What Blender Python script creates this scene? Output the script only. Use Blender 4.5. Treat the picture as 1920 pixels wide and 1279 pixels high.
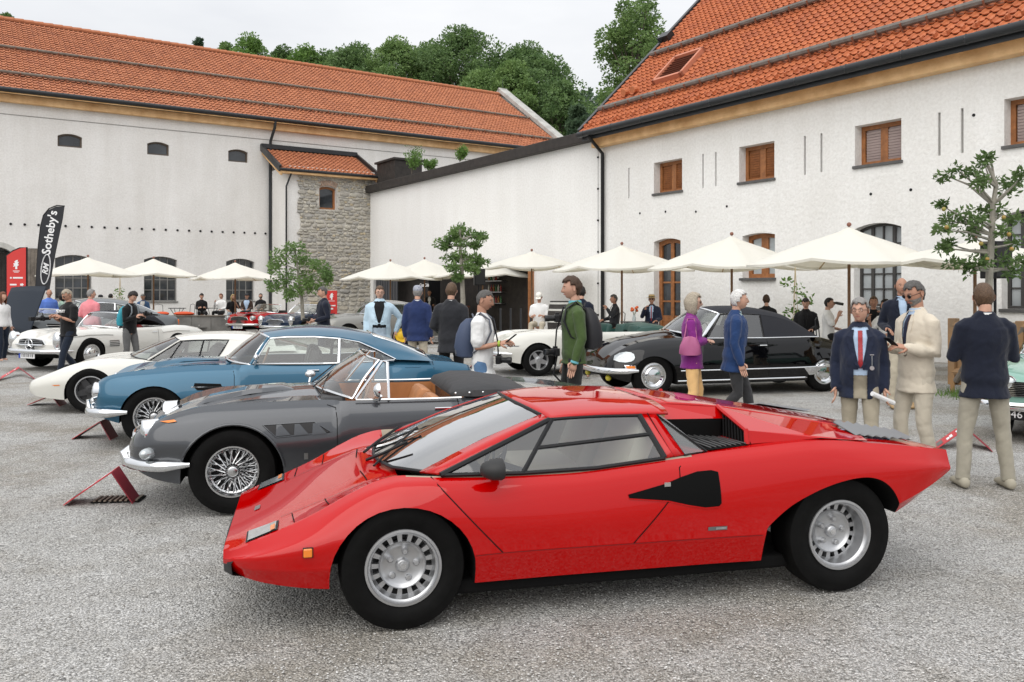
import bpy, bmesh, math, random
import numpy as np
from mathutils import Vector, Matrix, noise as mnoise
from mathutils.bvhtree import BVHTree
R = math.radians
for o in list(bpy.data.objects): bpy.data.objects.remove(o)
scene = bpy.context.scene
COL = scene.collection

# ---------------------------------------------------------------- camera
FPX, CAMH, HZ = 1600.0, 1.69, 546.0          # focal length in photo pixels, eye height, horizon row
cd = bpy.data.cameras.new('camera'); cam = bpy.data.objects.new('camera', cd); COL.objects.link(cam)
cam.location = (0, 0, CAMH); cam.rotation_euler = (R(90), 0, 0)
cd.sensor_width = 36; cd.lens = 36*FPX/1920; cd.shift_y = -(639.5-HZ)/1920
cd.clip_start = .05; cd.clip_end = 3000
scene.camera = cam
# ---------------------------------------------------------------- sky, sun, exposure (bright overcast)
SUN_EL, SUN_AZ = 46, 203                      # azimuth the light comes from, clockwise from +Y
W = bpy.data.worlds.new('World'); scene.world = W; W.use_nodes = True
nt = W.node_tree; nt.nodes.clear()
wo = nt.nodes.new('ShaderNodeOutputWorld'); bg = nt.nodes.new('ShaderNodeBackground')
sky = nt.nodes.new('ShaderNodeTexSky'); sky.sky_type = 'NISHITA'; sky.sun_disc = False
sky.sun_elevation = R(SUN_EL); sky.sun_rotation = R(SUN_AZ); sky.air_density = 1.0; sky.dust_density = 4.0; sky.ozone_density = 1.0
hs = nt.nodes.new('ShaderNodeHueSaturation'); hs.inputs['Saturation'].default_value = .12; hs.inputs['Value'].default_value = 1.0
tc = nt.nodes.new('ShaderNodeTexCoord'); mp = nt.nodes.new('ShaderNodeMapping'); mp.inputs['Scale'].default_value = (1, 1, 3.2)
nz = nt.nodes.new('ShaderNodeTexNoise'); nz.inputs['Scale'].default_value = 2.2; nz.inputs['Detail'].default_value = 5; nz.inputs['Roughness'].default_value = .55
cr = nt.nodes.new('ShaderNodeValToRGB'); cr.color_ramp.elements[0].position = .3; cr.color_ramp.elements[1].position = .72
cr.color_ramp.elements[0].color = (8.0, 8.25, 8.7, 1); cr.color_ramp.elements[1].color = (10.2, 10.3, 10.5, 1)
mx = nt.nodes.new('ShaderNodeMix'); mx.data_type = 'RGBA'; mx.inputs[0].default_value = .9
L_ = nt.links.new
L_(tc.outputs['Generated'], mp.inputs[0]); L_(mp.outputs[0], nz.inputs['Vector']); L_(nz.outputs['Fac'], cr.inputs[0])
L_(sky.outputs[0], hs.inputs['Color']); L_(hs.outputs[0], mx.inputs[6]); L_(cr.outputs[0], mx.inputs[7])
# overcast dome: luminance rises smoothly from horizon to zenith (CIE overcast, softened)
sx = nt.nodes.new('ShaderNodeSeparateXYZ'); L_(tc.outputs['Generated'], sx.inputs[0]); mr = nt.nodes.new('ShaderNodeMapRange'); mr.inputs['From Min'].default_value = 0; mr.inputs['From Max'].default_value = 1; mr.inputs['To Min'].default_value = .72; mr.inputs['To Max'].default_value = 1.5; L_(sx.outputs['Z'], mr.inputs['Value'])
mg = nt.nodes.new('ShaderNodeMix'); mg.data_type = 'RGBA'; mg.blend_type = 'MULTIPLY'; mg.inputs[0].default_value = 1; L_(mx.outputs[2], mg.inputs[6]); L_(mr.outputs[0], mg.inputs[7])
L_(mg.outputs[2], bg.inputs[0]); bg.inputs[1].default_value = .1; L_(bg.outputs[0], wo.inputs[0])
sd = bpy.data.lights.new('sun', 'SUN'); sun = bpy.data.objects.new('sun', sd); COL.objects.link(sun)
sd.energy = 1.5; sd.angle = R(75); sd.color = (1, .96, .9)
_s = Vector((math.sin(R(SUN_AZ))*math.cos(R(SUN_EL)), math.cos(R(SUN_AZ))*math.cos(R(SUN_EL)), math.sin(R(SUN_EL))))
sun.rotation_euler = (-_s).to_track_quat('-Z', 'Y').to_euler(); sun.location = _s*60
vs = scene.view_settings; vs.view_transform = 'Standard'; vs.look = 'None'; vs.gamma = 1; vs.use_curve_mapping = False
vs.exposure = 0.18
scene.render.engine = 'CYCLES'
scene.cycles.max_bounces = 8; scene.cycles.transparent_max_bounces = 16; scene.cycles.glossy_bounces = 4; scene.cycles.diffuse_bounces = 3

# ---------------------------------------------------------------- placing
def at(px, py, Y): return Vector(((px-960)/FPX*Y, Y, CAMH-(py-HZ)/FPX*Y))
def gx(px, Y): return (px-960)/FPX*Y

# ---------------------------------------------------------------- materials
MATS = {}
def _n(nt, t, **k):
    n = nt.nodes.new(t)
    for a, b in k.items(): setattr(n, a, b)
    return n
def mat(name, col, rough=.6, metal=0, coat=0, var=0, vs=6, bump=0, bs=60, spec=.5, vcol=None, emit=0, detail=6, coord='Object', bd=.01, sheen=0, alpha=1):
    if name in MATS: return MATS[name]
    m = bpy.data.materials.new(name); m.use_nodes = True; nt = m.node_tree; p = nt.nodes['Principled BSDF']
    c = tuple(col)+(1,) if len(col) == 3 else col
    p.inputs['Base Color'].default_value = c; p.inputs['Roughness'].default_value = rough; p.inputs['Metallic'].default_value = metal
    p.inputs['Specular IOR Level'].default_value = spec
    if coat: p.inputs['Coat Weight'].default_value = coat; p.inputs['Coat Roughness'].default_value = .025; p.inputs['Coat IOR'].default_value = 1.48
    if sheen: p.inputs['Sheen Weight'].default_value = sheen; p.inputs['Sheen Roughness'].default_value = .5
    if emit: p.inputs['Emission Color'].default_value = c; p.inputs['Emission Strength'].default_value = emit
    t = _n(nt, 'ShaderNodeTexCoord')
    if var or vcol:
        z = _n(nt, 'ShaderNodeTexNoise'); z.inputs['Scale'].default_value = vs; z.inputs['Detail'].default_value = detail; z.inputs['Roughness'].default_value = .6
        nt.links.new(t.outputs[coord], z.inputs['Vector'])
        r = _n(nt, 'ShaderNodeValToRGB'); r.color_ramp.elements[0].position = .3; r.color_ramp.elements[1].position = .7
        a = vcol if vcol else tuple(x*(1-var) for x in col[:3])
        b = col if vcol else tuple(min(1, x*(1+var)) for x in col[:3])
        r.color_ramp.elements[0].color = tuple(a[:3])+(1,); r.color_ramp.elements[1].color = tuple(b[:3])+(1,)
        nt.links.new(z.outputs['Fac'], r.inputs[0]); nt.links.new(r.outputs[0], p.inputs['Base Color'])
    if bump:
        z = _n(nt, 'ShaderNodeTexNoise'); z.inputs['Scale'].default_value = bs; z.inputs['Detail'].default_value = 5
        nt.links.new(t.outputs[coord], z.inputs['Vector'])
        b = _n(nt, 'ShaderNodeBump'); b.inputs['Strength'].default_value = bump; b.inputs['Distance'].default_value = bd
        nt.links.new(z.outputs['Fac'], b.inputs['Height']); nt.links.new(b.outputs[0], p.inputs['Normal'])
    MATS[name] = m
    return m
def paint(name, col, metal=0, rough=.3, flake=0):
    return mat(name, col, rough=rough, metal=metal, coat=1, spec=.0, var=flake, vs=900)
def glass(name, tint=(.75, .8, .78), ior=1.5, dirt=.05, refl=2.4):
    if name in MATS: return MATS[name]
    m = bpy.data.materials.new(name); m.use_nodes = True; nt = m.node_tree; nt.nodes.clear()
    o = _n(nt, 'ShaderNodeOutputMaterial'); tr = _n(nt, 'ShaderNodeBsdfTransparent'); gl = _n(nt, 'ShaderNodeBsdfGlossy'); fr = _n(nt, 'ShaderNodeFresnel')
    df = _n(nt, 'ShaderNodeBsdfDiffuse'); df.inputs[0].default_value = (.55, .56, .56, 1); m1 = _n(nt, 'ShaderNodeMixShader'); m1.inputs[0].default_value = dirt
    mxs = _n(nt, 'ShaderNodeMixShader'); tr.inputs[0].default_value = tint+(1,); gl.inputs['Roughness'].default_value = .015; fr.inputs[0].default_value = ior
    mul = _n(nt, 'ShaderNodeMath', operation='MULTIPLY_ADD'); mul.inputs[1].default_value = refl; mul.inputs[2].default_value = .02; mul.use_clamp = True
    nt.links.new(fr.outputs[0], mul.inputs[0]); nt.links.new(mul.outputs[0], mxs.inputs[0])
    nt.links.new(tr.outputs[0], m1.inputs[1]); nt.links.new(df.outputs[0], m1.inputs[2])
    nt.links.new(m1.outputs[0], mxs.inputs[1]); nt.links.new(gl.outputs[0], mxs.inputs[2]); nt.links.new(mxs.outputs[0], o.inputs[0])
    MATS[name] = m
    return m
CHROME = mat('chrome', (.78, .79, .8), rough=.06, metal=1)
STEEL = mat('brushed_steel', (.55, .56, .57), rough=.28, metal=1, var=.1, vs=40)
ALLOY = mat('silver_alloy', (.50, .505, .515), rough=.33, metal=.85, var=.06, vs=30)
BLACK = mat('black_trim', (.008, .008, .009), rough=.45, spec=.3)
RUBBER = mat('tyre_rubber', (.0045, .0044, .0043), rough=.62, var=.3, vs=14, bump=.05, bs=120, spec=.12)
DARKIN = mat('dark_underside', (.008, .008, .008), rough=.9, spec=.1)
AMBER = mat('amber_lens', (.8, .22, .02), rough=.15, coat=.6)
LENS = mat('lamp_lens', (.42, .45, .46), rough=.14, metal=.45, coat=1, var=.25, vs=22)
GLASS = glass('car_glass', (.82, .87, .84), refl=1.8)
GLASS_D = glass('car_glass_dark', (.82, .86, .85), 1.52, .03, 2.7)
PANE = mat('window_pane', (.035, .04, .045), rough=.06, spec=.8, var=.5, vs=1.2)
PANE_G = mat('grey_window_pane', (.36, .385, .395), rough=.15, spec=.6, var=.25, vs=1.1)
WHITE = mat('white_print', (.82, .82, .82), rough=.6)

# ---------------------------------------------------------------- mesh collecting
class MB:
    def __init__(s): s.v = []; s.f = []; s.m = []
    def add(s, vs, fs, m=0):
        k = len(s.v); s.v += [tuple(v) for v in vs]; s.f += [tuple(i+k for i in f) for f in fs]; s.m += [m]*len(fs); return s
    def box(s, c, d, rz=0, rx=0, ry=0, m=0, taper=1):
        x, y, z = d[0]/2, d[1]/2, d[2]/2
        M = Matrix.Translation(c) @ Matrix.Rotation(rz, 4, 'Z') @ Matrix.Rotation(ry, 4, 'Y') @ Matrix.Rotation(rx, 4, 'X')
        vs = [M @ Vector((a*x*(taper if e > 0 else 1), b*y*(taper if e > 0 else 1), e*z)) for e in (-1, 1) for a, b in ((-1, -1), (1, -1), (1, 1), (-1, 1))]
        return s.add(vs, [(3, 2, 1, 0), (4, 5, 6, 7), (0, 1, 5, 4), (1, 2, 6, 5), (2, 3, 7, 6), (3, 0, 4, 7)], m)
    def quad(s, a, b, c, d, m=0): return s.add([a, b, c, d], [(0, 1, 2, 3)], m)
    def tube(s, pts, r, n=8, m=0, cap=True, flat=1, closed=False):
        pts = [Vector(p) for p in pts]; N = len(pts); rs = r if isinstance(r, (list, tuple)) else [r]*N
        rings = []; up = None
        for i, p in enumerate(pts):
            if closed: d = pts[(i+1) % N]-pts[i-1]
            else: d = pts[min(i+1, N-1)]-pts[max(i-1, 0)]
            if d.length < 1e-9: d = Vector((0, 0, 1))
            d.normalize()
            if up is None:
                up = Vector((0, 0, 1)) if abs(d.z) < .95 else Vector((1, 0, 0))
            a = d.cross(up)
            if a.length < 1e-4: a = d.cross(Vector((.3, 1, .2)))
            a.normalize(); b = a.cross(d); up = b
            rings.append([p+(a*math.cos(t)+b*math.sin(t)*flat)*rs[i] for t in [2*math.pi*k/n for k in range(n)]])
        vs = [q for g in rings for q in g]; fs = []
        for i in range(N if closed else N-1):
            j = (i+1) % N
            for k in range(n): fs.append((i*n+k, i*n+(k+1) % n, j*n+(k+1) % n, j*n+k))
        if cap and not closed: fs += [tuple(range(n))[::-1], tuple((N-1)*n+k for k in range(n))]
        return s.add(vs, fs, m)
    def loft(s, rings, m=0, cap=True, closed=True):
        n = len(rings[0]); vs = [q for g in rings for q in g]; fs = []
        for i in range(len(rings)-1):
            for k in range(n if closed else n-1): fs.append((i*n+k, i*n+(k+1) % n, (i+1)*n+(k+1) % n, (i+1)*n+k))
        if cap: fs += [tuple(range(n))[::-1], tuple((len(rings)-1)*n+k for k in range(n))]
        return s.add(vs, fs, m)
    def lathe(s, prof, n=24, M=None, m=0, close=False):      # prof: (radius, axial) turned about local Y
        M = M or Matrix.Identity(4); vs = []; P = len(prof); fs = []
        for k in range(n):
            t = 2*math.pi*k/n; c, si = math.cos(t), math.sin(t)
            vs += [M @ Vector((r*c, a, r*si)) for r, a in prof]
        for k in range(n):
            j = (k+1) % n
            for i in range(P if close else P-1):
                i2 = (i+1) % P; fs.append((k*P+i, j*P+i, j*P+i2, k*P+i2))
        return s.add(vs, fs, m)
    def prism(s, poly, a, b, M=None, m=0):                   # poly in (u,v); extruded from w=a to w=b; default u=x, v=z, w=y
        M = M or Matrix.Identity(4); n = len(poly)
        vs = [M @ Vector((u, a, v)) for u, v in poly]+[M @ Vector((u, b, v)) for u, v in poly]
        fs = [tuple(range(n)), tuple(range(n, 2*n))[::-1]]+[(i, n+i, n+(i+1) % n, (i+1) % n) for i in range(n)]
        return s.add(vs, fs, m)
    def ball(s, c, r, n=10, m=0):
        rx, ry, rz = r if isinstance(r, (tuple, list)) else (r, r, r); vs = []; fs = []; h = n//2+1
        for i in range(h+1):
            p = math.pi*i/h
            for k in range(n): t = 2*math.pi*k/n; vs.append((c[0]+rx*math.sin(p)*math.cos(t), c[1]+ry*math.sin(p)*math.sin(t), c[2]+rz*math.cos(p)))
        for i in range(h):
            for k in range(n): fs.append((i*n+k, (i+1)*n+k, (i+1)*n+(k+1) % n, i*n+(k+1) % n))
        return s.add(vs, fs, m)
    def mesh(s, name, mats=None):
        me = bpy.data.meshes.new(name); me.from_pydata(s.v, [], s.f)
        for m in (mats if isinstance(mats, (list, tuple)) else [mats] if mats else []): me.materials.append(m)
        if any(s.m): me.polygons.foreach_set('material_index', s.m)
        me.update(); return me
    def build(s, name, mats, parent=None, smooth=False, fix=True, bevel=0):
        me = s.mesh(name, mats)
        if fix or bevel:
            b = bmesh.new(); b.from_mesh(me)
            if fix: bmesh.ops.remove_doubles(b, verts=b.verts, dist=1e-5); bmesh.ops.recalc_face_normals(b, faces=b.faces)
            if bevel: bmesh.ops.bevel(b, geom=[e for e in b.edges if len(e.link_faces) == 2 and e.calc_face_angle(0) > .5], offset=bevel, segments=2, affect='EDGES', profile=.5)
            b.to_mesh(me); b.free()
        return link(name, me, parent, smooth)
def link(name, me, parent=None, smooth=False, sharp=40):
    o = bpy.data.objects.new(name, me); COL.objects.link(o)
    if smooth and me:
        me.polygons.foreach_set('use_smooth', [True]*len(me.polygons))
        if smooth is True: me.set_sharp_from_angle(angle=R(sharp))
    if parent is not None: o.parent = parent
    return o
def tag(o, label=None, cat=None, group=None, kind=None):
    if label: o['label'] = label
    if cat: o['category'] = cat
    if group: o['group'] = group
    if kind: o['kind'] = kind
    return o
def empty(name, loc=(0, 0, 0), rz=0, label=None, cat=None, group=None):
    o = bpy.data.objects.new(name, None); COL.objects.link(o); o.location = loc; o.rotation_euler = (0, 0, rz); o.empty_display_size = .2
    return tag(o, label, cat, group)
def copy_tree(o, parent=None):
    c = o.copy(); COL.objects.link(c); c.parent = parent
    for ch in o.children: copy_tree(ch, c)
    return c
TMP = bpy.data.scenes.new('workbench_tmp')           # scratch scene so that modifiers are evaluated without the big scene
def _dg():
    vl = TMP.view_layers[0]; vl.update(); return vl.depsgraph
def evaluated(me, mods, others=()):
    """mesh after modifiers, given as (type, {settings})"""
    o = bpy.data.objects.new('t', me); TMP.collection.objects.link(o)
    for t, k in mods:
        m = o.modifiers.new(t, t)
        for a, b in k.items(): setattr(m, a, b)
    dg = _dg(); r = bpy.data.meshes.new_from_object(o.evaluated_get(dg), depsgraph=dg)
    bpy.data.objects.remove(o); return r
def boolean(me, cutter, solver='EXACT'):
    c = bpy.data.objects.new('c', cutter); TMP.collection.objects.link(c)
    r = evaluated(me, [('BOOLEAN', dict(object=c, operation='DIFFERENCE', solver=solver))])
    bpy.data.objects.remove(c); return r
def text(name, body, size, mtx, material, parent=None, depth=.002, bold=0, shear=0, align='CENTER', spacing=1):
    cu = bpy.data.curves.new('t', 'FONT'); cu.body = body; cu.size = size; cu.extrude = depth; cu.align_x = align; cu.align_y = 'CENTER'; cu.offset = bold; cu.shear = shear; cu.resolution_u = 3; cu.space_character = spacing
    o = bpy.data.objects.new('t', cu); TMP.collection.objects.link(o); dg = _dg()
    me = bpy.data.meshes.new_from_object(o.evaluated_get(dg)); bpy.data.objects.remove(o)
    me.transform(mtx); me.materials.clear(); me.materials.append(material); return link(name, me, parent)
def pchip(knots):
    """monotone cubic through (x,v) knots -> function"""
    k = sorted(knots); xs = [a for a, _ in k]; ys = [b for _, b in k]; n = len(xs)
    if n == 1: return lambda x: ys[0]
    h = [xs[i+1]-xs[i] for i in range(n-1)]; d = [(ys[i+1]-ys[i])/h[i] for i in range(n-1)]; m = [0]*n
    for i in range(1, n-1):
        if d[i-1]*d[i] > 0: w1, w2 = 2*h[i]+h[i-1], h[i]+2*h[i-1]; m[i] = (w1+w2)/(w1/d[i-1]+w2/d[i])
    m[0] = d[0]; m[-1] = d[-1]
    if n > 2:
        m[0] = ((2*h[0]+h[1])*d[0]-h[0]*d[1])/(h[0]+h[1]); m[0] = 0 if m[0]*d[0] <= 0 else m[0]
        m[-1] = ((2*h[-1]+h[-2])*d[-1]-h[-1]*d[-2])/(h[-1]+h[-2]); m[-1] = 0 if m[-1]*d[-1] <= 0 else m[-1]
    def f(x):
        if x <= xs[0]: return ys[0]
        if x >= xs[-1]: return ys[-1]
        i = max(j for j in range(n-1) if xs[j] <= x); t = (x-xs[i])/h[i]
        return (2*t**3-3*t*t+1)*ys[i]+(t**3-2*t*t+t)*h[i]*m[i]+(-2*t**3+3*t*t)*ys[i+1]+(t**3-t*t)*h[i]*m[i+1]
    return f

# ================================================================ GROUND
def gravel_mat():
    m = bpy.data.materials.new('gravel'); m.use_nodes = True; nt = m.node_tree; p = nt.nodes['Principled BSDF']; p.inputs['Roughness'].default_value = .95; p.inputs['Specular IOR Level'].default_value = .15
    t = _n(nt, 'ShaderNodeTexCoord'); L = nt.links.new
    def vor(scale, feat='F1'):
        v = _n(nt, 'ShaderNodeTexVoronoi', feature=feat); v.inputs['Scale'].default_value = scale; L(t.outputs['Object'], v.inputs['Vector']); return v
    def noi(scale, d=5, r=.6):
        v = _n(nt, 'ShaderNodeTexNoise'); v.inputs['Scale'].default_value = scale; v.inputs['Detail'].default_value = d; v.inputs['Roughness'].default_value = r; L(t.outputs['Object'], v.inputs['Vector']); return v
    def ramp(src, a, b, ca, cb):
        r = _n(nt, 'ShaderNodeValToRGB'); e = r.color_ramp.elements; e[0].position = a; e[1].position = b; e[0].color = ca+(1,); e[1].color = cb+(1,); L(src, r.inputs[0]); return r
    def mul(a, b, f=1.0, bt='MULTIPLY'):
        x = _n(nt, 'ShaderNodeMix', data_type='RGBA', blend_type=bt); x.inputs[0].default_value = f; L(a, x.inputs[6]); L(b, x.inputs[7]); return x.outputs[2]
    v1 = vor(84); sp = _n(nt, 'ShaderNodeSeparateColor'); L(v1.outputs['Color'], sp.inputs[0])
    stone = ramp(sp.outputs[0], .0, 1.0, (.145, .144, .142), (.84, .835, .82))          # each pebble its own grey
    v2 = vor(190); sp2 = _n(nt, 'ShaderNodeSeparateColor'); L(v2.outputs['Color'], sp2.inputs[0])
    grit = ramp(sp2.outputs[1], 0, 1, (.21, .208, .204), (.76, .755, .74))
    mixf = ramp(noi(7, 3).outputs['Fac'], .4, .6, (.25,)*3, (.8,)*3)
    x = _n(nt, 'ShaderNodeMix', data_type='RGBA'); L(mixf.outputs[0], x.inputs[0]); L(stone.outputs[0], x.inputs[6]); L(grit.outputs[0], x.inputs[7])
    gap = ramp(v1.outputs['Distance'], .25, .75, (1, 1, 1), (.58, .57, .55))
    c = mul(x.outputs[2], gap.outputs[0])
    damp = ramp(noi(.55, 6, .62).outputs['Fac'], .40, .55, (.80, .76, .70), (1.06, 1.06, 1.06)); c = mul(c, damp.outputs[0])
    med = ramp(noi(3.2, 5, .65).outputs['Fac'], .33, .68, (.86, .85, .83), (1.06, 1.06, 1.06)); c = mul(c, med.outputs[0])
    L(c, p.inputs['Base Color'])
    b1 = _n(nt, 'ShaderNodeBump'); b1.inputs['Strength'].default_value = .9; b1.inputs['Distance'].default_value = .012; b1.invert = True; L(v1.outputs['Distance'], b1.inputs['Height'])
    b2 = _n(nt, 'ShaderNodeBump'); b2.inputs['Strength'].default_value = .6; b2.inputs['Distance'].default_value = .02; L(noi(22, 4).outputs['Fac'], b2.inputs['Height']); L(b1.outputs[0], b2.inputs['Normal'])
    L(b2.outputs[0], p.inputs['Normal']); return m
GRAVEL = gravel_mat()
g = MB(); N = 90; xs = [(-1+2*i/N) for i in range(N+1)]
ext = lambda u: math.copysign(abs(u)**2.2, u)*420
for j in range(N+1):
    for i in range(N+1):
        X, Y = ext(xs[i]), ext(xs[j])+12
        z = -.012*(mnoise.noise((X*.5, Y*.5, 0))+.5) if abs(X) < 40 else 0
        g.v.append((X, Y, z))
g.f = [(j*(N+1)+i, j*(N+1)+i+1, (j+1)*(N+1)+i+1, (j+1)*(N+1)+i) for j in range(N) for i in range(N)]; g.m = [0]*len(g.f)
tag(g.build('ground', GRAVEL, smooth=True, fix=False), 'pale grey gravel courtyard under the cars', 'ground', kind='structure')
# loose pebbles on the nearest gravel
PEB = [mat('pebble_%d' % i, c, rough=.9, var=.2, vs=80) for i, c in enumerate([(.5, .49, .47), (.4, .385, .36), (.26, .245, .225), (.6, .59, .57)])]
rnd = random.Random(3); pb = MB()
ico = [(0, 0, 1), (.9, 0, .1), (0, .9, .1), (-.9, 0, .1), (0, -.9, .1), (0, 0, -.6)]
icf = [(0, 1, 2), (0, 2, 3), (0, 3, 4), (0, 4, 1), (5, 2, 1), (5, 3, 2), (5, 4, 3), (5, 1, 4)]
for k in range(26000):
    Y = 2.9+5.2*rnd.random()**1.5; X = rnd.uniform(-.64, .64)*Y; s_ = rnd.uniform(.0025, .0075); a = rnd.random()*6.28; c, si = math.cos(a)*s_, math.sin(a)*s_; st = rnd.uniform(.7, 1.4)
    pb.add([(X+c*p[0]*st-si*p[1], Y+si*p[0]*st+c*p[1], -.004+s_*.7*(p[2]+.3)) for p in ico], icf, rnd.choice((0, 0, 1, 1, 2, 3)))
tag(pb.build('loose_pebbles', PEB, fix=False), 'loose pebbles scattered over the near gravel', 'pebbles', kind='stuff')

# ================================================================ WALL MATERIALS
def stucco(name, col, dark, scale=9, strength=.5, dist=.03, streak=.12):
    m = bpy.data.materials.new(name); m.use_nodes = True; nt = m.node_tree; p = nt.nodes['Principled BSDF']; p.inputs['Roughness'].default_value = .92; p.inputs['Specular IOR Level'].default_value = .15
    L = nt.links.new; t = _n(nt, 'ShaderNodeTexCoord')
    def noi(scale, d=6, sc=(1, 1, 1)):
        mp = _n(nt, 'ShaderNodeMapping'); mp.inputs['Scale'].default_value = sc; L(t.outputs['Object'], mp.inputs[0])
        v = _n(nt, 'ShaderNodeTexNoise'); v.inputs['Scale'].default_value = scale; v.inputs['Detail'].default_value = d; v.inputs['Roughness'].default_value = .62; L(mp.outputs[0], v.inputs['Vector']); return v.outputs['Fac']
    def ramp(src, a, b, ca, cb):
        r = _n(nt, 'ShaderNodeValToRGB'); e = r.color_ramp.elements; e[0].position = a; e[1].position = b; e[0].color = tuple(ca)+(1,); e[1].color = tuple(cb)+(1,); L(src, r.inputs[0]); return r.outputs[0]
    def mul(a, b, f):
        x = _n(nt, 'ShaderNodeMix', data_type='RGBA', blend_type='MULTIPLY'); x.inputs[0].default_value = f; L(a, x.inputs[6]); L(b, x.inputs[7]); return x.outputs[2]
    c = ramp(noi(.35, 8), .32, .66, dark, col)
    c = mul(c, ramp(noi(1.4, 6, (1, 1, .12)), .38, .62, (1-streak*1.4, 1-streak*1.5, 1-streak*1.7), (1, 1, 1)), 1)
    c = mul(c, ramp(noi(14, 5), .3, .6, (.86, .85, .84), (1, 1, 1)), .8)
    L(c, p.inputs['Base Color'])
    v = _n(nt, 'ShaderNodeTexNoise'); v.inputs['Scale'].default_value = scale; v.inputs['Detail'].default_value = 4; v.inputs['Roughness'].default_value = .55; v.inputs['Distortion'].default_value = .25; L(t.outputs['Object'], v.inputs['Vector'])
    b = _n(nt, 'ShaderNodeBump'); b.inputs['Strength'].default_value = strength; b.inputs['Distance'].default_value = dist; L(v.outputs['Fac'], b.inputs['Height']); L(b.outputs[0], p.inputs['Normal']); return m
ST_L = stucco('aged_stucco', (.82, .81, .79), (.73, .715, .69), 6, .4, .04, .045)
ST_R = stucco('white_stucco', (.87, .865, .845), (.82, .81, .785), 7, .5, .035, .04)
ST_M = stucco('smooth_white_render', (.87, .865, .845), (.83, .82, .80), 8, .22, .025, .025)
TILE = mat('clay_tile', (.50, .135, .055), rough=.75, var=.22, vs=2.3, bump=.12, bs=40, detail=9)
TILES = [mat('clay_tile_%d' % i, c, rough=.72, var=.12, vs=5, bump=.1, bs=40) for i, c in enumerate([(.47, .14, .052), (.44, .13, .05), (.50, .155, .06), (.41, .12, .05)])]
TILES_L = [mat('old_clay_tile_%d' % i, c, rough=.82, var=.14, vs=5) for i, c in enumerate([(.44, .165, .078), (.41, .152, .072), (.475, .185, .092), (.38, .14, .07)])]
WOOD_B = mat('larch_beam', (.80, .53, .27), rough=.65, var=.3, vs=2.0, vcol=(.55, .31, .13))
WOOD_F = mat('window_wood', (.31, .12, .038), rough=.5, var=.3, vs=8)
WOOD_P = mat('pole_wood', (.20, .105, .05), rough=.5, var=.2, vs=9)
WOOD_G = mat('weathered_wood', (.17, .145, .12), rough=.85, var=.35, vs=4)
WOOD_D = mat('dark_boards', (.028, .023, .02), rough=.7, var=.4, vs=5)
GUTTER = mat('anthracite_metal', (.035, .037, .04), rough=.4, metal=.5, var=.15, vs=3)
CONC = mat('grey_concrete', (.20, .195, .185), rough=.9, var=.3, vs=1.6, bump=.2, bs=20)
STONE = [mat('tower_stone_%d' % i, c, rough=.93, var=.22, vs=7, bump=.6, bs=13, bd=.04) for i, c in enumerate([(.44, .41, .35), (.40, .375, .33), (.49, .45, .37), (.36, .345, .315), (.50, .47, .40), (.47, .40, .28)])]
MORTAR = mat('mortar', (.50, .475, .43), rough=.95, var=.25, vs=5, bump=.5, bs=18, bd=.04)

# ================================================================ WALL FRAMES
class Wall:                                   # local x along the wall, y into the building, z up
    def __init__(s, ox, oy, ang): s.o = Vector((ox, oy, 0)); s.a = ang; s.u = Vector((math.cos(ang), math.sin(ang), 0)); s.n = Vector((-math.sin(ang), math.cos(ang), 0))
    def at(s, px, py, d=0):                   # photo pixel -> (x, z) on the plane d metres in front of the wall
        r = Vector(((px-960)/FPX, 1, 0)); o = s.o-s.n*d; t = o.dot(s.n)/r.dot(s.n); q = r*t
        return (q-s.o).dot(s.u), CAMH-(py-HZ)/FPX*t
    def w(s, x, y, z): return s.o+s.u*x+s.n*y+Vector((0, 0, z))
LWALL = Wall(-14.7, 42, math.atan2(.554, .832))
RWALL = Wall(-7.32, 43.86, math.atan2(-.834, .552))
def arch_poly(x0, x1, z0, z1, rise, n=7):
    p = [(x0, z0), (x1, z0)]
    if rise <= 0: return p+[(x1, z1), (x0, z1)]
    w = x1-x0
    return p+[(x1-w*i/n, z1-rise+rise*math.sin(math.pi*(i/n)*.999+.0005) if False else z1-rise*(2*i/n-1)**2) for i in range(n+1)]
def opening(W, px0, px1, pyt, pyb):           # photo rectangle -> x0,x1,z0,z1 (taken at the middle of the opening)
    x0 = W.at(px0, 500)[0]; x1 = W.at(px1, 500)[0]; pm = (px0+px1)/2
    return x0, x1, W.at(pm, pyb)[1], W.at(pm, pyt)[1]
def wall_with_holes(name, outline, thick, holes, m, parent, y0=0):
    b = MB().prism(outline, y0, y0+thick); me = b.mesh(name, m)
    bm = bmesh.new(); bm.from_mesh(me); bmesh.ops.recalc_face_normals(bm, faces=bm.faces); bm.to_mesh(me); bm.free()
    if holes:
        c = MB()
        for poly, dep in holes: c.prism(poly, y0-.6, y0+dep)
        cm = c.mesh('c', m); bm = bmesh.new(); bm.from_mesh(cm); bmesh.ops.recalc_face_normals(bm, faces=bm.faces); bm.to_mesh(cm); bm.free()
        me = boolean(me, cm)
    return link(name, me, parent)
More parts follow.
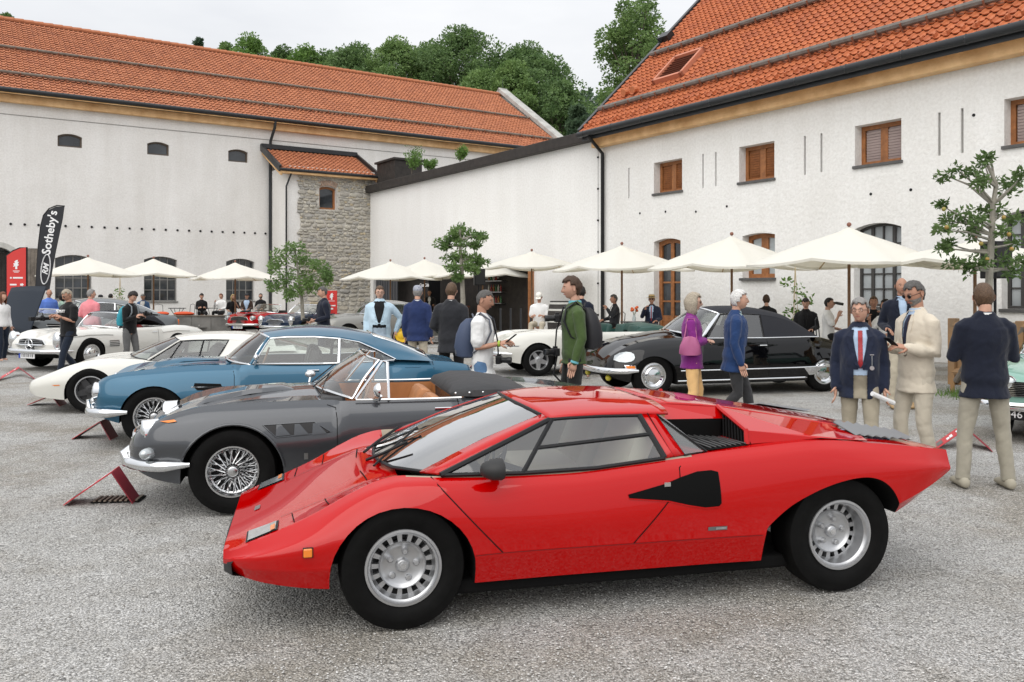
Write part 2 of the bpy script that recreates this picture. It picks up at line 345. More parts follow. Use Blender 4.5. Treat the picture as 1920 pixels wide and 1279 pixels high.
def window(parent, x0, x1, z0, z1, y, cols=1, rows=1, rise=0, fm=None, pm=None, fw=.07, bar=.03, louvre=None, mull=None, name='window', sill=None, sm=None, so=.12):
    """frame outline + bars as one window part, panes and sill as its sub-parts; y = depth of the frame behind the wall face"""
    b = MB(); P = arch_poly(x0, x1, z0, z1, rise); Q = arch_poly(x0+fw, x1-fw, z0+fw, z1-fw, rise*.9); n = len(P)
    for i in range(n):
        j = (i+1) % n
        a, c, d, e = P[i], P[j], Q[j], Q[i]
        b.add([(a[0], y, a[1]), (c[0], y, c[1]), (d[0], y, d[1]), (e[0], y, e[1]), (a[0], y+.07, a[1]), (c[0], y+.07, c[1]), (d[0], y+.07, d[1]), (e[0], y+.07, e[1])],
              [(0, 1, 2, 3), (7, 6, 5, 4), (0, 4, 5, 1), (2, 6, 7, 3)])
    cw = (x1-x0-2*fw)/cols
    zt = lambda x: z1-fw-rise*.9*((x-(x0+x1)/2)/((x1-x0)/2))**2-.004
    for i in range(1, cols):
        xx = x0+fw+cw*i; w = bar*(2.6 if mull and i in mull else 1); b.box((xx, y+.03, (z0+fw+zt(xx))/2), (w, .05, zt(xx)-z0-fw))
    rh = (z1-z0-2*fw-rise*.5)/rows
    for j in range(1, rows): b.box(((x0+x1)/2, y+.034, z0+fw+rh*j), (x1-x0-2*fw, .04, bar))
    o = b.build(name, fm, parent, fix=False)
    for i in range(cols):
        for j in range(rows):
            xa, xb = x0+fw+cw*i+bar*.2, x0+fw+cw*(i+1)-bar*.2; za = z0+fw+rh*j; top = j == rows-1
            if top: poly = [(xa, za), (xb, za)]+[(xb+(xa-xb)*k/4, zt(xb+(xa-xb)*k/4)) for k in range(5)]
            else: poly = [(xa, za), (xb, za), (xb, za+rh), (xa, za+rh)]
            q = MB()
            q.prism(poly, y+.05, y+.06); q.build('pane', pm, o, fix=False)
            if louvre:
                q = MB(); k = 0; zz = za+.03
                while zz < zt((xa+xb)/2)-.03:
                    q.box(((xa+xb)/2, y+.036, zz), (xb-xa-.015, .022, .05), rx=.35); zz += .065
                q.build('shutter_slats', louvre, o, fix=False)
    if sill: MB().box(((x0+x1)/2, -so/2+y*.35, z0-.035), (x1-x0+.08, y*.7+so, .07)).build('sill', sm, o, fix=False, bevel=.006)
    return o

# ================================================================ LEFT BUILDING
LB = empty('long_barn', LWALL.o, LWALL.a, 'long white barn with red tiled roof on the left', 'building')
t0, tG = -13.0, 21.9; zw = 10.35
wins = []
small = [(108, 154, 251, 276), (276, 317, 266, 291), (428, 465, 280, 304)]
big = [(103, 172, 478, 561), (270, 332, 481, 565), (424, 477, 485, 564)]
S_ = [opening(LWALL, *w) for w in small]; B_ = [opening(LWALL, *w) for w in big]
gate = opening(LWALL, -60, 49, 463, 640)
gate = (gate[0], gate[1], 0, gate[3])
holes = [(arch_poly(*s, .12), .35) for s in S_]+[(arch_poly(*s, .16), .35) for s in B_]+[(arch_poly(gate[0], gate[1], -.1, gate[3], .9, 12), 1.2)]
wall_with_holes('wall', [(t0, -.3), (tG, -.3), (tG, zw), (t0, zw)], 1.4, holes, ST_L, LB)
for s in S_: window(LB, *s, .14, 1, 1, .12, mat('old_frame', (.10, .075, .055), rough=.7), PANE, .07)
for s in B_: window(LB, *s, .2, 4, 4, .16, mat('iron_frame', (.20, .195, .185), rough=.6), PANE, .05, .04, sill=True, sm=CONC, so=.06)
ga = MB()                                      # stone trim of the arched gateway, dark boarded doors inside it
ap = arch_poly(gate[0], gate[1], -.1, gate[3], .9, 12); aq = arch_poly(gate[0]-.2, gate[1]+.2, -.1, gate[3]+.22, .95, 12)
for i in range(1, len(ap)-1): ga.prism([ap[i], ap[i+1], aq[i+1], aq[i]], -.05, .2)
ga.build('gateway_trim', mat('pale_stone', (.5, .49, .46), rough=.9, var=.15), LB)
for k in range(14):
    w = (gate[1]-gate[0])/14; MB().box((gate[0]+w*(k+.5), .5, 1.7), (w-.012, .06, 3.4)).build('board', WOOD_D, LB, fix=False)
# grey shutter leaf standing open beside the gateway
xa = LWALL.at(50, 500)[0]; xb = LWALL.at(77, 500)[0]; zt_ = LWALL.at(60, 466)[1]
for k in range(4):
    w = (xb-xa)/4; MB().box((xa+w*(k+.5), -.12, zt_/2), (w-.01, .08, zt_)).build('shutter_board', WOOD_G, LB, fix=False)
# thin cable line, dotted tie anchors
xl = LWALL.at(0, 213); xr = LWALL.at(1000, 311)
MB().tube([(t0, -.02, xl[1]), (tG, -.02, xr[1])], .012, 5).build('cable', mat('grey_cable', (.25, .24, .23)), LB)
for k in range(26):
    x = LWALL.at(20, 420)[0]+(LWALL.at(478, 437)[0]-LWALL.at(20, 420)[0])*k/20
    if x < LWALL.at(503, 430)[0]:
        b = MB().lathe([(0, -.03), (.055, -.03), (.055, .02)], 8, Matrix.Translation((x, 0, LWALL.at(20, 420)[1]))); b.build('tie_anchor', BLACK, LB)
# roof of real tiles -------------------------------------------------
def tile_mesh(w, l, lift=.05):
    """one interlocking tile: flat pan with a raised roll, nose down; u across, v up the slope"""
    prof = [(0, .0), (.10, .045), (.26, .052), (.38, .008), (.64, 0), (.98, .004)]
    vs = []
    for v, dz in ((0, lift), (l*1.06, 0)):
        vs += [(p*w, v, h+dz) for p, h in prof]
    n = len(prof); fs = [(i, i+1, n+i+1, n+i) for i in range(n-1)]
    k = len(vs); vs += [(p*w, 0.004, h+lift-.028) for p, h in prof]; fs += [(k+i, k+i+1, i+1, i) for i in range(n-1)]
    return vs, fs
def tiled_slope(parent, x0, x1, y_e, z_e, y_r, z_r, tw, tl, mats, singles=None, name='roof', skip=None, seed=1):
    """slope from eave (y_e,z_e) to ridge (y_r,z_r); returns roof part"""
    sl = Vector((0, y_r-y_e, z_r-z_e)); Ls = sl.length; sl.normalize(); nn = Vector((1, 0, 0)).cross(sl)
    rf = MB().prism([(x0, 0), (x1, 0), (x1, -.12), (x0, -.12)], 0, Ls-.02, Matrix(((1, 0, 0, 0), (0, sl.y, nn.y, y_e), (0, sl.z, nn.z, z_e), (0, 0, 0, 1)))).build(name, mat('roof_battens', (.2, .08, .04), rough=.9), parent)
    M0 = Matrix(((1, 0, 0, 0), (0, sl.y, nn.y, y_e), (0, sl.z, nn.z, z_e), (0, 0, 0, 1)))
    rows = int(Ls/tl); cols = int((x1-x0)/tw); rd = random.Random(seed); big = MB(); vs, fs = tile_mesh(tw, tl); lst = []
    for r in range(rows):
        for c in range(cols):
            X = x0+c*tw; V = r*tl-.06
            if skip and skip(X+tw/2, V+tl/2): continue
            lst.append((X, V, rd.choice((0, 0, 1, 2, 3)), rd.uniform(-.004, .006)))
    near = set()
    if singles:
        key = lambda q: (parent.matrix_basis @ (M0 @ Vector((q[0], q[1], 0)))).y if singles(q[0], q[1]) else 1e9
        near = set(sorted((i for i in range(len(lst)) if key(lst[i]) < 1e8), key=lambda i: key(lst[i]))[:300])
        meshes = []
        for k in range(4):
            me = bpy.data.meshes.new('tile'); me.from_pydata([(a, b, c) for a, b, c in vs], [], fs); me.materials.append(mats[k]); meshes.append(me)
        for i in near:
            X, V, k, dz = lst[i]; o = link('tile', meshes[k], rf); o.matrix_local = M0 @ Matrix.Translation((X, V, dz+.003))
    for i, (X, V, k, dz) in enumerate(lst):
        if i in near: continue
        big.add([M0 @ Vector((a+X, b+V, c+dz+.003)) for a, b, c in vs], fs, k)
    o = big.build('roof_tiles', mats, rf, fix=False); o['kind'] = 'stuff'
    return rf, M0, Ls
def snow_guard(parent, M0, x0, x1, v, step, r=.07, m=None):
    b = MB().tube([M0 @ Vector((x0, v, .17)), M0 @ Vector((x1, v, .17))], r, 8, m=0); b.build('snow_guard_log', m or WOOD_G, parent, smooth=True)
    x = x0+.3; me = MB().box((0, 0, 0), (.035, .2, .26), rx=.6).mesh('snow_guard_bracket', mat('bracket_metal', (.23, .09, .05), rough=.6))
    while x < x1:
        link('snow_guard_bracket', me, parent).location = M0 @ Vector((x, v-.02, .1)); x += step
ye, ze = -.55, 10.42; yr, zr = 7.86, 15.62
rf, M0, Ls = tiled_slope(LB, t0, tG-.15, ye, ze, yr, zr, .225, .335, TILES_L)
snow_guard(rf, M0, t0, tG-.3, Ls*.16, .9); snow_guard(rf, M0, t0, tG-.3, Ls*.52, .9)
b = MB()
for k in range(78): x = t0+k*.45; b.tube([(x, yr-.02, zr+.06), (x+.46, yr-.02, zr+.075)], [.12, .135], 8)
b.build('ridge_tiles', TILES_L[0], rf, smooth=True)
MB().prism([(t0, 0), (tG-.1, 0), (tG-.1, -.12), (t0, -.12)], 0, 9.6, Matrix(((1, 0, 0, 0), (0, .826, .56, yr), (0, -.56, .826, zr-.05), (0, 0, 0, 1)))).build('roof_back', TILES_L[1], LB)
gt = MB().tube([(t0, ye-.08, ze-.06), (tG-.1, ye-.08, ze-.06)], .1, 10); gt.build('gutter', GUTTER, LB, smooth=True)
MB().box(((t0+tG)/2, ye+.06, ze-.13), (tG-t0, .03, .2)).build('fascia', GUTTER, LB)
# larch soffit, wall beam and rafter ends
MB().box(((t0+tG)/2, -.15, zw-.25), (tG-t0, .28, .42)).build('wall_beam', WOOD_B, LB, bevel=.02)
MB().box(((t0+tG)/2, -.33, zw+.06), (tG-t0, .72, .04), rx=.6).build('soffit', WOOD_B, LB)
# gable parapet with concrete coping and lightning rod
gp = [(-.9, 10.0), (yr, zr-.1), (yr+8, 10.0), (yr+8, 0), (-.02, 0), (-.02, 9.6)]
Mg = Matrix(((0, 1, 0, 0), (1, 0, 0, 0), (0, 0, 1, 0), (0, 0, 0, 1)))
MB().prism(gp, tG-.05, tG+.5, Mg).build('gable_wall', ST_L, LB)
for (a, c) in (((-1.15, 10.12), (yr+.12, zr+.42)), ((yr-.1, zr+.42), (yr+8, 10.3))):
    d = Vector((0, c[0]-a[0], c[1]-a[1])); MB().box((tG+.2, (a[0]+c[0])/2, (a[1]+c[1])/2), (.7, d.length, .26), rx=math.atan2(d.z, d.y)).build('coping', mat('coping_concrete', (.42, .415, .39), rough=.9, var=.25, vs=2), LB, bevel=.02)
MB().tube([(tG+.2, yr, zr+.4), (tG+.2, yr, zr+1.2)], .02, 5).build('lightning_rod', GUTTER, LB)
# downpipe with swan neck
xp = LWALL.at(505, 300)[0]
MB().tube([(xp+.12, ye-.05, ze-.12), (xp+.1, ye-.02, ze-.45), (xp, -.2, ze-1.1), (xp, -.14, ze-1.5), (xp, -.14, 6), (xp, -.14, .3)], .075, 8).build('downpipe', GUTTER, LB, smooth=True)

# ================================================================ STONE TOWER between the two wings
TW = empty('stair_tower', LWALL.w(2.87, -2.55, 0), LWALL.a, 'narrow stair tower with rubble stone front and small tiled roof', 'tower')
tw, td, th = 4.29, 2.55, 7.55
wh = [0]*4; twf = Wall(TW.location.x, TW.location.y, LWALL.a)
wn = opening(twf, 598, 630, 350, 393)
wall_with_holes('wall', [(0, -.3), (tw+1.2, -.3), (tw+1.2, th+.25), (0, th+.25)], td+.2, [(arch_poly(*wn, .1), .4)], ST_L, TW)
window(TW, *wn, .16, 1, 1, .1, WOOD_F, PANE, .1, sill=True, sm=CONC, so=.04)
# rubble facing: irregular stones, each its own piece
fx0 = twf.at(563, 400)[0]; fx1 = tw+.15; b = MB().prism([(fx0, -.2), (fx1, -.2), (fx1, th-.1), (fx0, th-.1)], -.04, -.002)
mo = wall_with_holes('mortar_bed', [(fx0, -.2), (fx1, -.2), (fx1, th-.12), (fx0, th-.12)], .044, [(arch_poly(*wn, .1), .1)], MORTAR, TW, y0=-.045)
rnd = random.Random(11); SM = []
for k in range(14):
    n = 7; ph = rnd.random()*6; ring = []
    for i in range(n):
        a = 2*math.pi*i/n+rnd.uniform(-.25, .25); e = .56
        cx, cz = math.copysign(abs(math.cos(a))**e, math.cos(a)), math.copysign(abs(math.sin(a))**e, math.sin(a)); ring.append((cx*.5*rnd.uniform(.86, 1.02), cz*.5*rnd.uniform(.84, 1.02)))
    me = bpy.data.meshes.new('stone'); vs = [(x, .03, z) for x, z in ring]+[(x*.96, -.028, z*.96) for x, z in ring]+[(x*.8, -.036-rnd.uniform(0, .02), z*.76) for x, z in ring]
    fs = [(i, (i+1) % n, n+(i+1) % n, n+i) for i in range(n)]+[(n+i, n+(i+1) % n, 2*n+(i+1) % n, 2*n+i) for i in range(n)]+[tuple(2*n+i for i in range(n))]
    me.from_pydata(vs, [], fs); me.materials.append(STONE[rnd.choice((0, 0, 1, 1, 2, 3, 3, 4, 5))]); me.polygons.foreach_set('use_smooth', [True]*len(fs)); SM.append(me)
z = 2.2; cnt = 0; low = MB()
stones = []
z = .0
while z < th-.16:
    h = rnd.choice((.08, .11, .14, .18, .23)); x = fx0-rnd.uniform(0, .2)
    while x < fx1-.05:
        w = h*rnd.uniform(.9, 2.9)
        if x+w > fx1: w = fx1-x
        stones.append((x+w/2, z+h/2, w, h)); x += w
    z += h
stones = [s for s in stones if not (wn[0]-.06 < s[0] < wn[1]+.06 and wn[2]-.05 < s[1] < wn[3]+.05)]
vis = sorted(stones, key=lambda s: -(s[2]*s[3]) if s[1] > 1.3 else 1)
far = MB()
for i, (x, zz, w, h) in enumerate(vis):
    k = rnd.randrange(14); jz = rnd.uniform(-.04, .04)
    if i < 300:
        o = link('stone', SM[k], TW); o.location = (x, -.045, zz+jz); o.scale = (w*1.0, rnd.uniform(.8, 1.3), h*1.02); o.rotation_euler = (0, rnd.uniform(-.16, .16), 0)
    else:
        far.add([(x+v.co.x*w, -.045+v.co.y, zz+jz+v.co.z*h) for v in SM[k].vertices], [tuple(p.vertices) for p in SM[k].polygons], rnd.randrange(6))
o = far.build('small_stones', STONE, TW, fix=False); o['kind'] = 'stuff'
# brick relieving arch over the window
for k in range(9):
    u = (k-4)/4; cx = (wn[0]+wn[1])/2
    MB().box((cx+u*.42, -.05, wn[3]+.17-.1*u*u), (.085, .1, .26), ry=u*.5).build('arch_brick', mat('arch_brick', (.33, .235, .18), rough=.9, var=.3, vs=6), TW, fix=False)
# lean-to tiled roof
ry0, rz0, ry1, rz1 = -.35, th+.02, td-.02, 8.95
tr, Mt, Lt = tiled_slope(TW, -.5, tw+.35, ry0, rz0, ry1, rz1, .225, .30, TILES_L, seed=5)
MB().tube([(-.55, ry0-.07, rz0-.03), (tw+.4, ry0-.07, rz0-.03)], .075, 8).build('gutter', GUTTER, TW, smooth=True)
MB().box(((tw)/2, ry0+.12, rz0-.14), (tw+.9, .34, .12)).build('soffit_board', WOOD_B, TW)
for xx in (-.5, tw+.35):
    MB().box((xx, (ry0+ry1)/2, (rz0+rz1)/2+.03), (.12, Lt+.1, .3), rx=math.atan2(rz1-rz0, ry1-ry0)).build('verge_flashing', GUTTER, TW)
    MB().box((xx+(.08 if xx < 0 else -.08), (ry0+ry1)/2, (rz0+rz1)/2-.2), (.1, Lt, .22), rx=math.atan2(rz1-rz0, ry1-ry0)).build('verge_board', WOOD_B, TW)
MB().box((tw/2-.1, td-.1, rz1+.1), (tw+.9, .25, .22)).build('wall_flashing', GUTTER, TW)
MB().tube([(.08, ry0-.02, rz0-.1), (-.1, -.08, rz0-.8), (-.1, -.08, .2)], .045, 7).build('downpipe', GUTTER, TW, smooth=True)

# ================================================================ MIDDLE WALL + RIGHT BUILDING (one plane)
MW = empty('courtyard_wall', RWALL.o, RWALL.a, 'plain white wall with black coping linking tower and right building', 'wall')
wR = RWALL.at(1133, 500)[0]; ztop = 6.72
bar = opening(RWALL, 700, 1001, 505, 700); bar = (bar[0], bar[1], 0, 2.75)
wall_with_holes('wall', [(-.1, -.3), (wR-.03, -.3), (wR-.03, ztop), (-.1, ztop)], .6, [([(bar[0], -.2), (bar[1], -.2), (bar[1], bar[3]), (bar[0], bar[3])], .59)], ST_M, MW)
MB().box((wR/2-.2, .2, ztop+.17), (wR+.3, .95, .36)).build('coping', WOOD_D, MW, bevel=.02)
MB().tube([(wR-.3, -.02, .2), (wR-.3, -.02, 6.4)], .008, 5).build('lightning_cable', STEEL, MW)
for k in range(6): MB().box((wR-.3, -.02, .9+k*1.05), (.05, .05, .06)).build('cable_clip', BLACK, MW, fix=False)
RB = empty('white_house', RWALL.o, RWALL.a, 'white stuccoed house with steep orange tiled roof on the right', 'building')
wE = 36.5; zR = 6.75
W1 = [opening(RWALL, a, b_, c, d) for a, b_, c, d in ((1226, 1279, 301, 360), (1386, 1452, 270, 338), (1603, 1690, 229, 306), (1883, 1975, 178, 268))]
D1 = opening(RWALL, 1226, 1276, 447, 640); D1 = (D1[0], D1[1], .1, D1[3])
LW_ = opening(RWALL, 1392, 1453, 437, 521); BW = [opening(RWALL, 1601, 1690, 418, 575), opening(RWALL, 1878, 1985, 392, 580)]
holes = [(arch_poly(*w, 0), .45) for w in W1]+[(arch_poly(*D1, .09), .45), (arch_poly(*LW_, .06), .45)]+[(arch_poly(*w, .12), .5) for w in BW]
slits = [(1179, 315, 372), (1318, 289, 353), (1342, 285, 349), (1509, 255, 328), (1540, 250, 323), (1761, 211, 292), (1804, 203, 287)]
for px, a, c in slits:
    x, zt1 = RWALL.at(px, a); _, zb1 = RWALL.at(px, c); holes.append((arch_poly(x-.03, x+.03, zb1, zt1, 0), .25))
wall_with_holes('wall', [(wR, -.3), (wE, -.3), (wE, zR), (wR, zR)], .8, holes, ST_R, RB)
MB().prism([(0, -.3), (10, -.3), (10, zR), (0, zR)], wR+.02, wR+.5, Matrix(((0, 1, 0, 0), (1, 0, 0, .8), (0, 0, 1, 0), (0, 0, 0, 1)))).build('end_wall', ST_R, RB)
SILL = mat('dark_sill', (.09, .088, .085), rough=.6, var=.2)
for i, w in enumerate(W1): window(RB, *w, .26, 2, 1, 0, WOOD_F, mat('blind_pane', (.33, .25, .23), rough=.2, spec=.7, var=.2) if i > 1 else mat('inner_shutter', (.30, .11, .03), rough=.5, var=.2), .1, .07, louvre=(mat('shutter_wood', (.28, .10, .03), rough=.5, var=.25, vs=9) if i < 2 else mat('pale_blind', (.42, .33, .31), rough=.5)), mull=[1], sill=True, sm=SILL, so=.06)
do = window(RB, *D1, .22, 2, 5, .09, WOOD_F, PANE, .13, .05, name='door', mull=[1])
MB().box(((D1[0]+D1[1])/2, .28, .55), (D1[1]-D1[0]-.2, .06, .8)).build('door_panel', WOOD_F, do); MB().box((D1[1]-.14, .17, 1.25), (.03, .05, .22)).build('door_handle', STEEL, do)
window(RB, *LW_, .26, 2, 1, .06, WOOD_F, mat('pale_blind_pane', (.42, .46, .47), rough=.15, spec=.7, var=.12), .11, .09, mull=[1], sill=True, sm=SILL, so=.1)
for w in BW: window(RB, *w, .24, 4, 5, .12, mat('steel_frame', (.045, .042, .04), rough=.5), PANE_G, .06, .03, mull=[1, 3], sill=True, sm=SILL, so=.05)
for px, py in ((1200, 400), (1248, 397), (1305, 397), (1363, 387), (1633, 364), (1708, 356), (1826, 216)):
    x, zz = RWALL.at(px, py); MB().lathe([(0, -.012), (.035, -.012), (.035, .02)], 8, Matrix.Translation((x, 0, zz))).build('tie_anchor', BLACK, RB)
rye, rze, ryr, rzr = -.62, 6.92, 9.5, 16.6
vent = (RWALL.at(1282, 140)[0]+1.7, )
def not_skylight(x, v): return 20.35 < x < 21.65 and 1.95 < v < 3.3
rr, Mr, Lr = tiled_slope(RB, wR-.45, wE, rye, rze, ryr, rzr, .21, .25, TILES, singles=lambda x, v: x < 33.2 and v < 5.6, skip=not_skylight, seed=7)
SGL = mat('grey_log', (.17, .155, .14), rough=.8, var=.25, vs=5)
snow_guard(rr, Mr, wR-.3, wE, 1.05, .62, .085, SGL); snow_guard(rr, Mr, wR-.2, wE, 4.15, .62, .085, SGL)
x = wR-.4; me = MB().box((0, 0, 0), (.05, .12, .1), rx=.6).mesh('snow_stop', TILES[1])
while x < wE: link('snow_stop', me, rr).location = Mr @ Vector((x, .28, .08)); x += .3
# louvred roof vent
b = MB()
for (x, v, dx, dv) in ((20.4, 2.62, .1, 1.4), (21.6, 2.62, .1, 1.4), (21.0, 1.97, 1.3, .1), (21.0, 3.27, 1.3, .1)):
    b.add([Mr @ Vector((x+sx*dx/2, v+sv*dv/2, h)) for h in (0, .2) for sx, sv in ((-1, -1), (1, -1), (1, 1), (-1, 1))], [(3, 2, 1, 0), (4, 5, 6, 7), (0, 1, 5, 4), (1, 2, 6, 5), (2, 3, 7, 6), (3, 0, 4, 7)])
vf = b.build('roof_vent', mat('vent_frame', (.52, .19, .11), rough=.6), rr)
MB().quad(*[Mr @ Vector(q) for q in ((20.4, 1.97, .02), (21.6, 1.97, .02), (21.6, 3.27, .02), (20.4, 3.27, .02))]).build('vent_back', DARKIN, vf)
for k in range(8):
    v = 2.1+k*.145; MB().add([Mr @ Vector((20.45, v, .16)), Mr @ Vector((21.55, v, .16)), Mr @ Vector((21.55, v+.1, .06)), Mr @ Vector((20.45, v+.1, .06)), Mr @ Vector((20.45, v, .14)), Mr @ Vector((21.55, v, .14)), Mr @ Vector((21.55, v+.1, .04)), Mr @ Vector((20.45, v+.1, .04))], [(0, 1, 2, 3), (4, 7, 6, 5), (0, 4, 5, 1), (2, 6, 7, 3)]).build('vent_slat', mat('vent_slat', (.30, .13, .09), rough=.6), vf, fix=False)
for x in (19.3, 19.75):
    MB().tube([Mr @ Vector((x, 1.75, .02)), Mr @ Vector((x, 1.75, .16)), Mr @ Vector((x, 1.6, .24))], [.1, .1, .12], 8).build('vent_cowl', TILES[2], rr, smooth=True)
MB().tube([(wR-.5, rye-.07, rze-.07), (wE, rye-.07, rze-.07)], .105, 12).build('gutter', GUTTER, RB, smooth=True)
b = MB(); x = wR-.2
while x < wE: b.lathe([(.108, -.02), (.118, 0), (.108, .02)], 12, Matrix.Translation((x, rye-.07, rze-.07)) @ Matrix.Rotation(R(90), 4, 'Z')); x += 1.4
b.build('gutter_brackets', GUTTER, RB)
MB().box(((wR+wE)/2, rye+.05, rze-.14), (wE-wR+.9, .03, .26)).build('fascia', GUTTER, RB)
MB().box(((wR+wE)/2-.1, -.16, zR-.13), (wE-wR+.4, .32, .38)).build('eaves_beam', WOOD_B, RB, bevel=.03)
MB().box(((wR+wE)/2-.1, -.36, zR+.1), (wE-wR+.6, .5, .05), rx=.7).build('soffit', WOOD_B, RB)
# verge: dark metal strip up the left edge with a step
d = Vector((0, ryr-rye, rzr-rze)); an = math.atan2(d.z, d.y)
for a, c, h in ((0, .36, .2), (.36, 1.0, .26)):
    MB().box((wR-.5, rye+d.y*(a+c)/2, rze+d.z*(a+c)/2+.04), (.16, d.length*(c-a), h), rx=an).build('verge_flashing', GUTTER, RB)
MB().box((wR-.35, rye+d.y*.37, rze+d.z*.37+.16), (.5, .35, .3), rx=an).build('verge_box', GUTTER, RB)
MB().tube([(wR+.06, rye-.1, rze-.2), (wR+.03, -.1, rze-.7), (wR+.03, -.1, .2)], .06, 8).build('downpipe', BLACK, RB, smooth=True)
# dark planter box behind the wall next to the tower, shrubs on the terrace roof
UT = empty('roof_terrace_box', RWALL.w(.7, 1.0, 0), RWALL.a, 'dark boarded box on top of the white wall by the tower', 'box')
for k in range(7): MB().box((-.2+k*.3, 0, 7.5), (.285, 1.5, 1.35)).build('board', WOOD_D, UT, fix=False)
MB().box((.7, 0, 8.22), (2.3, 1.7, .1)).build('cover', WOOD_D, UT)

# ================================================================ CARS: shared builder
# car frame: x forward, y to the car's left, z up, origin on the ground midway between the axles
def section(pts, corner, n=5, rad=.012):
    """smooth curve through section points; indices in corner stay (slightly rounded) corners"""
    pts = [Vector(p) for p in pts]; out = []; N = len(pts)
    seg = [i for i in range(N) if i == 0 or i == N-1 or i in corner]
    def cr(p0, p1, p2, p3, t): return .5*((2*p1)+(p2-p0)*t+(2*p0-5*p1+4*p2-p3)*t*t+(3*p1-p0-3*p2+p3)*t**3)
    for a, b in zip(seg[:-1], seg[1:]):
        for i in range(a, b):
            p1, p2 = pts[i], pts[i+1]; p0 = pts[i-1] if i > a else p1-(p2-p1) if i not in corner and i == 0 else 2*p1-p2
            p3 = pts[i+2] if i+1 < b else 2*p2-p1
            L = (p2-p1).length
            ts = [k/n for k in range(n)]
            if i in corner and L > 1e-6: ts = [0, min(.3, rad/L)]+[k/n for k in range(1, n)]
            if i+1 in corner and L > 1e-6: ts = [t for t in ts if t < 1-min(.3, rad/L)-.01]+[1-min(.3, rad/L)]
            for t in ts: out.append(cr(p0, p1, p2, p3, t))
    out.append(pts[-1].copy())
    return out
class Car:
    def __init__(s, name, label, px, Y, yaw, xf, yl, group=None, cat='car'):
        """px,Y: photo column and depth of the point (xf, yl) of the car; yaw: turn of the car axis against the picture plane"""
        a = R(yaw); f = Vector((-math.cos(a), -math.sin(a), 0)); l = Vector((math.sin(a), -math.cos(a), 0))
        o = Vector((gx(px, Y), Y, 0))-xf*f-yl*l
        s.root = empty(name, o, a+math.pi, label, cat, group); s.f, s.l, s.o = f, l, o
    def world(s, p): return s.o+s.f*p[0]+s.l*p[1]+Vector((0, 0, p[2]))
    def body(s, curves, stations, corner, m, arches, interior=None, n=4, name='body', cut=None, sub=3, imat=None, floor=True, under=None, keep=False):
        """curves: list of (ycurve, zcurve) knots for each section line from centre top to bottom"""
        fn = [(pchip(y) if isinstance(y, list) else (lambda v: (lambda x: v))(y), pchip(z)) for y, z in curves]
        st = []
        for a, b in zip(stations[:-1], stations[1:]):
            st += [a+(b-a)*k/sub for k in range(sub)]
        st.append(stations[-1])
        rings = []; idx = None
        mb = MB(); lens = None
        for x in st:
            h = section([(0, fy(x), fz(x)) for fy, fz in fn], corner, n)
            rings.append([Vector((x, p.y, p.z)) for p in h])
        M = min(len(r) for r in rings); Mx = max(len(r) for r in rings)
        if M != Mx:                                    # corners can drop a sample: resample uniformly by index
            rings = [[r[min(len(r)-1, round(k*(len(r)-1)/(M-1)))] for k in range(M)] for r in rings]
        full = []
        for r in rings: full.append(r+[Vector((p.x, -p.y, p.z)) for p in r[::-1] if abs(p.y) > 1e-6])
        if abs(rings[0][0].y) < 1e-6:
            full = [r+[Vector((p.x, -p.y, p.z)) for p in r[-2:0:-1]] for r in rings]
        k = len(full[0]); vs = [p for r in full for p in r]; fs = []; fm = []
        per = (M-1)/(len(curves)-1)
        for j in range(len(full)-1):
            for i in range(k):
                fs.append((j*k+i, j*k+(i+1) % k, (j+1)*k+(i+1) % k, (j+1)*k+i))
                line = (i if i < M-1 else k-1-i)/per; xm = (st[j]+st[j+1])/2; mi = 0
                if interior and interior(xm, line): mi = 1
                if under and line > under: mi = 2
                fm.append(mi)
        half = M-1
        for base, inv in ((0, False), ((len(full)-1)*k, True)):
            for i in range(half):
                q = [base+i, base+i+1, base+(k-i-1) % k, base+(k-i) % k]
                q2 = [];  [q2.append(v) for v in q if v not in q2]
                if len(q2) > 2: fs.append(tuple(q2[::-1] if inv else q2)); fm.append(0)
        mb.v = [tuple(v) for v in vs]; mb.f = fs; mb.m = fm
        me = mb.mesh(name, [m, imat or BLACK, DARKIN])
        bm = bmesh.new(); bm.from_mesh(me); bmesh.ops.remove_doubles(bm, verts=bm.verts, dist=1e-5); bmesh.ops.recalc_face_normals(bm, faces=bm.faces); bm.to_mesh(me); bm.free()
        bm = bmesh.new(); bm.from_mesh(me); s.bvh = BVHTree.FromBMesh(bm); bm.free()
        c = MB()
        for poly, yin in arches:
            c.prism(poly, yin, 1.3); c.prism(poly, -1.3, -yin)
        for poly, a, b in (cut or []): c.prism(poly, a, b)
        if c.f:
            cm = c.mesh('c', [DARKIN]); bm = bmesh.new(); bm.from_mesh(cm); bmesh.ops.recalc_face_normals(bm, faces=bm.faces); bm.to_mesh(cm); bm.free()
            me2 = boolean(me, cm)
            me = me2
            # faces made by the cutter get the dark wheel-well material
            for p in me.polygons:
                cc = p.center
                hit = s.bvh.find_nearest(cc)
                if hit[3] is not None and hit[3] > .012 and abs(cc.y) < 1.2: p.material_index = 2
        return link(name, me, s.root, smooth=True, sharp=28)
    def side(s, x, z, sgn=1, off=.002):
        o = Vector((x, sgn*2, z)); h = s.bvh.ray_cast(o, Vector((0, -sgn, 0)))
        if h[0] is None:
            h = s.bvh.find_nearest(Vector((x, sgn*.9, z)))
        n = h[1] if h[1].y*sgn > 0 else -h[1]
        return h[0]+n*off
    def top(s, x, y, off=.002):
        h = s.bvh.ray_cast(Vector((x, y, 3)), Vector((0, 0, -1)))
        if h[0] is None: h = s.bvh.find_nearest(Vector((x, y, 1)))
        n = h[1] if h[1].z > 0 else -h[1]
        return h[0]+n*off
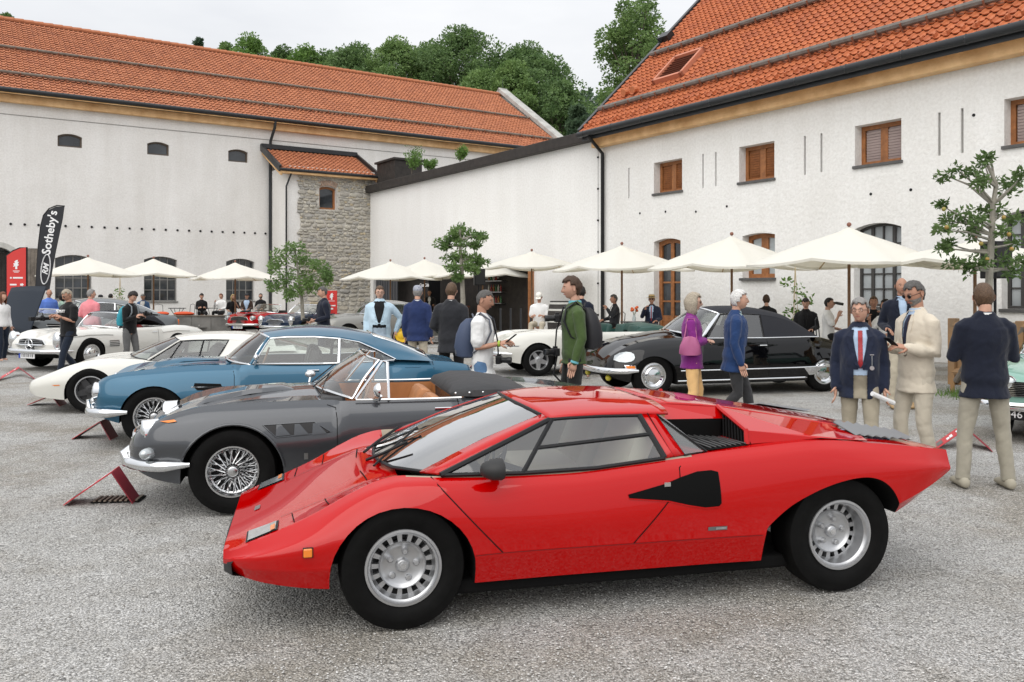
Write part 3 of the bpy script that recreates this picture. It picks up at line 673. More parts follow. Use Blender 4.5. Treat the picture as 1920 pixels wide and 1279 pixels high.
    def dens(s, pts, step=.04):
        out = []
        for a, b in zip(pts[:-1], pts[1:]):
            d = math.dist(a, b); k = max(1, int(d/step)); out += [tuple(a[i]+(b[i]-a[i])*t/k for i in range(len(a))) for t in range(k)]
        return out+[tuple(pts[-1])]
    def ribbon(s, name, pts, w, m, parent=None, where='side', both=False, off=.002, thick=None, n=6):
        """strip laid on the body surface through (x,z) or (x,y) points"""
        for sg in ((1, -1) if both else (1,)):
            q = s.dens(pts)
            P = [s.side(a, b, sg, off) if where == 'side' else s.top(a, b*sg, off) for a, b in q]
            if thick: o = MB().tube(P, thick, n).build(name, m, parent or s.root, smooth=True); continue
            mb = MB(); vs = []
            for i, p in enumerate(P):
                d = P[min(i+1, len(P)-1)]-P[max(0, i-1)]; d.normalize()
                up = Vector((0, sg, 0)) if where == 'side' else Vector((0, 0, 1)); c = d.cross(up).normalized()*w/2
                vs += [p-c, p+c]
            mb.add(vs, [(2*i, 2*i+1, 2*i+3, 2*i+2) for i in range(len(P)-1)]); mb.build(name, m, parent or s.root, fix=False)
    def patch(s, name, poly, m, parent=None, where='side', off=.003, both=False, depth=.0):
        """filled outline laid on the surface"""
        for sg in ((1, -1) if both else (1,)):
            q = s.dens(poly+[poly[0]], .03)[:-1]
            cx = sum(a for a, _ in q)/len(q); cz = sum(b for _, b in q)/len(q); rings = []
            for f in (1, .75, .5, .25):
                rings.append([s.side(cx+(a-cx)*f, cz+(b-cz)*f, sg, off) if where == 'side' else s.top(cx+(a-cx)*f, (cz+(b-cz)*f)*sg, off) for a, b in q])
            mb = MB(); mb.loft(rings, cap=False)
            c = s.side(cx, cz, sg, off) if where == 'side' else s.top(cx, cz*sg, off); k = len(q)
            mb.add(rings[-1]+[c], [(i, (i+1) % k, k) for i in range(k)])
            o = mb.build(name, m, parent or s.root, smooth=True)
        return o
    def wheel(s, x, y, r, w, kind, rim_r, z=None, n=40, dark=None):
        z = r if z is None else z
        for sg in ((1, -1) if y else (1,)):
            M = Matrix.Translation((x, sg*y, z)) @ (Matrix.Identity(4) if sg > 0 else Matrix.Rotation(math.pi, 4, 'Z'))
            hub = MB().lathe([(0, -w*.3), (rim_r*.93, -w*.3), (rim_r*.93, -w*.34), (0, -w*.34)], 20, M).build('wheel', dark or mat('brake_dark', (.03, .03, .032), rough=.6, metal=.3), s.root)
            h = w/2; sw = r-rim_r
            prof = [(rim_r*.97, -h*.8), (rim_r+sw*.3, -h*.97), (rim_r+sw*.62, -h), (r*.97, -h*.86), (r*.992, -h*.6), (r, -h*.2), (r, h*.2), (r*.992, h*.6), (r*.97, h*.86), (r*.955, h*.93), (rim_r+sw*.62, h), (rim_r+sw*.55, h*1.01), (rim_r+sw*.3, h*.98), (rim_r+sw*.25, h*.95), (rim_r, h*.86), (rim_r*.97, h*.8)]
            MB().lathe(prof, 56, M, close=True).build('tyre', RUBBER, hub, smooth=True)
            b = MB(); ms = [ALLOY, BLACK, CHROME]
            lip = [(rim_r*.9, -h*.6), (rim_r*1.0, -h*.78), (rim_r*1.0, h*.8), (rim_r*1.025, h*.86), (rim_r*1.02, h*.93), (rim_r*.97, h*.94), (rim_r*.94, h*.86), (rim_r*.9, h*.5)]
            if kind == 'slot':                                   # five-bolt disc with a ring of square slots
                ms = [ALLOY, BLACK, CHROME]
                ds = h*.30 if x > 0 else h*.05
                b.lathe([(rim_r*1.0, h*.80), (rim_r*1.03, h*.88), (rim_r*1.02, h*.94), (rim_r*.955, h*.95), (rim_r*.93, h*.8), (rim_r*.87, h*.72), (rim_r*.845, ds+h*.1), (rim_r*.80, ds)], 56, M)
                b.lathe([(rim_r*.86, ds-.03), (rim_r*.5, ds-.035)], 32, M, m=1)
                ns = 17
                for k in range(ns):
                    t = 2*math.pi*k/ns; Mk = M @ Matrix.Rotation(t, 4, 'Y')
                    b.add([Mk @ Vector((a, ds+e, cc)) for e in (.004, -.03) for a, cc in ((rim_r*.61, -.010), (rim_r*.82, -.013), (rim_r*.82, .013), (rim_r*.61, .010))], [(0, 1, 2, 3), (7, 6, 5, 4), (0, 4, 5, 1), (1, 5, 6, 2), (2, 6, 7, 3), (3, 7, 4, 0)])
                b.lathe([(rim_r*.64, ds-.02), (rim_r*.64, ds+.012), (rim_r*.60, ds+.02), (rim_r*.54, ds+.012), (rim_r*.50, ds+.006), (rim_r*.2, ds+.006), (rim_r*.18, ds+.022), (rim_r*.13, ds+.03), (0, ds+.03)], 40, M)
                for k in range(5):
                    t = 2*math.pi*k/5+.5; Mk = M @ Matrix.Translation((math.cos(t)*rim_r*.37, ds, math.sin(t)*rim_r*.37)); b.lathe([(.017, 0), (.017, .02), (.011, .027), (0, .027)], 8, Mk)
                b.lathe([(0, ds+.034), (.016, ds+.034), (.016, ds+.03)], 12, M, m=2)
            elif kind == 'wire':
                ms = [mat('wheel_chrome', (.6, .605, .61), rough=.2, metal=1), BLACK, CHROME]
                b.lathe([(rim_r*1.0, h*.80), (rim_r*1.03, h*.88), (rim_r*1.02, h*.94), (rim_r*.96, h*.94), (rim_r*.94, h*.8), (rim_r*.91, h*.72), (rim_r*.90, h*.4), (rim_r*.84, h*.3), (rim_r*.82, 0), (rim_r*.9, -h*.5)], 48, M)
                b.lathe([(.05, -h*.4), (.062, -h*.3), (.06, h*.3), (.045, h*.62), (.045, h*.7), (.036, h*.85), (.03, h*.88), (0, h*.88)], 20, M)
                ns = 36
                for k in range(ns):
                    t = 2*math.pi*k/ns; d = (.34 if k % 2 else -.34)
                    a = Vector((math.cos(t)*.055, h*(.55 if k % 2 else .45), math.sin(t)*.055)); c = Vector((math.cos(t+d)*rim_r*.91, h*.36, math.sin(t+d)*rim_r*.91)); b.tube([M @ a, M @ c], .0042, 4, cap=False)
                    a2 = Vector((math.cos(t+.1)*.06, -h*.2, math.sin(t+.1)*.06)); c2 = Vector((math.cos(t+.1-d)*rim_r*.86, h*.1, math.sin(t+.1-d)*rim_r*.86)); b.tube([M @ a2, M @ c2], .0042, 4, cap=False)
            elif kind == 'cap':                                  # steel wheel with big chrome hub cap
                ms = [mat('painted_steel_wheel', (.42, .42, .42), rough=.35, metal=.5), BLACK, CHROME]
                b.lathe([(rim_r*1.0, h*.8), (rim_r*1.03, h*.88), (rim_r*1.02, h*.93), (rim_r*.95, h*.93), (rim_r*.9, h*.7), (rim_r*.86, h*.6)], 40, M, m=2)
                b.lathe([(rim_r*.88, h*.6), (rim_r*.8, h*.75), (rim_r*.66, h*.62), (rim_r*.62, h*.66), (rim_r*.52, h*.95), (rim_r*.2, h*1.08), (0, h*1.1)], 40, M, m=2)
            elif kind in ('star', 'darkstar'):
                if kind == 'darkstar': ms = [ALLOY, mat('dark_magnesium', (.04, .04, .042), rough=.45, metal=.4), CHROME]
                k_ = 1 if kind == 'darkstar' else 0                                 # cast alloy with holes
                b.lathe([(rim_r*1.0, h*.8), (rim_r*1.03, h*.88), (rim_r*1.02, h*.94), (rim_r*.95, h*.94), (rim_r*.92, h*.7), (rim_r*.88, h*.3)], 40, M)
                b.lathe([(rim_r*.9, h*.1), (0, h*.08)], 24, M, m=1)
                for k in range(5):
                    Mk = M @ Matrix.Rotation(2*math.pi*k/5+.3, 4, 'Y')
                    b.add([Mk @ Vector((a, e, cc)) for e in (h*.62, h*.12) for a, cc in ((.03, -.05), (rim_r*.9, -.035), (rim_r*.9, .035), (.03, .05))], [(0, 1, 2, 3), (7, 6, 5, 4), (0, 4, 5, 1), (2, 6, 7, 3)], k_)
                b.lathe([(rim_r*.4, h*.2), (rim_r*.38, h*.64), (.04, h*.72), (.035, h*.9), (0, h*.9)], 24, M, m=k_)
            else:
                b.lathe([(rim_r*1.0, h*.8), (rim_r*1.03, h*.88), (rim_r*1.02, h*.94), (rim_r*.95, h*.94), (rim_r*.9, h*.6), (rim_r*.6, h*.5), (rim_r*.5, h*.7), (0, h*.75)], 32, M)
            b.build('rim', ms, hub, smooth=True)
    def grid(s, name, G, m, nu=4, nv=4, parent=None, mirror=False, solid=0, lin_u=False, lin_v=False, smooth=True):
        """smooth patch through a small grid of points G[row][col]; mirror makes the other half too"""
        if mirror: G = [[Vector((p[0], -p[1], p[2])) for p in r[:0:-1]]+[Vector(p) for p in r] if abs(r[0][1]) < 1e-6 else [Vector((p[0], -p[1], p[2])) for p in r[::-1]]+[Vector(p) for p in r] for r in G]
        else: G = [[Vector(p) for p in r] for r in G]
        def cr(P, n, lin):
            o = []
            for i in range(len(P)-1):
                p1, p2 = P[i], P[i+1]; p0 = P[i-1] if i else 2*p1-p2; p3 = P[i+2] if i+2 < len(P) else 2*p2-p1
                for k in range(n):
                    t = k/n; o.append(p1.lerp(p2, t) if lin else .5*((2*p1)+(p2-p0)*t+(2*p0-5*p1+4*p2-p3)*t*t+(3*p1-p0-3*p2+p3)*t**3))
            return o+[P[-1].copy()]
        rows = [cr(r, nu, lin_u) for r in G]; cols = [cr([r[i] for r in rows], nv, lin_v) for i in range(len(rows[0]))]
        nr = len(cols[0]); nc = len(cols); vs = [cols[c][r] for r in range(nr) for c in range(nc)]
        fs = [(r*nc+c, r*nc+c+1, (r+1)*nc+c+1, (r+1)*nc+c) for r in range(nr-1) for c in range(nc-1)]
        mb = MB(); mb.add(vs, fs); o = mb.build(name, m, parent or s.root, smooth=smooth)
        if solid:
            md = o.modifiers.new('s', 'SOLIDIFY'); md.thickness = solid; md.offset = 0
        s.last = [[cols[c][r] for c in range(nc)] for r in range(nr)]
        return o
    def tube(s, name, pts, r, m, both=False, n=8, parent=None, flat=1):
        for sg in ((1, -1) if both else (1,)): o = MB().tube([(p[0], p[1]*sg, p[2]) for p in pts], r, n, flat=flat).build(name, m, parent or s.root, smooth=True)
        return o
    def box(s, name, c, d, m, both=False, parent=None, bevel=.01, rz=0, ry=0, rx=0):
        for sg in ((1, -1) if both else (1,)): o = MB().box((c[0], c[1]*sg, c[2]), d, rz=rz*sg, ry=ry, rx=rx*sg).build(name, m, parent or s.root, bevel=bevel)
        return o
    def seat(s, x, y, m, z=.3, h=.75, w=.5, both=True, recl=.25):
        for sg in ((1, -1) if both else (1,)):
            b = MB(); b.box((x+.18, y*sg, z), (.5, w, .16)); b.box((x-.12, y*sg, z+h*.45), (.14, w, h), ry=-recl)
            b.build('seat', m, s.root, bevel=.05, smooth=True)
    def steering(s, x, y, z, r=.19, m=None, rim=None):
        M = Matrix.Translation((x, y, z)) @ Matrix.Rotation(R(90), 4, 'Z') @ Matrix.Rotation(R(-20), 4, 'X')
        P = [M @ Vector((math.cos(t)*r, 0, math.sin(t)*r)) for t in [2*math.pi*k/24 for k in range(24)]]
        b = MB(); b.tube(P, .012, 6, closed=True, m=0)
        for k in range(3): t = 2*math.pi*k/3+.5; b.tube([M @ Vector((0, 0, 0)), M @ Vector((math.cos(t)*r, 0, math.sin(t)*r))], .008, 4, m=1)
        b.tube([M @ Vector((0, 0, 0)), M @ Vector((0, .2, 0))], .02, 6, m=1)
        b.build('steering_wheel', [rim or mat('wood_rim', (.25, .1, .035), rough=.3), BLACK], s.root, smooth=True)
    def lamp(s, x, y, z, r, both=True, tilt=0, rim=CHROME, dep=.05, ry=None, name='headlight'):
        for sg in ((1, -1) if both else (1,)):
            M = Matrix.Translation((x, y*sg, z)) @ Matrix.Rotation(R(-90), 4, 'Z') @ Matrix.Rotation(tilt, 4, 'X')
            o = MB().lathe([(r*1.0, -dep*2), (r*1.12, -.01), (r*1.13, .005), (r*1.08, .018), (r*1.0, .014), (r*.98, 0)], 24, M).build(name, rim, s.root, smooth=True)
            MB().lathe([(r*1.0, .004), (r*.8, .022), (r*.4, .036), (0, .04)], 20, M).build('lens', LENS, o, smooth=True)
    def plate(s, x, y, z, txt, w=.5, h=.115, m=None, tm=None, sz=.1, rz=0, eu=True):
        """number plate facing forward"""
        o = MB().box((x, y, z), (.012, w, h), rz=rz).build('number_plate', m or mat('plate_white', (.75, .75, .75), rough=.4), s.root, bevel=.003)
        if eu: MB().box((x+.008, y-w/2+.03, z), (.004, .05, h*.96)).build('plate_band', mat('plate_blue', (.02, .06, .4), rough=.4), o)
        M = Matrix.Translation((x+.008, y+.01, z)) @ Matrix(((0, 0, 1, 0), (1, 0, 0, 0), (0, 1, 0, 0), (0, 0, 0, 1)))
        if txt is True:                                   # too small to read in the photo: dark strokes only
            for k in range(6): MB().box((x+.008, y-w*.28+k*w*.13, z), (.002, w*.07*(.6+.4*(k % 2)), h*.55), m=0).build('plate_stroke', mat('plate_ink', (.12, .12, .13), rough=.5), o, fix=False)
            return
        text('plate_lettering', txt, sz, M, tm or BLACK, o, depth=.001)
def ell(cx, cz, rx, rz, n=26, z0=None, a0=0):
    return [(cx+rx*math.cos(2*math.pi*k/n), cz+rz*math.sin(2*math.pi*k/n)) for k in range(n)]
def arch(cx, cz, r, low=-.2, n=18, rz=None):
    rz = rz or r
    return [(cx-r, low), (cx+r, low)]+[(cx+r*math.cos(math.pi*k/n), cz+rz*math.sin(math.pi*k/n)) for k in range(n+1)]

# ================================================================ RED WEDGE
RED = paint('red_paint', (.45, .0005, .0008), rough=.25)
GLASS_W = glass('windshield_glass', (.5, .52, .5), 1.6, .02, 3.2)
c = Car('red_sports_car', 'low red wedge-shaped sports car with silver slotted wheels in the foreground', 757, 4.25, 13.5, 1.225, .85, 'cars parked on the gravel'); RC = c
zc = [(2.10, .405), (1.9, .468), (1.6, .585), (1.32, .69), (1.22, .70), (1.16, .52), (1.0, .50), (-.30, .50), (-.38, .80), (-1.2, .835), (-1.6, .81), (-1.93, .765), (-1.97, .75)]
y3 = [(2.10, .63), (1.9, .69), (1.3, .72), (1.05, .775), (.4, .80), (-.3, .805), (-1.2, .85), (-1.7, .845), (-1.97, .815)]
z3 = [(2.10, .395), (1.84, .492), (1.65, .575), (1.47, .67), (1.33, .728), (1.22, .748), (1.08, .745), (.75, .738), (.4, .738), (0, .765), (-.3, .792), (-.7, .825), (-1.07, .85), (-1.45, .822), (-1.75, .787), (-1.97, .755)]
y5 = [(2.10, .645), (2.0, .74), (1.85, .815), (1.6, .875), (1.2, .905), (.4, .892), (-.4, .905), (-1.2, .945), (-1.65, .925), (-1.97, .85)]
z5 = [(2.10, .36), (1.9, .40), (1.6, .47), (1.2, .56), (.4, .52), (-.5, .58), (-1.2, .66), (-1.8, .67), (-1.97, .655)]
off = lambda k, d: [(a, b+d) for a, b in k]
curves = [(0, zc), (.34, zc), (.52, zc), (y3, z3), ([(a, b*.42+d*.58) for (a, b), d in zip(y3, [pchip(y5)(a) for a, _ in y3])], [(a, b-.012-(.05 if a < 1 else .03)) for a, b in z3]),
          (y5, z5), (off(y5, -.012), [(2.10, .335), (1.9, .33), (1.6, .335), (.9, .352), (-.7, .36), (-1.4, .44), (-1.75, .55), (-1.97, .635)]),
          (off(y5, -.06), [(2.10, .31), (1.97, .265), (1.6, .225), (.88, .205), (-.72, .208), (-1.2, .28), (-1.49, .385), (-1.74, .5), (-1.90, .59), (-1.97, .62)]),
          (0, [(2.10, .31), (1.97, .265), (1.6, .225), (.88, .205), (-.72, .208), (-1.2, .28), (-1.49, .385), (-1.74, .5), (-1.90, .59), (-1.97, .62)])]
rk = [(-.735, .30), (-.74, .375), (-.765, .42), (-.88, .515), (-1.02, .585), (-1.15, .628), (-1.28, .650), (-1.385, .646), (-1.47, .612), (-1.54, .545), (-1.58, .46), (-1.565, .39), (-1.50, .31)]
ra = [(-.735, -.2)]+[(v.y, v.z) for v in section([(0, x, z) for x, z in rk], set(), 4)]+[(-1.45, .25), (-1.4, -.2)]
bd = c.body(curves, [2.10, 2.04, 1.9, 1.7, 1.5, 1.34, 1.22, 1.17, 1.05, .9, .6, .3, 0, -.28, -.38, -.6, -.9, -1.2, -1.5, -1.75, -1.9, -1.97], {3, 6, 7}, RED,
            [(arch(1.225, .285, .362, rz=.335), .42), (ra, .40)], interior=lambda x, l: -.34 < x < 1.2 and l < 2.75, n=5, imat=mat('cream_cabin', (.34, .29, .22), rough=.9), under=7.02)
# glasshouse
WB = [(1.31, 0, .722), (1.295, .2, .722), (1.24, .42, .728), (1.10, .64, .742)]
WT = [(.50, 0, 1.035), (.49, .2, 1.03), (.465, .38, 1.02), (.425, .53, 1.0)]
WM = [tuple((a+b)/2+(0, 0, .018)[i] for i, (a, b) in enumerate(zip(p, q))) for p, q in zip(WB, WT)]
c.grid('windshield', [WB, WM, WT], GLASS_W, 4, 5, mirror=True)
E0 = [(1.10, .64, .742), (.77, .592, .886), (.425, .53, 1.0)]
c.tube('windshield_trim', [WB[3], WM[3], WT[3]], .008, BLACK, both=True, n=6); c.tube('windshield_trim', [(p[0]+.004, p[1], p[2]+.004) for p in WT[::-1]]+[(p[0]+.004, -p[1], p[2]+.004) for p in WT[1:]], .008, BLACK, n=6)
c.tube('windshield_trim', [(p[0], p[1], p[2]) for p in WB[::-1]]+[(p[0], -p[1], p[2]) for p in WB[1:]], .01, BLACK, n=6)
# red pillar strip between windscreen and side glass, cant rail and roof
SB = [(1.03, .792, .752), (.6, .805, .744), (.2, .81, .752), (-.19, .81, .787)]
ST = [(.40, .60, .985), (.3, .605, .992), (.1, .607, .996), (-.125, .605, .992)]
c.grid('windshield_pillar', [[(1.12, .655, .742), (1.045, .785, .757)], [(.77, .60, .89), (.725, .70, .872)], [(.425, .535, 1.003), (.405, .602, .99)]], RED, 2, 5, parent=bd, solid=.012); c.grid('windshield_pillar', [[(1.12, -.655, .742), (1.045, -.785, .757)], [(.77, -.60, .89), (.725, -.70, .872)], [(.425, -.535, 1.003), (.405, -.602, .99)]], RED, 2, 5, parent=bd, solid=.012)
RFx = [.5, .3, .1, -.14, -.30]
roof = [[(.50, 0, 1.038), (.49, .2, 1.033), (.462, .38, 1.023), (.42, .535, 1.004), (.405, .605, .992)],
        [(.3, 0, 1.052), (.3, .2, 1.05), (.3, .38, 1.042), (.3, .54, 1.02), (.3, .612, .998)],
        [(.1, 0, 1.06), (.1, .2, 1.058), (.1, .38, 1.05), (.1, .545, 1.026), (.1, .614, 1.002)],
        [(-.12, 0, 1.055), (-.12, .2, 1.053), (-.12, .38, 1.047), (-.12, .545, 1.025), (-.12, .612, .999)],
        [(-.30, 0, 1.045), (-.30, .2, 1.044), (-.30, .38, 1.04), (-.30, .54, 1.018), (-.30, .602, .992)]]
c.grid('roof', roof, RED, 3, 3, parent=bd, mirror=True, solid=.01)
# side windows: black frame, sliding pane, front quarter
def lerp3(a, b, t): return tuple(x+(y-x)*t for x, y in zip(a, b))
def bil(u, v):                               # u along (front->rear), v up on side glass plane
    i = min(2, int(u*3)); f = u*3-i; return lerp3(lerp3(SB[i], SB[i+1], f), lerp3(ST[i], ST[i+1], f), v)
for sg in (1, -1):
    fl = lambda q: [(p[0], p[1]*sg, p[2]) for p in q]
    wsd = c.grid('side_window', [fl(SB), fl([lerp3(a, b_, .5) for a, b_ in zip(SB, ST)]), fl(ST)], GLASS_D, 3, 3)
    wf = lambda nm, q, r_=.012: MB().tube(fl(q), r_, 6, flat=1).build(nm, BLACK, wsd, smooth=True)
    wf('frame', SB, .011); wf('frame', ST, .012); wf('frame', [SB[0], ST[0]], .016); wf('frame', [SB[3], ST[3]], .016)
    wf('divider', [lerp3(SB[0], SB[1], 1.0), lerp3(ST[0], ST[1], .15)], .014)
    da, db = lerp3(lerp3(SB[1], SB[2], 0), lerp3(ST[0], ST[1], .2), .45), lerp3(SB[3], ST[3], .55)
    wf('divider', [da, db], .012)
    # B pillar and rear quarter window
    c.grid('door_pillar', [fl([SB[3], (-.305, .806, .797)]), fl([lerp3(SB[3], ST[3], .5), (-.265, .705, .895)]), fl([ST[3], (-.225, .604, .993)])], RED, 2, 3, parent=bd, solid=.012)
    MB().tube(fl([(-.242, .811, .793), (-.207, .71, .895), (-.172, .608, 1.003)]), .0035, 4).build('door_gap', DARKIN, bd)
    qw = c.grid('quarter_window', [fl([(-.305, .803, .797), (-.44, .80, .808)]), fl([(-.265, .70, .895), (-.35, .70, .90)]), fl([(-.225, .602, .99), (-.25, .60, .992)])], glass('quarter_glass', (.55, .57, .5), 1.5, .12), 2, 3)
    MB().tube(fl([(-.305, .806, .797), (-.225, .604, .993), (-.44, .803, .81), (-.305, .806, .797)]), .007, 5).build('frame', BLACK, qw)
# engine bay spine, air boxes, louvres
spine = [[(-.29, 0, 1.045), (-.29, .3, 1.042), (-.29, .42, 1.03)], [(-.7, 0, 1.0), (-.7, .3, 1.0), (-.7, .42, .995)], [(-1.15, 0, .925), (-1.15, .3, .925), (-1.15, .42, .915)], [(-1.6, 0, .845), (-1.6, .3, .845), (-1.6, .44, .835)], [(-1.95, 0, .775), (-1.95, .3, .775), (-1.95, .5, .765)]]
c.grid('engine_cover', spine, RED, 3, 4, parent=bd, mirror=True, solid=.012)
for sg in (1, -1):
    fl = lambda q: [(p[0], p[1]*sg, p[2]) for p in q]
    m_ = MB(); m_.add(fl([(-.28, .42, 1.03), (-.7, .42, .995), (-.7, .47, .935), (-.28, .55, .955), (-1.15, .42, .915), (-1.15, .44, .80)]), [(0, 1, 2, 3), (1, 4, 5, 2)]); m_.build('engine_cover_side', RED, bd); MB().add(fl([(-.28, .55, .955), (-.7, .47, .935), (-.7, .45, .80), (-.31, .53, .84)]), [(0, 1, 2, 3)]).build('recess_wall', DARKIN, bd)
    # scoop: inner top edge, outer top edge, outer foot, running back to a point
    sc = MB(); V = fl([(-.70, .42, 1.0), (-.715, .735, .905), (-.71, .752, .83), (-1.16, .785, .852), (-1.2, .42, .912), (-1.10, .768, .866), (-.70, .42, .81), (-1.45, .80, .828), (-1.6, .43, .842)])
    sc.add(V, [(0, 1, 5, 4), (1, 2, 3, 5), (4, 5, 3, 7, 8)]); so_ = sc.build('air_scoop', RED, bd)
    b2 = MB(); b2.tube([V[0], V[1], V[2]], .014, 6); b2.build('scoop_lip', RED, so_, smooth=True)
    MB().add(fl([(-.72, .42, .995), (-.735, .705, .895), (-.73, .77, .825), (-.72, .42, .81)]), [(0, 1, 2, 3)]).build('intake', DARKIN, so_)
    for k in range(9):
        t = k/8; a = lerp3((-.712, .43, .985), (-.722, .70, .893), t); z0_ = .815; MB().tube(fl([(a[0], a[1], a[2]-.01), (a[0], a[1]+.01, z0_)]), .004, 4).build('intake_slat', BLACK, so_, fix=False)
    MB().add(fl([(-.33, .44, .86), (-.46, .79, .815), (-.71, .77, .828), (-.71, .44, .812)]), [(0, 1, 2, 3)]).build('scoop_floor', DARKIN, so_)
    for k in range(8):
        t = (k+.5)/8; MB().tube(fl([lerp3((-.34, .44, .868), (-.71, .44, .82), t), lerp3((-.46, .785, .825), (-.71, .765, .838), t)]), .005, 4).build('floor_slat', mat('slat_grey', (.06, .06, .06), rough=.5), so_, fix=False)
    # deck valley between spine and shoulder
for sg in (1, -1):
    q = [(-1.46, .67*sg, .838), (-1.46, .43*sg, .884), (-1.90, .45*sg, .806), (-1.83, .70*sg, .797)]
    lv = MB().add(q, [(0, 1, 2, 3)]).build('rear_louvre', mat('louvre_black', (.02, .02, .021), rough=.5), bd)
    for k in range(7):
        t = (k+.5)/7; A_, B_v = Vector(q[0]).lerp(Vector(q[3]), t), Vector(q[1]).lerp(Vector(q[2]), t)
        w = Vector((.022, 0, .0)); u = Vector((0, 0, .016)); MB().add([A_+w, B_v+w, B_v-w+u, A_-w+u], [(0, 1, 2, 3)]).build('louvre_slat', mat('louvre_grey', (.16, .165, .17), rough=.4), lv, fix=False)
c.ribbon('door_gap', [(1.08, .742), (.725, .362)], .006, DARKIN, bd, both=True); c.ribbon('door_gap', [(-.26, .79), (-.25, .69), (-.175, .575), (.02, .36)], .006, DARKIN, bd, both=True)
c.ribbon('sill_gap', [(.87, .358), (.725, .362), (.02, .36), (-.72, .362)], .004, mat('red_shadow_gap', (.16, .0, .0), rough=.5), bd, both=True, off=.003)
# NACA duct
c.patch('side_duct', [(.05, .618), (-.16, .663), (-.26, .695), (-.35, .718), (-.43, .722), (-.468, .712), (-.474, .55), (-.46, .535), (-.38, .532), (-.285, .55), (-.17, .578), (.045, .60)], mat('duct_black', (.004, .004, .004), rough=.8, spec=.1), bd, both=True, off=.004)
c.ribbon('duct_edge', [(-.474, .545), (-.46, .532), (-.38, .529), (-.285, .547), (-.17, .575), (.045, .597)], .006, RED, bd, off=.006)
MB().box(c.side(-.172, .66, 1, .006), (.035, .008, .022)).build('door_latch', CHROME, bd)
o = c.patch('coachbuilder_badge', [(-.40, .425), (-.51, .425), (-.51, .405), (-.40, .405)], mat('badge_grey', (.12, .12, .12), rough=.4), bd, off=.005)
c.patch('badge_plate', [(-.445, .421), (-.505, .421), (-.505, .409), (-.445, .409)], STEEL, o, off=.007)
MB().box(c.side(1.688, .425, 1, .008), (.042, .016, .042)).build('side_marker', AMBER, bd, bevel=.005)
MB().box(c.side(1.688, .425, 1, .002), (.05, .012, .05)).build('side_marker_bezel', BLACK, bd, bevel=.004)
# hood: lamps, shut lines, wipers, badge, black chin
for sg in (1, -1):
    q = [(1.985, .485), (1.98, .655), (1.845, .665), (1.845, .50)]
    o = c.patch('headlight_bezel', [(a, b_*sg) for a, b_ in [(1.995, .475), (1.99, .665), (1.835, .675), (1.835, .49)]], BLACK, bd, where='top', off=.004)
    c.patch('headlight', [(a, b_*sg) for a, b_ in q], LENS, bd, where='top', off=.008)
    c.patch('indicator', [(a, b_*sg) for a, b_ in [(1.872, .56), (1.87, .66), (1.848, .662), (1.849, .56)]], AMBER, bd, where='top', off=.011)
    for x0_ in (1.77, 1.60): c.ribbon('hood_gap', [(x0_, .46*sg), (x0_-.015, .68*sg)], .006, DARKIN, bd, where='top', off=.003)
    c.ribbon('hood_gap', [(1.83, .43*sg), (1.40, .50*sg)], .005, mat('red_shadow_gap', (.16, .0, .0), rough=.5), bd, where='top', off=.003)
    c.tube('wiper', [(1.36, .12*sg, .715), (1.27, .2*sg, .765), (1.14, .26*sg, .835)], .009, BLACK, n=5); c.tube('wiper', [(1.33, .28*sg, .712), (1.2, .12*sg, .785), (1.05, -.02*sg, .87)], .007, BLACK, n=5)
    c.ribbon('hood_gap', [(1.40, .20*sg), (1.38, .46*sg)], .007, DARKIN, bd, where='top', off=.003)
c.patch('nose_badge', [(1.985, -.05), (1.985, .05), (1.955, .045), (1.955, -.045)], STEEL, bd, where='top', off=.004)
ch = MB(); P = [(2.055, .70), (2.10, .62), (2.118, .4), (2.125, 0)]; P = [(x, y) for x, y in P]+[(x, -y) for x, y in P[-2::-1]]
ch.loft([[(x-.012, y, .365) for x, y in P], [(x+.002, y, .345) for x, y in P], [(x-.004, y*1.0, .29) for x, y in P], [(x-.08, y*.98, .27) for x, y in P]], cap=False, closed=False); ch.build('chin_bumper', BLACK, bd, smooth=True)
# mirror, interior
c.tube('mirror', [(.75, .80, .745), (.74, .86, .765)], .022, BLACK)
b = MB(); b.loft([[Vector((.78+dx, .90+math.cos(t)*ry_*1.15, .79+math.sin(t)*rz_)) for t in [2*math.pi*k/14 for k in range(14)]] for dx, ry_, rz_ in ((.065, .012, .02), (.05, .04, .035), (.01, .062, .052), (-.04, .065, .055), (-.05, .06, .05))]); b.build('mirror_housing', mat('mirror_black', (.018, .018, .018), rough=.6), bd, smooth=True)
c.seat(.0, .36, mat('cream_leather', (.8, .72, .58), rough=.5), .52, .5, .50, recl=.4); c.box('dashboard', (.92, 0, .66), (.35, 1.2, .14), BLACK, bevel=.03); c.steering(.66, .36, .72, .17, rim=BLACK)
c.box('rear_bulkhead', (-.3, 0, .85), (.03, 1.05, .28), mat('tan_trim', (.5, .33, .16), rough=.7), bevel=0)
c.wheel(1.225, .748, .318, .205, 'slot', .188, .308); c.wheel(-1.225, .765, .328, .225, 'slot', .192, .318)
c.box('underbody', (.14, 0, .165), (2.5, 1.56, .075), DARKIN, bevel=.02)

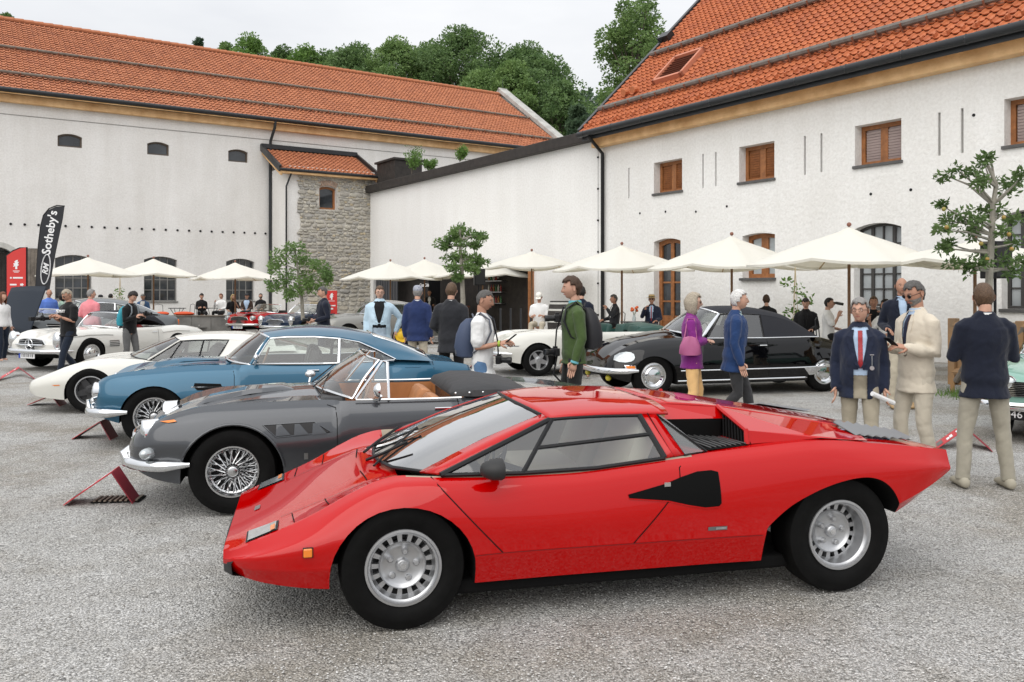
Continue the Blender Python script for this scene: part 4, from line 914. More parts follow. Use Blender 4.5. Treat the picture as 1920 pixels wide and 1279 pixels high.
# ================================================================ CLASSIC CARS
def kx(k, dz=0, fy=1): return [(a, b*fy+dz) for a, b in k]
def classic(c, m, zd, zf, yw, zw=.55, zl=.32, zb=.2, yd=.42, yf=.66, stations=None, arches=(), cock=None, imat=None, corner=None, ftop=.03, under=7.02, n=4, crown=.012, zbk=None, ydk=None, tumble=.5, shoulder=.6, sub=3, cut=None):
    """body from: zd centre deck height, zf fender crest height, yw half width; cock=(x0,x1,depth) open or glazed cabin"""
    F = lambda k: pchip(k) if isinstance(k, list) else (lambda x: k)
    xs = sorted(set([a for a, _ in zd]+[a for a, _ in zf]+[a for a, _ in yw]), reverse=True); fzd, fzf, fyw = F(zd), F(zf), F(yw); fzw, fzl, fzb = F(zw), F(zl), F(zbk or zb)
    W = max(b for _, b in yw); fyf = F(yf); fyd = F(ydk or yd)
    lines = [[], [], [], [], [], [], [], [], []]
    st = sorted(stations or xs, reverse=True)
    if cock: st = sorted(set([x for x in st if not (cock[0]-.06 < x < cock[0]+.06 or cock[1]-.06 < x < cock[1]+.06)]+[cock[0]+.035, cock[0]-.03, cock[1]+.03, cock[1]-.035, (cock[0]+cock[1])/2]), reverse=True)
    for x in st:
        w = fyw(x); r = w/W; d = fzd(x); f = fzf(x); inc = cock and cock[1] < x < cock[0]
        y3 = fyf(x)*min(1, r+.06 if r < .94 else 1); y2 = fyd(x)*min(1, r+.1 if r < .9 else 1)
        if inc: d = cock[2]; y3 = w-.085; y2 = w-.115
        z2 = (d*.55+f*.45-.02) if not inc else d
        pts = [(0, d), (y2*.5, d-crown if not inc else d), (y2, z2), (y3, f), (y3+(w-y3)*shoulder, f-(f-fzw(x))*.28), (w, fzw(x)), (w-.012*r, (fzw(x)+fzl(x))/2-.02), (w-.05*r, fzl(x)-(fzl(x)-fzb(x))*.9), (0, fzb(x))]
        for i, p in enumerate(pts): lines[i].append((x,)+p)
    curves = [([(a, y) for a, y, z in l], [(a, z) for a, y, z in l]) for l in lines]
    for i in (0, 8): curves[i] = (0, curves[i][1])
    return c.body(curves, st, set(corner if corner is not None else {7}) | ({2, 3} if cock and cock[2] < .62 else set()), m, arches, interior=(lambda x, l: cock[1]-.0 < x < cock[0]+.0 and l < 2.95) if cock else None, n=n, imat=imat, under=under, sub=sub, cut=cut)
def windscreen(c, base, top, gm=GLASS, fm=CHROME, r=.014, bulge=.015, name='windshield', nu=4, frame=True):
    mid = [tuple((a+b)/2+(bulge if i == 0 else bulge*.4 if i == 2 else 0) for i, (a, b) in enumerate(zip(p, q))) for p, q in zip(base, top)]
    o = c.grid(name, [base, mid, top], gm, nu, 4, mirror=True)
    L = c.last; n = len(L[0])
    if frame:
        ring = L[0]+[r_[-1] for r_ in L[1:]]+L[-1][::-1][1:]+[r_[0] for r_ in L[-2:0:-1]]
        MB().tube(ring, r, 6, closed=True).build('windshield_frame', fm, o, smooth=True)
    return o
def bars(c, pts, r, m, name='trim', both=True, parent=None): c.tube(name, pts, r, m, both=both, parent=parent, n=6)
def handle(c, x, z, both=True, m=CHROME, parent=None):
    for sg in ((1, -1) if both else (1,)):
        p, q = c.side(x, z, sg, .022), c.side(x-.13, z, sg, .022); b = MB().tube([c.side(x, z, sg, 0), p, q, c.side(x-.13, z, sg, 0)], [.006, .009, .009, .006], 6); b.build('door_handle', m, parent or c.root, smooth=True)
def bumper(c, pts, r, m=CHROME, flat=1.6, n=10, name='bumper'):
    P = [(x, y, z) for x, y, z in pts]+[(x, -y, z) for x, y, z in pts[::-1] if y > 1e-6]
    rs = [r*.55]+[r]*(len(P)-2)+[r*.55]
    out = []
    V = [Vector(p) for p in P]
    for i in range(len(V)-1):
        p0 = V[i-1] if i else 2*V[i]-V[i+1]; p3 = V[i+2] if i+2 < len(V) else 2*V[i+1]-V[i]
        for k in range(5):
            t = k/5; out.append(.5*((2*V[i])+(V[i+1]-p0)*t+(2*p0-5*V[i]+4*V[i+1]-p3)*t*t+(3*V[i]-p0-3*V[i+1]+p3)*t**3))
    out.append(V[-1]); K = len(out)
    rr = [r*min(1, .45+min(i, K-1-i)*.14) for i in range(K)]
    return MB().tube(out, rr, n, flat=flat).build(name, m, c.root, smooth=True)
TAN = mat('tan_leather', (.42, .17, .055), rough=.5, var=.15, vs=8, bump=.05, bs=40)
BLK_L = mat('black_leather', (.02, .02, .021), rough=.5)
FABRIC = mat('black_tonneau', (.022, .022, .024), rough=.62, var=.2, vs=8, bump=.25, bs=9, bd=.03)
G_CARS = 'cars parked on the gravel'

# ---------------------------------------------------------------- grey convertible
c = Car('grey_convertible', 'metallic grey open convertible with tan seats and wire wheels behind the red car', 437, 6.5, 14, 1.2, .72, G_CARS)
GREY = paint('grey_metallic', (.070, .074, .081), metal=.55, rough=.27)
zd = [(2.0, .47), (1.95, .56), (1.85, .63), (1.7, .71), (1.4, .80), (1.0, .862), (.62, .885), (.5, .87), (.3, .83), (-.6, .86), (-1.0, .865), (-1.5, .80), (-2.1, .715), (-2.3, .64), (-2.35, .55)]
zf = [(2.0, .48), (1.95, .575), (1.85, .66), (1.74, .716), (1.6, .774), (1.4, .815), (1.07, .83), (.6, .836), (.3, .828), (-.5, .82), (-.9, .85), (-1.3, .845), (-1.8, .785), (-2.1, .73), (-2.3, .65), (-2.35, .56)]
yw = [(2.0, .40), (1.95, .56), (1.85, .68), (1.7, .755), (1.4, .815), (1.1, .825), (.4, .81), (-.5, .815), (-1.2, .84), (-1.8, .78), (-2.2, .66), (-2.3, .56), (-2.35, .42)]
bd = classic(c, GREY, zd, zf, yw, zw=[(2.0, .46), (1.7, .56), (0, .55), (-2.35, .52)], zl=[(2.0, .42), (1.7, .33), (1, .30), (-1.6, .3), (-2.35, .42)], zbk=[(2.0, .40), (1.75, .27), (1.2, .2), (-1.5, .2), (-2.0, .3), (-2.35, .40)],
             arches=[(arch(1.2, .30, .375, rz=.375), .45), (arch(-1.2, .30, .36), .45)], cock=(.42, -.58, .48), imat=TAN, stations=[2.0, 1.97, 1.92, 1.85, 1.74, 1.6, 1.4, 1.2, 1.0, .8, .62, .5, .2, -.1, -.3, -.75, -1.0, -1.3, -1.6, -1.9, -2.15, -2.28, -2.35])
c.ribbon('arch_lip', [(1.2+.385*math.cos(t), .30+.385*math.sin(t)) for t in [R(8+i*8.2) for i in range(21)]], .02, GREY, bd, both=True, thick=.011)
BT = [(.30, .69, .84), (.45, .5, .872), (.55, .25, .888), (.58, 0, .893)]
windscreen(c, BT[::-1], [(.20, 0, 1.165), (.19, .25, 1.16), (.15, .46, 1.148), (.085, .57, 1.13)], fm=CHROME, r=.011)
bars(c, [(.28, .715, .838), (.06, .60, 1.125), (.02, .625, 1.118), (.02, .735, .835)], .011, CHROME, 'quarter_light_frame')
qg = c.grid('quarter_light', [[(.26, .71, .845), (.03, .73, .845)], [(.06, .60, 1.11), (.03, .62, 1.11)]], GLASS, 2, 2)
bars(c, [(.28, .755, .838), (0, .752, .833), (-.3, .752, .830), (-.56, .755, .832)], .008, CHROME, 'door_top_trim', parent=bd)
c.ribbon('door_gap', [(.50, .80), (.435, .78), (.425, .70), (.425, .27)], .006, DARKIN, bd, both=True); c.ribbon('door_gap', [(-.53, .82), (-.545, .66), (-.53, .4)], .006, DARKIN, bd, both=True)
handle(c, -.34, .745)
MB().lathe([(0, .004), (.018, .004), (.018, 0)], 12, Matrix.Translation(c.side(-.47, .715, 1, .002))).build('key_lock', CHROME, bd)
# three fender louvres in a framed slot
fr = [(.98, .672), (.60, .682), (.47, .60), (.88, .578), (.98, .672)]
c.patch('fender_vent', fr[:-1], mat('vent_dark', (.015, .015, .016), rough=.6), bd, both=True); c.ribbon('vent_frame', fr, .01, GREY, bd, both=True, thick=.006)
for k in range(3):
    x = .90-k*.135; c.patch('vent_blade', [(x-.02, .669), (x-.055, .67), (x-.125, .592), (x-.015, .585)], GREY, bd, both=True, off=.012)
c.patch('coachbuilder_badge', [(.675, .40), (.645, .40), (.645, .45), (.675, .45)], STEEL, bd); c.ribbon('sill_trim', [(.84, .225), (-.84, .225)], .018, CHROME, bd, both=True, off=.004)
for sg in (1, -1):
    hl = MB().lathe([(.085, -.10), (.098, -.01), (.102, .012), (.094, .022), (.088, .012)], 28, Matrix.Translation((1.835, .575*sg, .615)) @ Matrix.Rotation(R(-90+10*sg), 4, 'Z') @ Matrix.Rotation(R(-12), 4, 'X')).build('headlight', CHROME, c.root, smooth=True)
    MB().lathe([(.09, .008), (.07, .03), (.035, .042), (0, .047)], 20, Matrix.Translation((1.835, .575*sg, .615)) @ Matrix.Rotation(R(-90+10*sg), 4, 'Z') @ Matrix.Rotation(R(-12), 4, 'X')).build('lens', LENS, hl, smooth=True)
    b = MB().ball((0, 0, 0), (.05, .085, .045), 14); o = b.build('fog_lamp', LENS, c.root, smooth=True); o.location = c.side(1.80, .48, sg, .0); o.rotation_euler = (0, 0, -.6*sg)
c.patch('side_marker', [(1.73, .705), (1.62, .722), (1.60, .713), (1.66, .70)], AMBER, bd, both=True, off=.008)
bumper(c, [(1.50, .80, .40), (1.72, .775, .39), (1.90, .62, .385), (1.99, .40, .385)], .042, flat=1.0)
b = MB(); [b.tube([(1.86+.06*math.sin(t), sg*(.40+.05), .385+.0), (1.98, sg*.36, .42), (2.0, sg*.34, .47)], .05, 10) for sg in (1, -1) for t in (0,)]; 
for sg in (1, -1): MB().tube([(1.93, .44*sg, .34), (2.0, .40*sg, .37), (2.02, .38*sg, .43), (1.97, .36*sg, .49)], [.035, .05, .048, .02], 10).build('overrider', CHROME, c.root, smooth=True)
b = MB(); P = [(1.985+.012*math.cos(t)*0, .40*math.cos(t), .49+.075*math.sin(t)) for t in [2*math.pi*k/28 for k in range(28)]]; b.tube([(2.005-.1*(p[1]/.40)**2*.6, p[1], p[2]) for p in P], .012, 6, closed=True); gr = b.build('grille_surround', CHROME, c.root, smooth=True)
for k in range(5): MB().tube([(1.985, -.34, .44+k*.025), (2.01, 0, .44+k*.025), (1.985, .34, .44+k*.025)], .005, 4).build('grille_bar', CHROME, gr)
c.seat(-.22, .36, TAN, .40, .44, .52, recl=.35); c.box('dashboard', (.45, 0, .78), (.2, 1.25, .14), BLK_L, bevel=.03); c.steering(.20, .36, .80, .19)
b = MB(); b.loft([[Vector((x, y, z)) for x, y, z in ((-.50-.0*k, w*math.cos(t), z0+h*max(0, math.sin(t))) for t in [math.pi*i/14 for i in range(15)])] for k, w, z0, h in ((0, .66, .82, .06),)] if False else
              [[Vector((x, w*math.cos(t), z0+h*math.sin(t)**.55 if math.sin(t) > 1e-6 else z0)) for t in [math.pi*i/16 for i in range(17)]] for x, w, z0, h in ((-.50, .60, .83, .03), (-.54, .66, .83, .085), (-.68, .71, .83, .125), (-.86, .72, .835, .115), (-1.02, .71, .84, .075), (-1.12, .66, .845, .055), (-1.16, .62, .85, .01))])
b.build('tonneau_cover', FABRIC, c.root, smooth=True)
for k in range(6):
    x = -.52-k*.115; MB().ball((x, .715-.004*k*k, .862), .011, 8).build('snap_button', CHROME, c.root, smooth=True)
c.tube('mirror', [(.10, .76, .83), (.09, .80, .87)], .012, CHROME); MB().lathe([(.0, .05), (.03, .045), (.055, .02), (.058, 0), (0, 0)], 16, Matrix.Translation((.10, .81, .915)) @ Matrix.Rotation(R(-90), 4, 'Z')).build('mirror_head', CHROME, c.root, smooth=True)
c.tube('wiper', [(.60, .3, .90), (.40, .02, 1.03)], .006, BLACK, n=5); c.tube('wiper', [(.60, -.1, .90), (.40, -.35, 1.03)], .006, BLACK, n=5)
c.tube('far_mirror', [(.62, -.64, .84), (.61, -.65, .89)], .01, CHROME); MB().ball((.61, -.66, .915), (.05, .035, .035), 10).build('far_mirror_head', CHROME, c.root, smooth=True)
b = MB(); b.loft([[Vector((x, y, z)) for y, z in ((-.2, z0), (-.17, z0+h), (.17, z0+h), (.2, z0))] for x, z0, h in ((1.55, .745, .0), (1.45, .78, .03), (1.1, .845, .035), (.85, .865, .03), (.75, .87, 0))], closed=False, cap=False); b.build('hood_scoop', GREY, bd, smooth=True)
c.ribbon('boot_gap', [(-1.25, .45), (-1.3, .5), (-2.05, .5)], .006, DARKIN, bd, where='top', both=True); c.ribbon('boot_gap', [(-1.25, -.45), (-1.24, 0), (-1.25, .45)], .006, DARKIN, bd, where='top')
for sg in (1, -1): MB().ball((-2.27, .55*sg, .60), (.05, .09, .06), 12).build('tail_lamp', mat('red_lens', (.5, .02, .01), rough=.2, coat=.5), c.root, smooth=True)
bumper(c, [(-2.1, .75, .42), (-2.34, .6, .42), (-2.44, .2, .42)], .04, flat=1.3)
c.wheel(1.2, .695, .325, .185, 'wire', .19); c.wheel(-1.2, .695, .325, .185, 'wire', .19)

# ---------------------------------------------------------------- blue coupe
c = Car('blue_coupe', 'metallic light blue fastback coupe with chrome wire wheels between grey and white cars', 290, 9.25, 15, 1.245, .72, G_CARS)
BLUE = paint('blue_metallic', (.030, .112, .185), metal=.35, rough=.28)
zd = [(1.92, .52), (1.86, .62), (1.75, .69), (1.6, .755), (1.4, .83), (1.1, .885), (.67, .905), (.45, .895), (-1.5, .90), (-1.75, .90), (-2.0, .86), (-2.2, .80), (-2.3, .68)]
zf = [(1.92, .55), (1.86, .68), (1.80, .735), (1.7, .782), (1.6, .805), (1.22, .845), (.82, .868), (.4, .872), (-.7, .86), (-1.36, .885), (-1.8, .87), (-2.1, .835), (-2.25, .80), (-2.3, .74)]
yw = [(1.92, .42), (1.86, .62), (1.78, .72), (1.6, .79), (1.3, .835), (1.0, .84), (.3, .83), (-.6, .835), (-1.25, .85), (-1.8, .80), (-2.15, .74), (-2.25, .71), (-2.3, .66)]
bd = classic(c, BLUE, zd, zf, yw, zw=.57, zl=[(1.92, .45), (1.6, .33), (-1.8, .33), (-2.3, .45)], zbk=[(1.92, .42), (1.7, .3), (1.2, .21), (-1.6, .21), (-2.3, .42)], arches=[(arch(1.245, .32, .35), .45), (arch(-1.245, .32, .35), .45)],
             cock=(.38, -1.25, .55), imat=BLK_L, stations=[1.92, 1.9, 1.86, 1.78, 1.68, 1.5, 1.3, 1.1, .9, .67, .5, .1, -.3, -.7, -1.0, -1.4, -1.6, -1.8, -2.0, -2.15, -2.25, -2.3])
windscreen(c, [(.55, 0, .915), (.52, .25, .905), (.42, .5, .885), (.25, .69, .868)], [(.17, 0, 1.215), (.165, .25, 1.21), (.13, .43, 1.195), (.06, .56, 1.165)], fm=CHROME)
rows = [[(.17, 0, 1.225), (.16, .25, 1.22), (.13, .43, 1.205), (.055, .575, 1.165)], [(-.15, 0, 1.268), (-.15, .25, 1.26), (-.15, .44, 1.235), (-.15, .59, 1.18)], [(-.45, 0, 1.282), (-.45, .25, 1.272), (-.45, .44, 1.243), (-.45, .60, 1.178)],
        [(-.8, 0, 1.255), (-.8, .25, 1.245), (-.8, .43, 1.215), (-.85, .60, 1.14)], [(-1.12, 0, 1.195), (-1.12, .25, 1.185), (-1.14, .42, 1.16), (-1.15, .615, 1.045)]]
c.grid('roof', rows, BLUE, 4, 4, parent=bd, mirror=True)
back = [[(-1.12, 0, 1.195), (-1.12, .25, 1.185), (-1.14, .42, 1.16)], [(-1.45, 0, 1.085), (-1.45, .26, 1.075), (-1.46, .45, 1.05)], [(-1.76, 0, .955), (-1.76, .28, .945), (-1.74, .48, .92)]]
o = c.grid('rear_window', back, GLASS_D, 4, 4, mirror=True); L = c.last; MB().tube(L[0]+[r_[-1] for r_ in L[1:]]+L[-1][::-1][1:]+[r_[0] for r_ in L[-2:0:-1]], .012, 6, closed=True).build('frame', CHROME, o, smooth=True)
for sg in (1, -1):
    fl = lambda G: [[(p[0], p[1]*sg, p[2]) for p in r_] for r_ in G]
    c.grid('rear_pillar', fl([[(-1.14, .42, 1.16), (-1.15, .615, 1.045), (-1.22, .66, .98), (-1.38, .735, .895)], [(-1.46, .45, 1.05), (-1.5, .60, .985), (-1.52, .67, .93), (-1.55, .74, .886)], [(-1.74, .48, .92), (-1.76, .60, .905), (-1.78, .68, .885), (-1.8, .73, .868)]]), BLUE, 4, 4, parent=bd)
    tops = [(.05, .575, 1.15), (-.15, .588, 1.165), (-.45, .598, 1.163), (-.72, .60, 1.14)]; bots = [(.22, .745, .878), (-.08, .755, .874), (-.45, .758, .868), (-.70, .758, .868)]
    w1 = c.grid('side_window', [[(p[0], p[1]*sg, p[2]) for p in bots], [(p[0], p[1]*sg, p[2]) for p in tops]], GLASS, 3, 3)
    MB().tube([(p[0], p[1]*sg, p[2]) for p in bots+tops[::-1]], .012, 6, closed=True).build('frame', CHROME, w1, smooth=True)
    t2 = [(-.74, .60, 1.138), (-.95, .612, 1.095), (-1.16, .65, 1.0), (-1.36, .735, .897)]; b2 = [(-.72, .758, .868), (-.95, .755, .872), (-1.16, .752, .878), (-1.34, .745, .885)]
    w2 = c.grid('quarter_window', [[(p[0], p[1]*sg, p[2]) for p in b2], [(p[0], p[1]*sg, p[2]) for p in t2]], GLASS, 3, 3)
    MB().tube([(p[0], p[1]*sg, p[2]) for p in b2+t2[::-1]], .012, 6, closed=True).build('frame', CHROME, w2, smooth=True)
    MB().tube([(-.71, .762*sg, .868), (-.73, .604*sg, 1.14)], .02, 6).build('pillar', CHROME, w2)
    c.tube('windshield_pillar', [(.25, .70*sg, .868), (.06, .572*sg, 1.16)], .022, BLUE, parent=bd)
    c.grid('roof_rail', [[(.045, .58*sg, 1.155), (.055, .572*sg, 1.166)], [(-.45, .60*sg, 1.165), (-.45, .60*sg, 1.18)], [(-.85, .605*sg, 1.12), (-.85, .60*sg, 1.142)], [(-1.15, .65*sg, 1.01), (-1.15, .615*sg, 1.046)], [(-1.38, .735*sg, .893), (-1.38, .735*sg, .897)]], BLUE, 2, 4, parent=bd)
c.ribbon('door_gap', [(.44, .85), (.42, .75), (.415, .3)], .006, DARKIN, bd, both=True); c.ribbon('door_gap', [(-.70, .855), (-.69, .6), (-.62, .3)], .006, DARKIN, bd, both=True)
c.patch('side_vent', [(.83, .69), (.56, .675), (.54, .635), (.58, .605), (.80, .612), (.84, .65)], DARKIN, bd, both=True); c.ribbon('vent_strip', [(.86, .648), (.50, .638)], .012, CHROME, bd, both=True, off=.008)
handle(c, -.36, .79); c.patch('fuel_flap', [(-1.48, .905), (-1.66, .905), (-1.67, .86), (-1.49, .86)], BLUE, bd, off=.004)
c.ribbon('boot_gap', [(-1.80, .87), (-1.81, .78)], .006, DARKIN, bd)
for sg in (1, -1):
    M = Matrix.Translation((1.85, .585*sg, .60)) @ Matrix.Rotation(R(-90), 4, 'Z'); o = MB().lathe([(.09, -.08), (.104, -.01), (.11, .01), (.10, .02), (.094, .01)], 24, M).build('headlight', CHROME, c.root, smooth=True); MB().lathe([(.104, .006), (.06, .035), (0, .045)], 20, M).build('lens', LENS, o, smooth=True)
    MB().lathe([(.045, -.04), (.05, .01), (.03, .03), (0, .035)], 14, Matrix.Translation((1.88, .56*sg, .50)) @ Matrix.Rotation(R(-90), 4, 'Z')).build('indicator', CHROME, c.root, smooth=True)
    MB().box((-2.30, .60*sg, .645), (.035, .09, .19)).build('tail_lamp', mat('orange_lens', (.75, .16, .02), rough=.2, coat=.5), c.root, bevel=.015)
    MB().tube([(1.9, .42*sg, .40), (1.96, .40*sg, .42), (1.97, .40*sg, .50)], [.03, .035, .02], 8).build('overrider', CHROME, c.root, smooth=True)
bumper(c, [(1.50, .83, .40), (1.74, .80, .395), (1.90, .62, .39), (1.96, .30, .39)], .045, flat=1.1); bumper(c, [(-1.95, .82, .42), (-2.25, .68, .42), (-2.36, .3, .42)], .04, flat=1.1)
b = MB(); P = [(1.93-.05*abs(u)**2, .40*u, .53+v) for u, v in [(-1, .0), (-.8, .06), (-.4, .09), (0, .10), (.4, .09), (.8, .06), (1, 0), (.7, -.05), (0, -.07), (-.7, -.05)]]; b.tube(P, .013, 6, closed=True); b.build('grille_surround', CHROME, c.root, smooth=True)
for k in range(6): MB().tube([(1.90, -.30, .48+k*.022), (1.925, 0, .48+k*.022), (1.90, .30, .48+k*.022)], .005, 4).build('grille_bar', CHROME, c.root)
b = MB(); b.loft([[Vector((x, y, z)) for y, z in ((-.24, z0), (-.2, z0+h), (.2, z0+h), (.24, z0))] for x, z0, h in ((1.36, .80, .0), (1.30, .83, .05), (1.0, .885, .035), (.62, .90, 0))], closed=False, cap=False); b.build('hood_scoop', BLUE, bd, smooth=True)
c.tube('mirror', [(.20, .77, .87), (.19, .80, .92)], .01, CHROME); MB().ball((.19, .81, .955), (.03, .05, .04), 12).build('mirror_head', CHROME, c.root, smooth=True)
c.seat(-.3, .34, BLK_L, .55, .5, .46); c.steering(.12, .34, .86, .18); c.box('dashboard', (.35, 0, .82), (.25, 1.2, .12), BLK_L, bevel=.03)
c.wheel(1.245, .70, .335, .18, 'wire', .205); c.wheel(-1.245, .70, .335, .18, 'wire', .205)

# ---------------------------------------------------------------- white low coupe
c = Car('white_coupe', 'low cream white coupe with pointed nose beside the blue coupe', 172, 11.9, 15, 1.225, .72, G_CARS)
CREAM = paint('cream_white', (.66, .65, .60), rough=.3)
zd = [(2.13, .34), (2.05, .42), (1.9, .49), (1.6, .60), (1.2, .70), (.8, .75), (.65, .76), (-.9, .80), (-1.5, .82), (-1.9, .80), (-2.1, .72)]
zf = [(2.13, .345), (2.05, .43), (1.9, .50), (1.75, .56), (1.5, .66), (1.2, .73), (1.0, .745), (.76, .735), (.4, .70), (-.1, .695), (-.5, .72), (-1.0, .80), (-1.4, .82), (-1.9, .79), (-2.1, .73)]
yw = [(2.13, .28), (2.05, .50), (1.9, .66), (1.7, .77), (1.4, .85), (1.1, .865), (.3, .84), (-.5, .85), (-1.2, .88), (-1.8, .83), (-2.1, .74)]
bd = classic(c, CREAM, zd, zf, yw, zw=[(2.13, .33), (1.9, .40), (1.5, .47), (0, .45), (-2.1, .55)], zl=[(2.13, .31), (1.6, .26), (-1.6, .27), (-2.1, .42)], zbk=[(2.13, .30), (1.9, .22), (1.2, .17), (-1.6, .18), (-2.1, .4)], arches=[(arch(1.225, .27, .335, rz=.345), .45), (arch(-1.225, .28, .345), .45)],
             cock=(.5, -.75, .45), imat=BLK_L, yf=.68, stations=[2.13, 2.11, 2.05, 1.95, 1.75, 1.5, 1.25, 1.0, .8, .65, .3, 0, -.3, -.6, -.9, -1.2, -1.5, -1.8, -2.0, -2.1])
windscreen(c, [(.82, 0, .765), (.79, .25, .758), (.68, .5, .735), (.50, .68, .71)], [(.20, 0, 1.02), (.19, .25, 1.015), (.15, .42, 1.0), (.09, .53, .975)], gm=GLASS, fm=BLACK, r=.009)
rows = [[(.20, 0, 1.027), (.19, .25, 1.022), (.15, .42, 1.007), (.085, .545, .975)], [(-.1, 0, 1.065), (-.1, .25, 1.06), (-.1, .43, 1.04), (-.1, .565, .985)], [(-.5, 0, 1.08), (-.5, .25, 1.072), (-.5, .43, 1.05), (-.5, .58, .985)],
        [(-.85, 0, 1.065), (-.85, .25, 1.055), (-.86, .45, 1.03), (-.9, .62, .95)], [(-1.2, 0, 1.0), (-1.2, .25, .99), (-1.22, .47, .965), (-1.25, .68, .88)]]
c.grid('roof', rows, CREAM, 4, 4, parent=bd, mirror=True)
o = c.grid('rear_window', [[(-1.2, 0, 1.0), (-1.2, .25, .99), (-1.22, .47, .965)], [(-1.5, 0, .92), (-1.5, .27, .91), (-1.5, .5, .885)], [(-1.8, 0, .825), (-1.8, .3, .815), (-1.78, .52, .80)]], GLASS_D, 4, 3, mirror=True)
for sg in (1, -1):
    fl = lambda q: [(p[0], p[1]*sg, p[2]) for p in q]
    tops = [(.09, .55, .965), (-.1, .565, .975), (-.35, .575, .978), (-.585, .585, .972)]; bots = [(.48, .74, .70), (.1, .757, .70), (-.2, .76, .708), (-.44, .765, .728)]
    w1 = c.grid('side_window', [fl(bots), fl(tops)], GLASS, 3, 3); MB().tube(fl(bots+tops[::-1]), .012, 6, closed=True).build('frame', BLACK, w1, smooth=True)
    MB().tube(fl([(.22, .757, .70), (.06, .56, .965)]), .01, 5).build('divider', BLACK, w1); MB().tube(fl([(-.18, .76, .706), (-.24, .575, .975)]), .012, 5).build('divider', BLACK, w1)
    c.grid('rear_pillar', [fl([(-.585, .585, .98), (-.53, .67, .85), (-.45, .768, .728)]), fl([(-.9, .62, .95), (-.88, .70, .87), (-.85, .775, .775)]), fl([(-1.25, .68, .88), (-1.25, .73, .85), (-1.25, .78, .812)]), fl([(-1.5, .5, .885), (-1.52, .66, .86), (-1.55, .78, .81)])], CREAM, 3, 4, parent=bd)
    c.grid('roof_rail', [fl([(.085, .553, .965), (.085, .545, .977)]), fl([(-.35, .578, .978), (-.35, .577, .99)]), fl([(-.6, .59, .972), (-.6, .588, .985)])], CREAM, 2, 3, parent=bd)
    c.tube('windshield_pillar', fl([(.50, .70, .71), (.09, .545, .972)]), .016, CREAM, parent=bd)
c.patch('side_marker', [(1.72, .40), (1.62, .405), (1.60, .393), (1.68, .388)], AMBER, bd, both=True, off=.006); c.ribbon('door_gap', [(.55, .70), (.50, .55), (.48, .22)], .006, DARKIN, bd, both=True); c.ribbon('door_gap', [(-.45, .72), (-.44, .3)], .006, DARKIN, bd, both=True)
c.ribbon('hood_gap', [(.86, .55), (1.8, .5)], .005, DARKIN, bd, where='top', both=True)
c.seat(-.22, .34, BLK_L, .45, .46, .45); c.steering(.22, .34, .72, .17, rim=BLACK); c.box('dashboard', (.5, 0, .66), (.25, 1.2, .1), BLK_L, bevel=.03)
c.wheel(1.225, .72, .315, .205, 'darkstar', .195); c.wheel(-1.225, .72, .32, .22, 'darkstar', .195)

# ---------------------------------------------------------------- black limousine-length cabriolet (soft top up)
c = Car('black_cabriolet', 'long glossy black cabriolet with closed black soft top and chrome side strips', 1222, 13.6, 14, 1.56, .75, G_CARS)
BLK = paint('black_paint', (.002, .002, .0026), rough=.2)
zd = [(2.30, .46), (2.26, .58), (2.18, .69), (2.0, .82), (1.75, .915), (1.4, .985), (1.05, 1.03), (.9, 1.03), (-1.5, .95), (-1.8, .87), (-2.1, .74), (-2.35, .56), (-2.45, .46)]
zf = [(2.30, .45), (2.26, .56), (2.18, .66), (2.0, .775), (1.75, .865), (1.4, .92), (1.0, .935), (.5, .925), (-.4, .915), (-1.3, .93), (-1.7, .87), (-2.1, .72), (-2.45, .46)]
yw = [(2.30, .52), (2.26, .66), (2.14, .79), (1.92, .865), (1.5, .895), (0, .895), (-1, .87), (-1.7, .78), (-2.2, .68), (-2.45, .5)]
bd = classic(c, BLK, zd, zf, yw, zw=[(2.3, .42), (1.8, .55), (0, .55), (-2.45, .45)], zl=[(2.3, .4), (1.9, .32), (-1.8, .3), (-2.45, .42)], zbk=[(2.3, .39), (2.0, .25), (1.2, .19), (-1.7, .2), (-2.45, .4)], arches=[(arch(1.56, .30, .385, rz=.36), .5), (arch(-1.56, .27, .36, rz=.30), .5)],
             cock=(.75, -1.3, .6), imat=BLK_L, yf=.64, shoulder=.55, stations=[2.30, 2.28, 2.23, 2.14, 2.02, 1.86, 1.7, 1.45, 1.2, 1.05, .9, .3, 0, -.4, -.8, -1.1, -1.5, -1.7, -1.9, -2.1, -2.3, -2.45])
windscreen(c, [(.98, 0, 1.035), (.95, .3, 1.02), (.82, .55, .98), (.66, .70, .935)], [(.42, 0, 1.40), (.41, .25, 1.39), (.37, .42, 1.36), (.28, .54, 1.315)], fm=CHROME, r=.018)
TOP = mat('black_canvas', (.010, .011, .016), rough=.85, bump=.15, bs=300, bd=.003)
rows = [[(.41, 0, 1.405), (.40, .25, 1.395), (.36, .42, 1.365), (.28, .545, 1.32)], [(.0, 0, 1.44), (0, .3, 1.425), (0, .46, 1.39), (0, .58, 1.325)], [(-.45, 0, 1.425), (-.45, .3, 1.41), (-.45, .47, 1.37), (-.45, .60, 1.30)], [(-.9, 0, 1.34), (-.9, .3, 1.325), (-.9, .48, 1.285), (-.88, .62, 1.22)], [(-1.1, 0, 1.25), (-1.1, .3, 1.235), (-1.1, .5, 1.2), (-1.1, .65, 1.13)], [(-1.52, 0, .965), (-1.52, .3, .955), (-1.5, .55, .94), (-1.47, .72, .925)]]
c.grid('soft_top', rows, TOP, 4, 4, mirror=True)
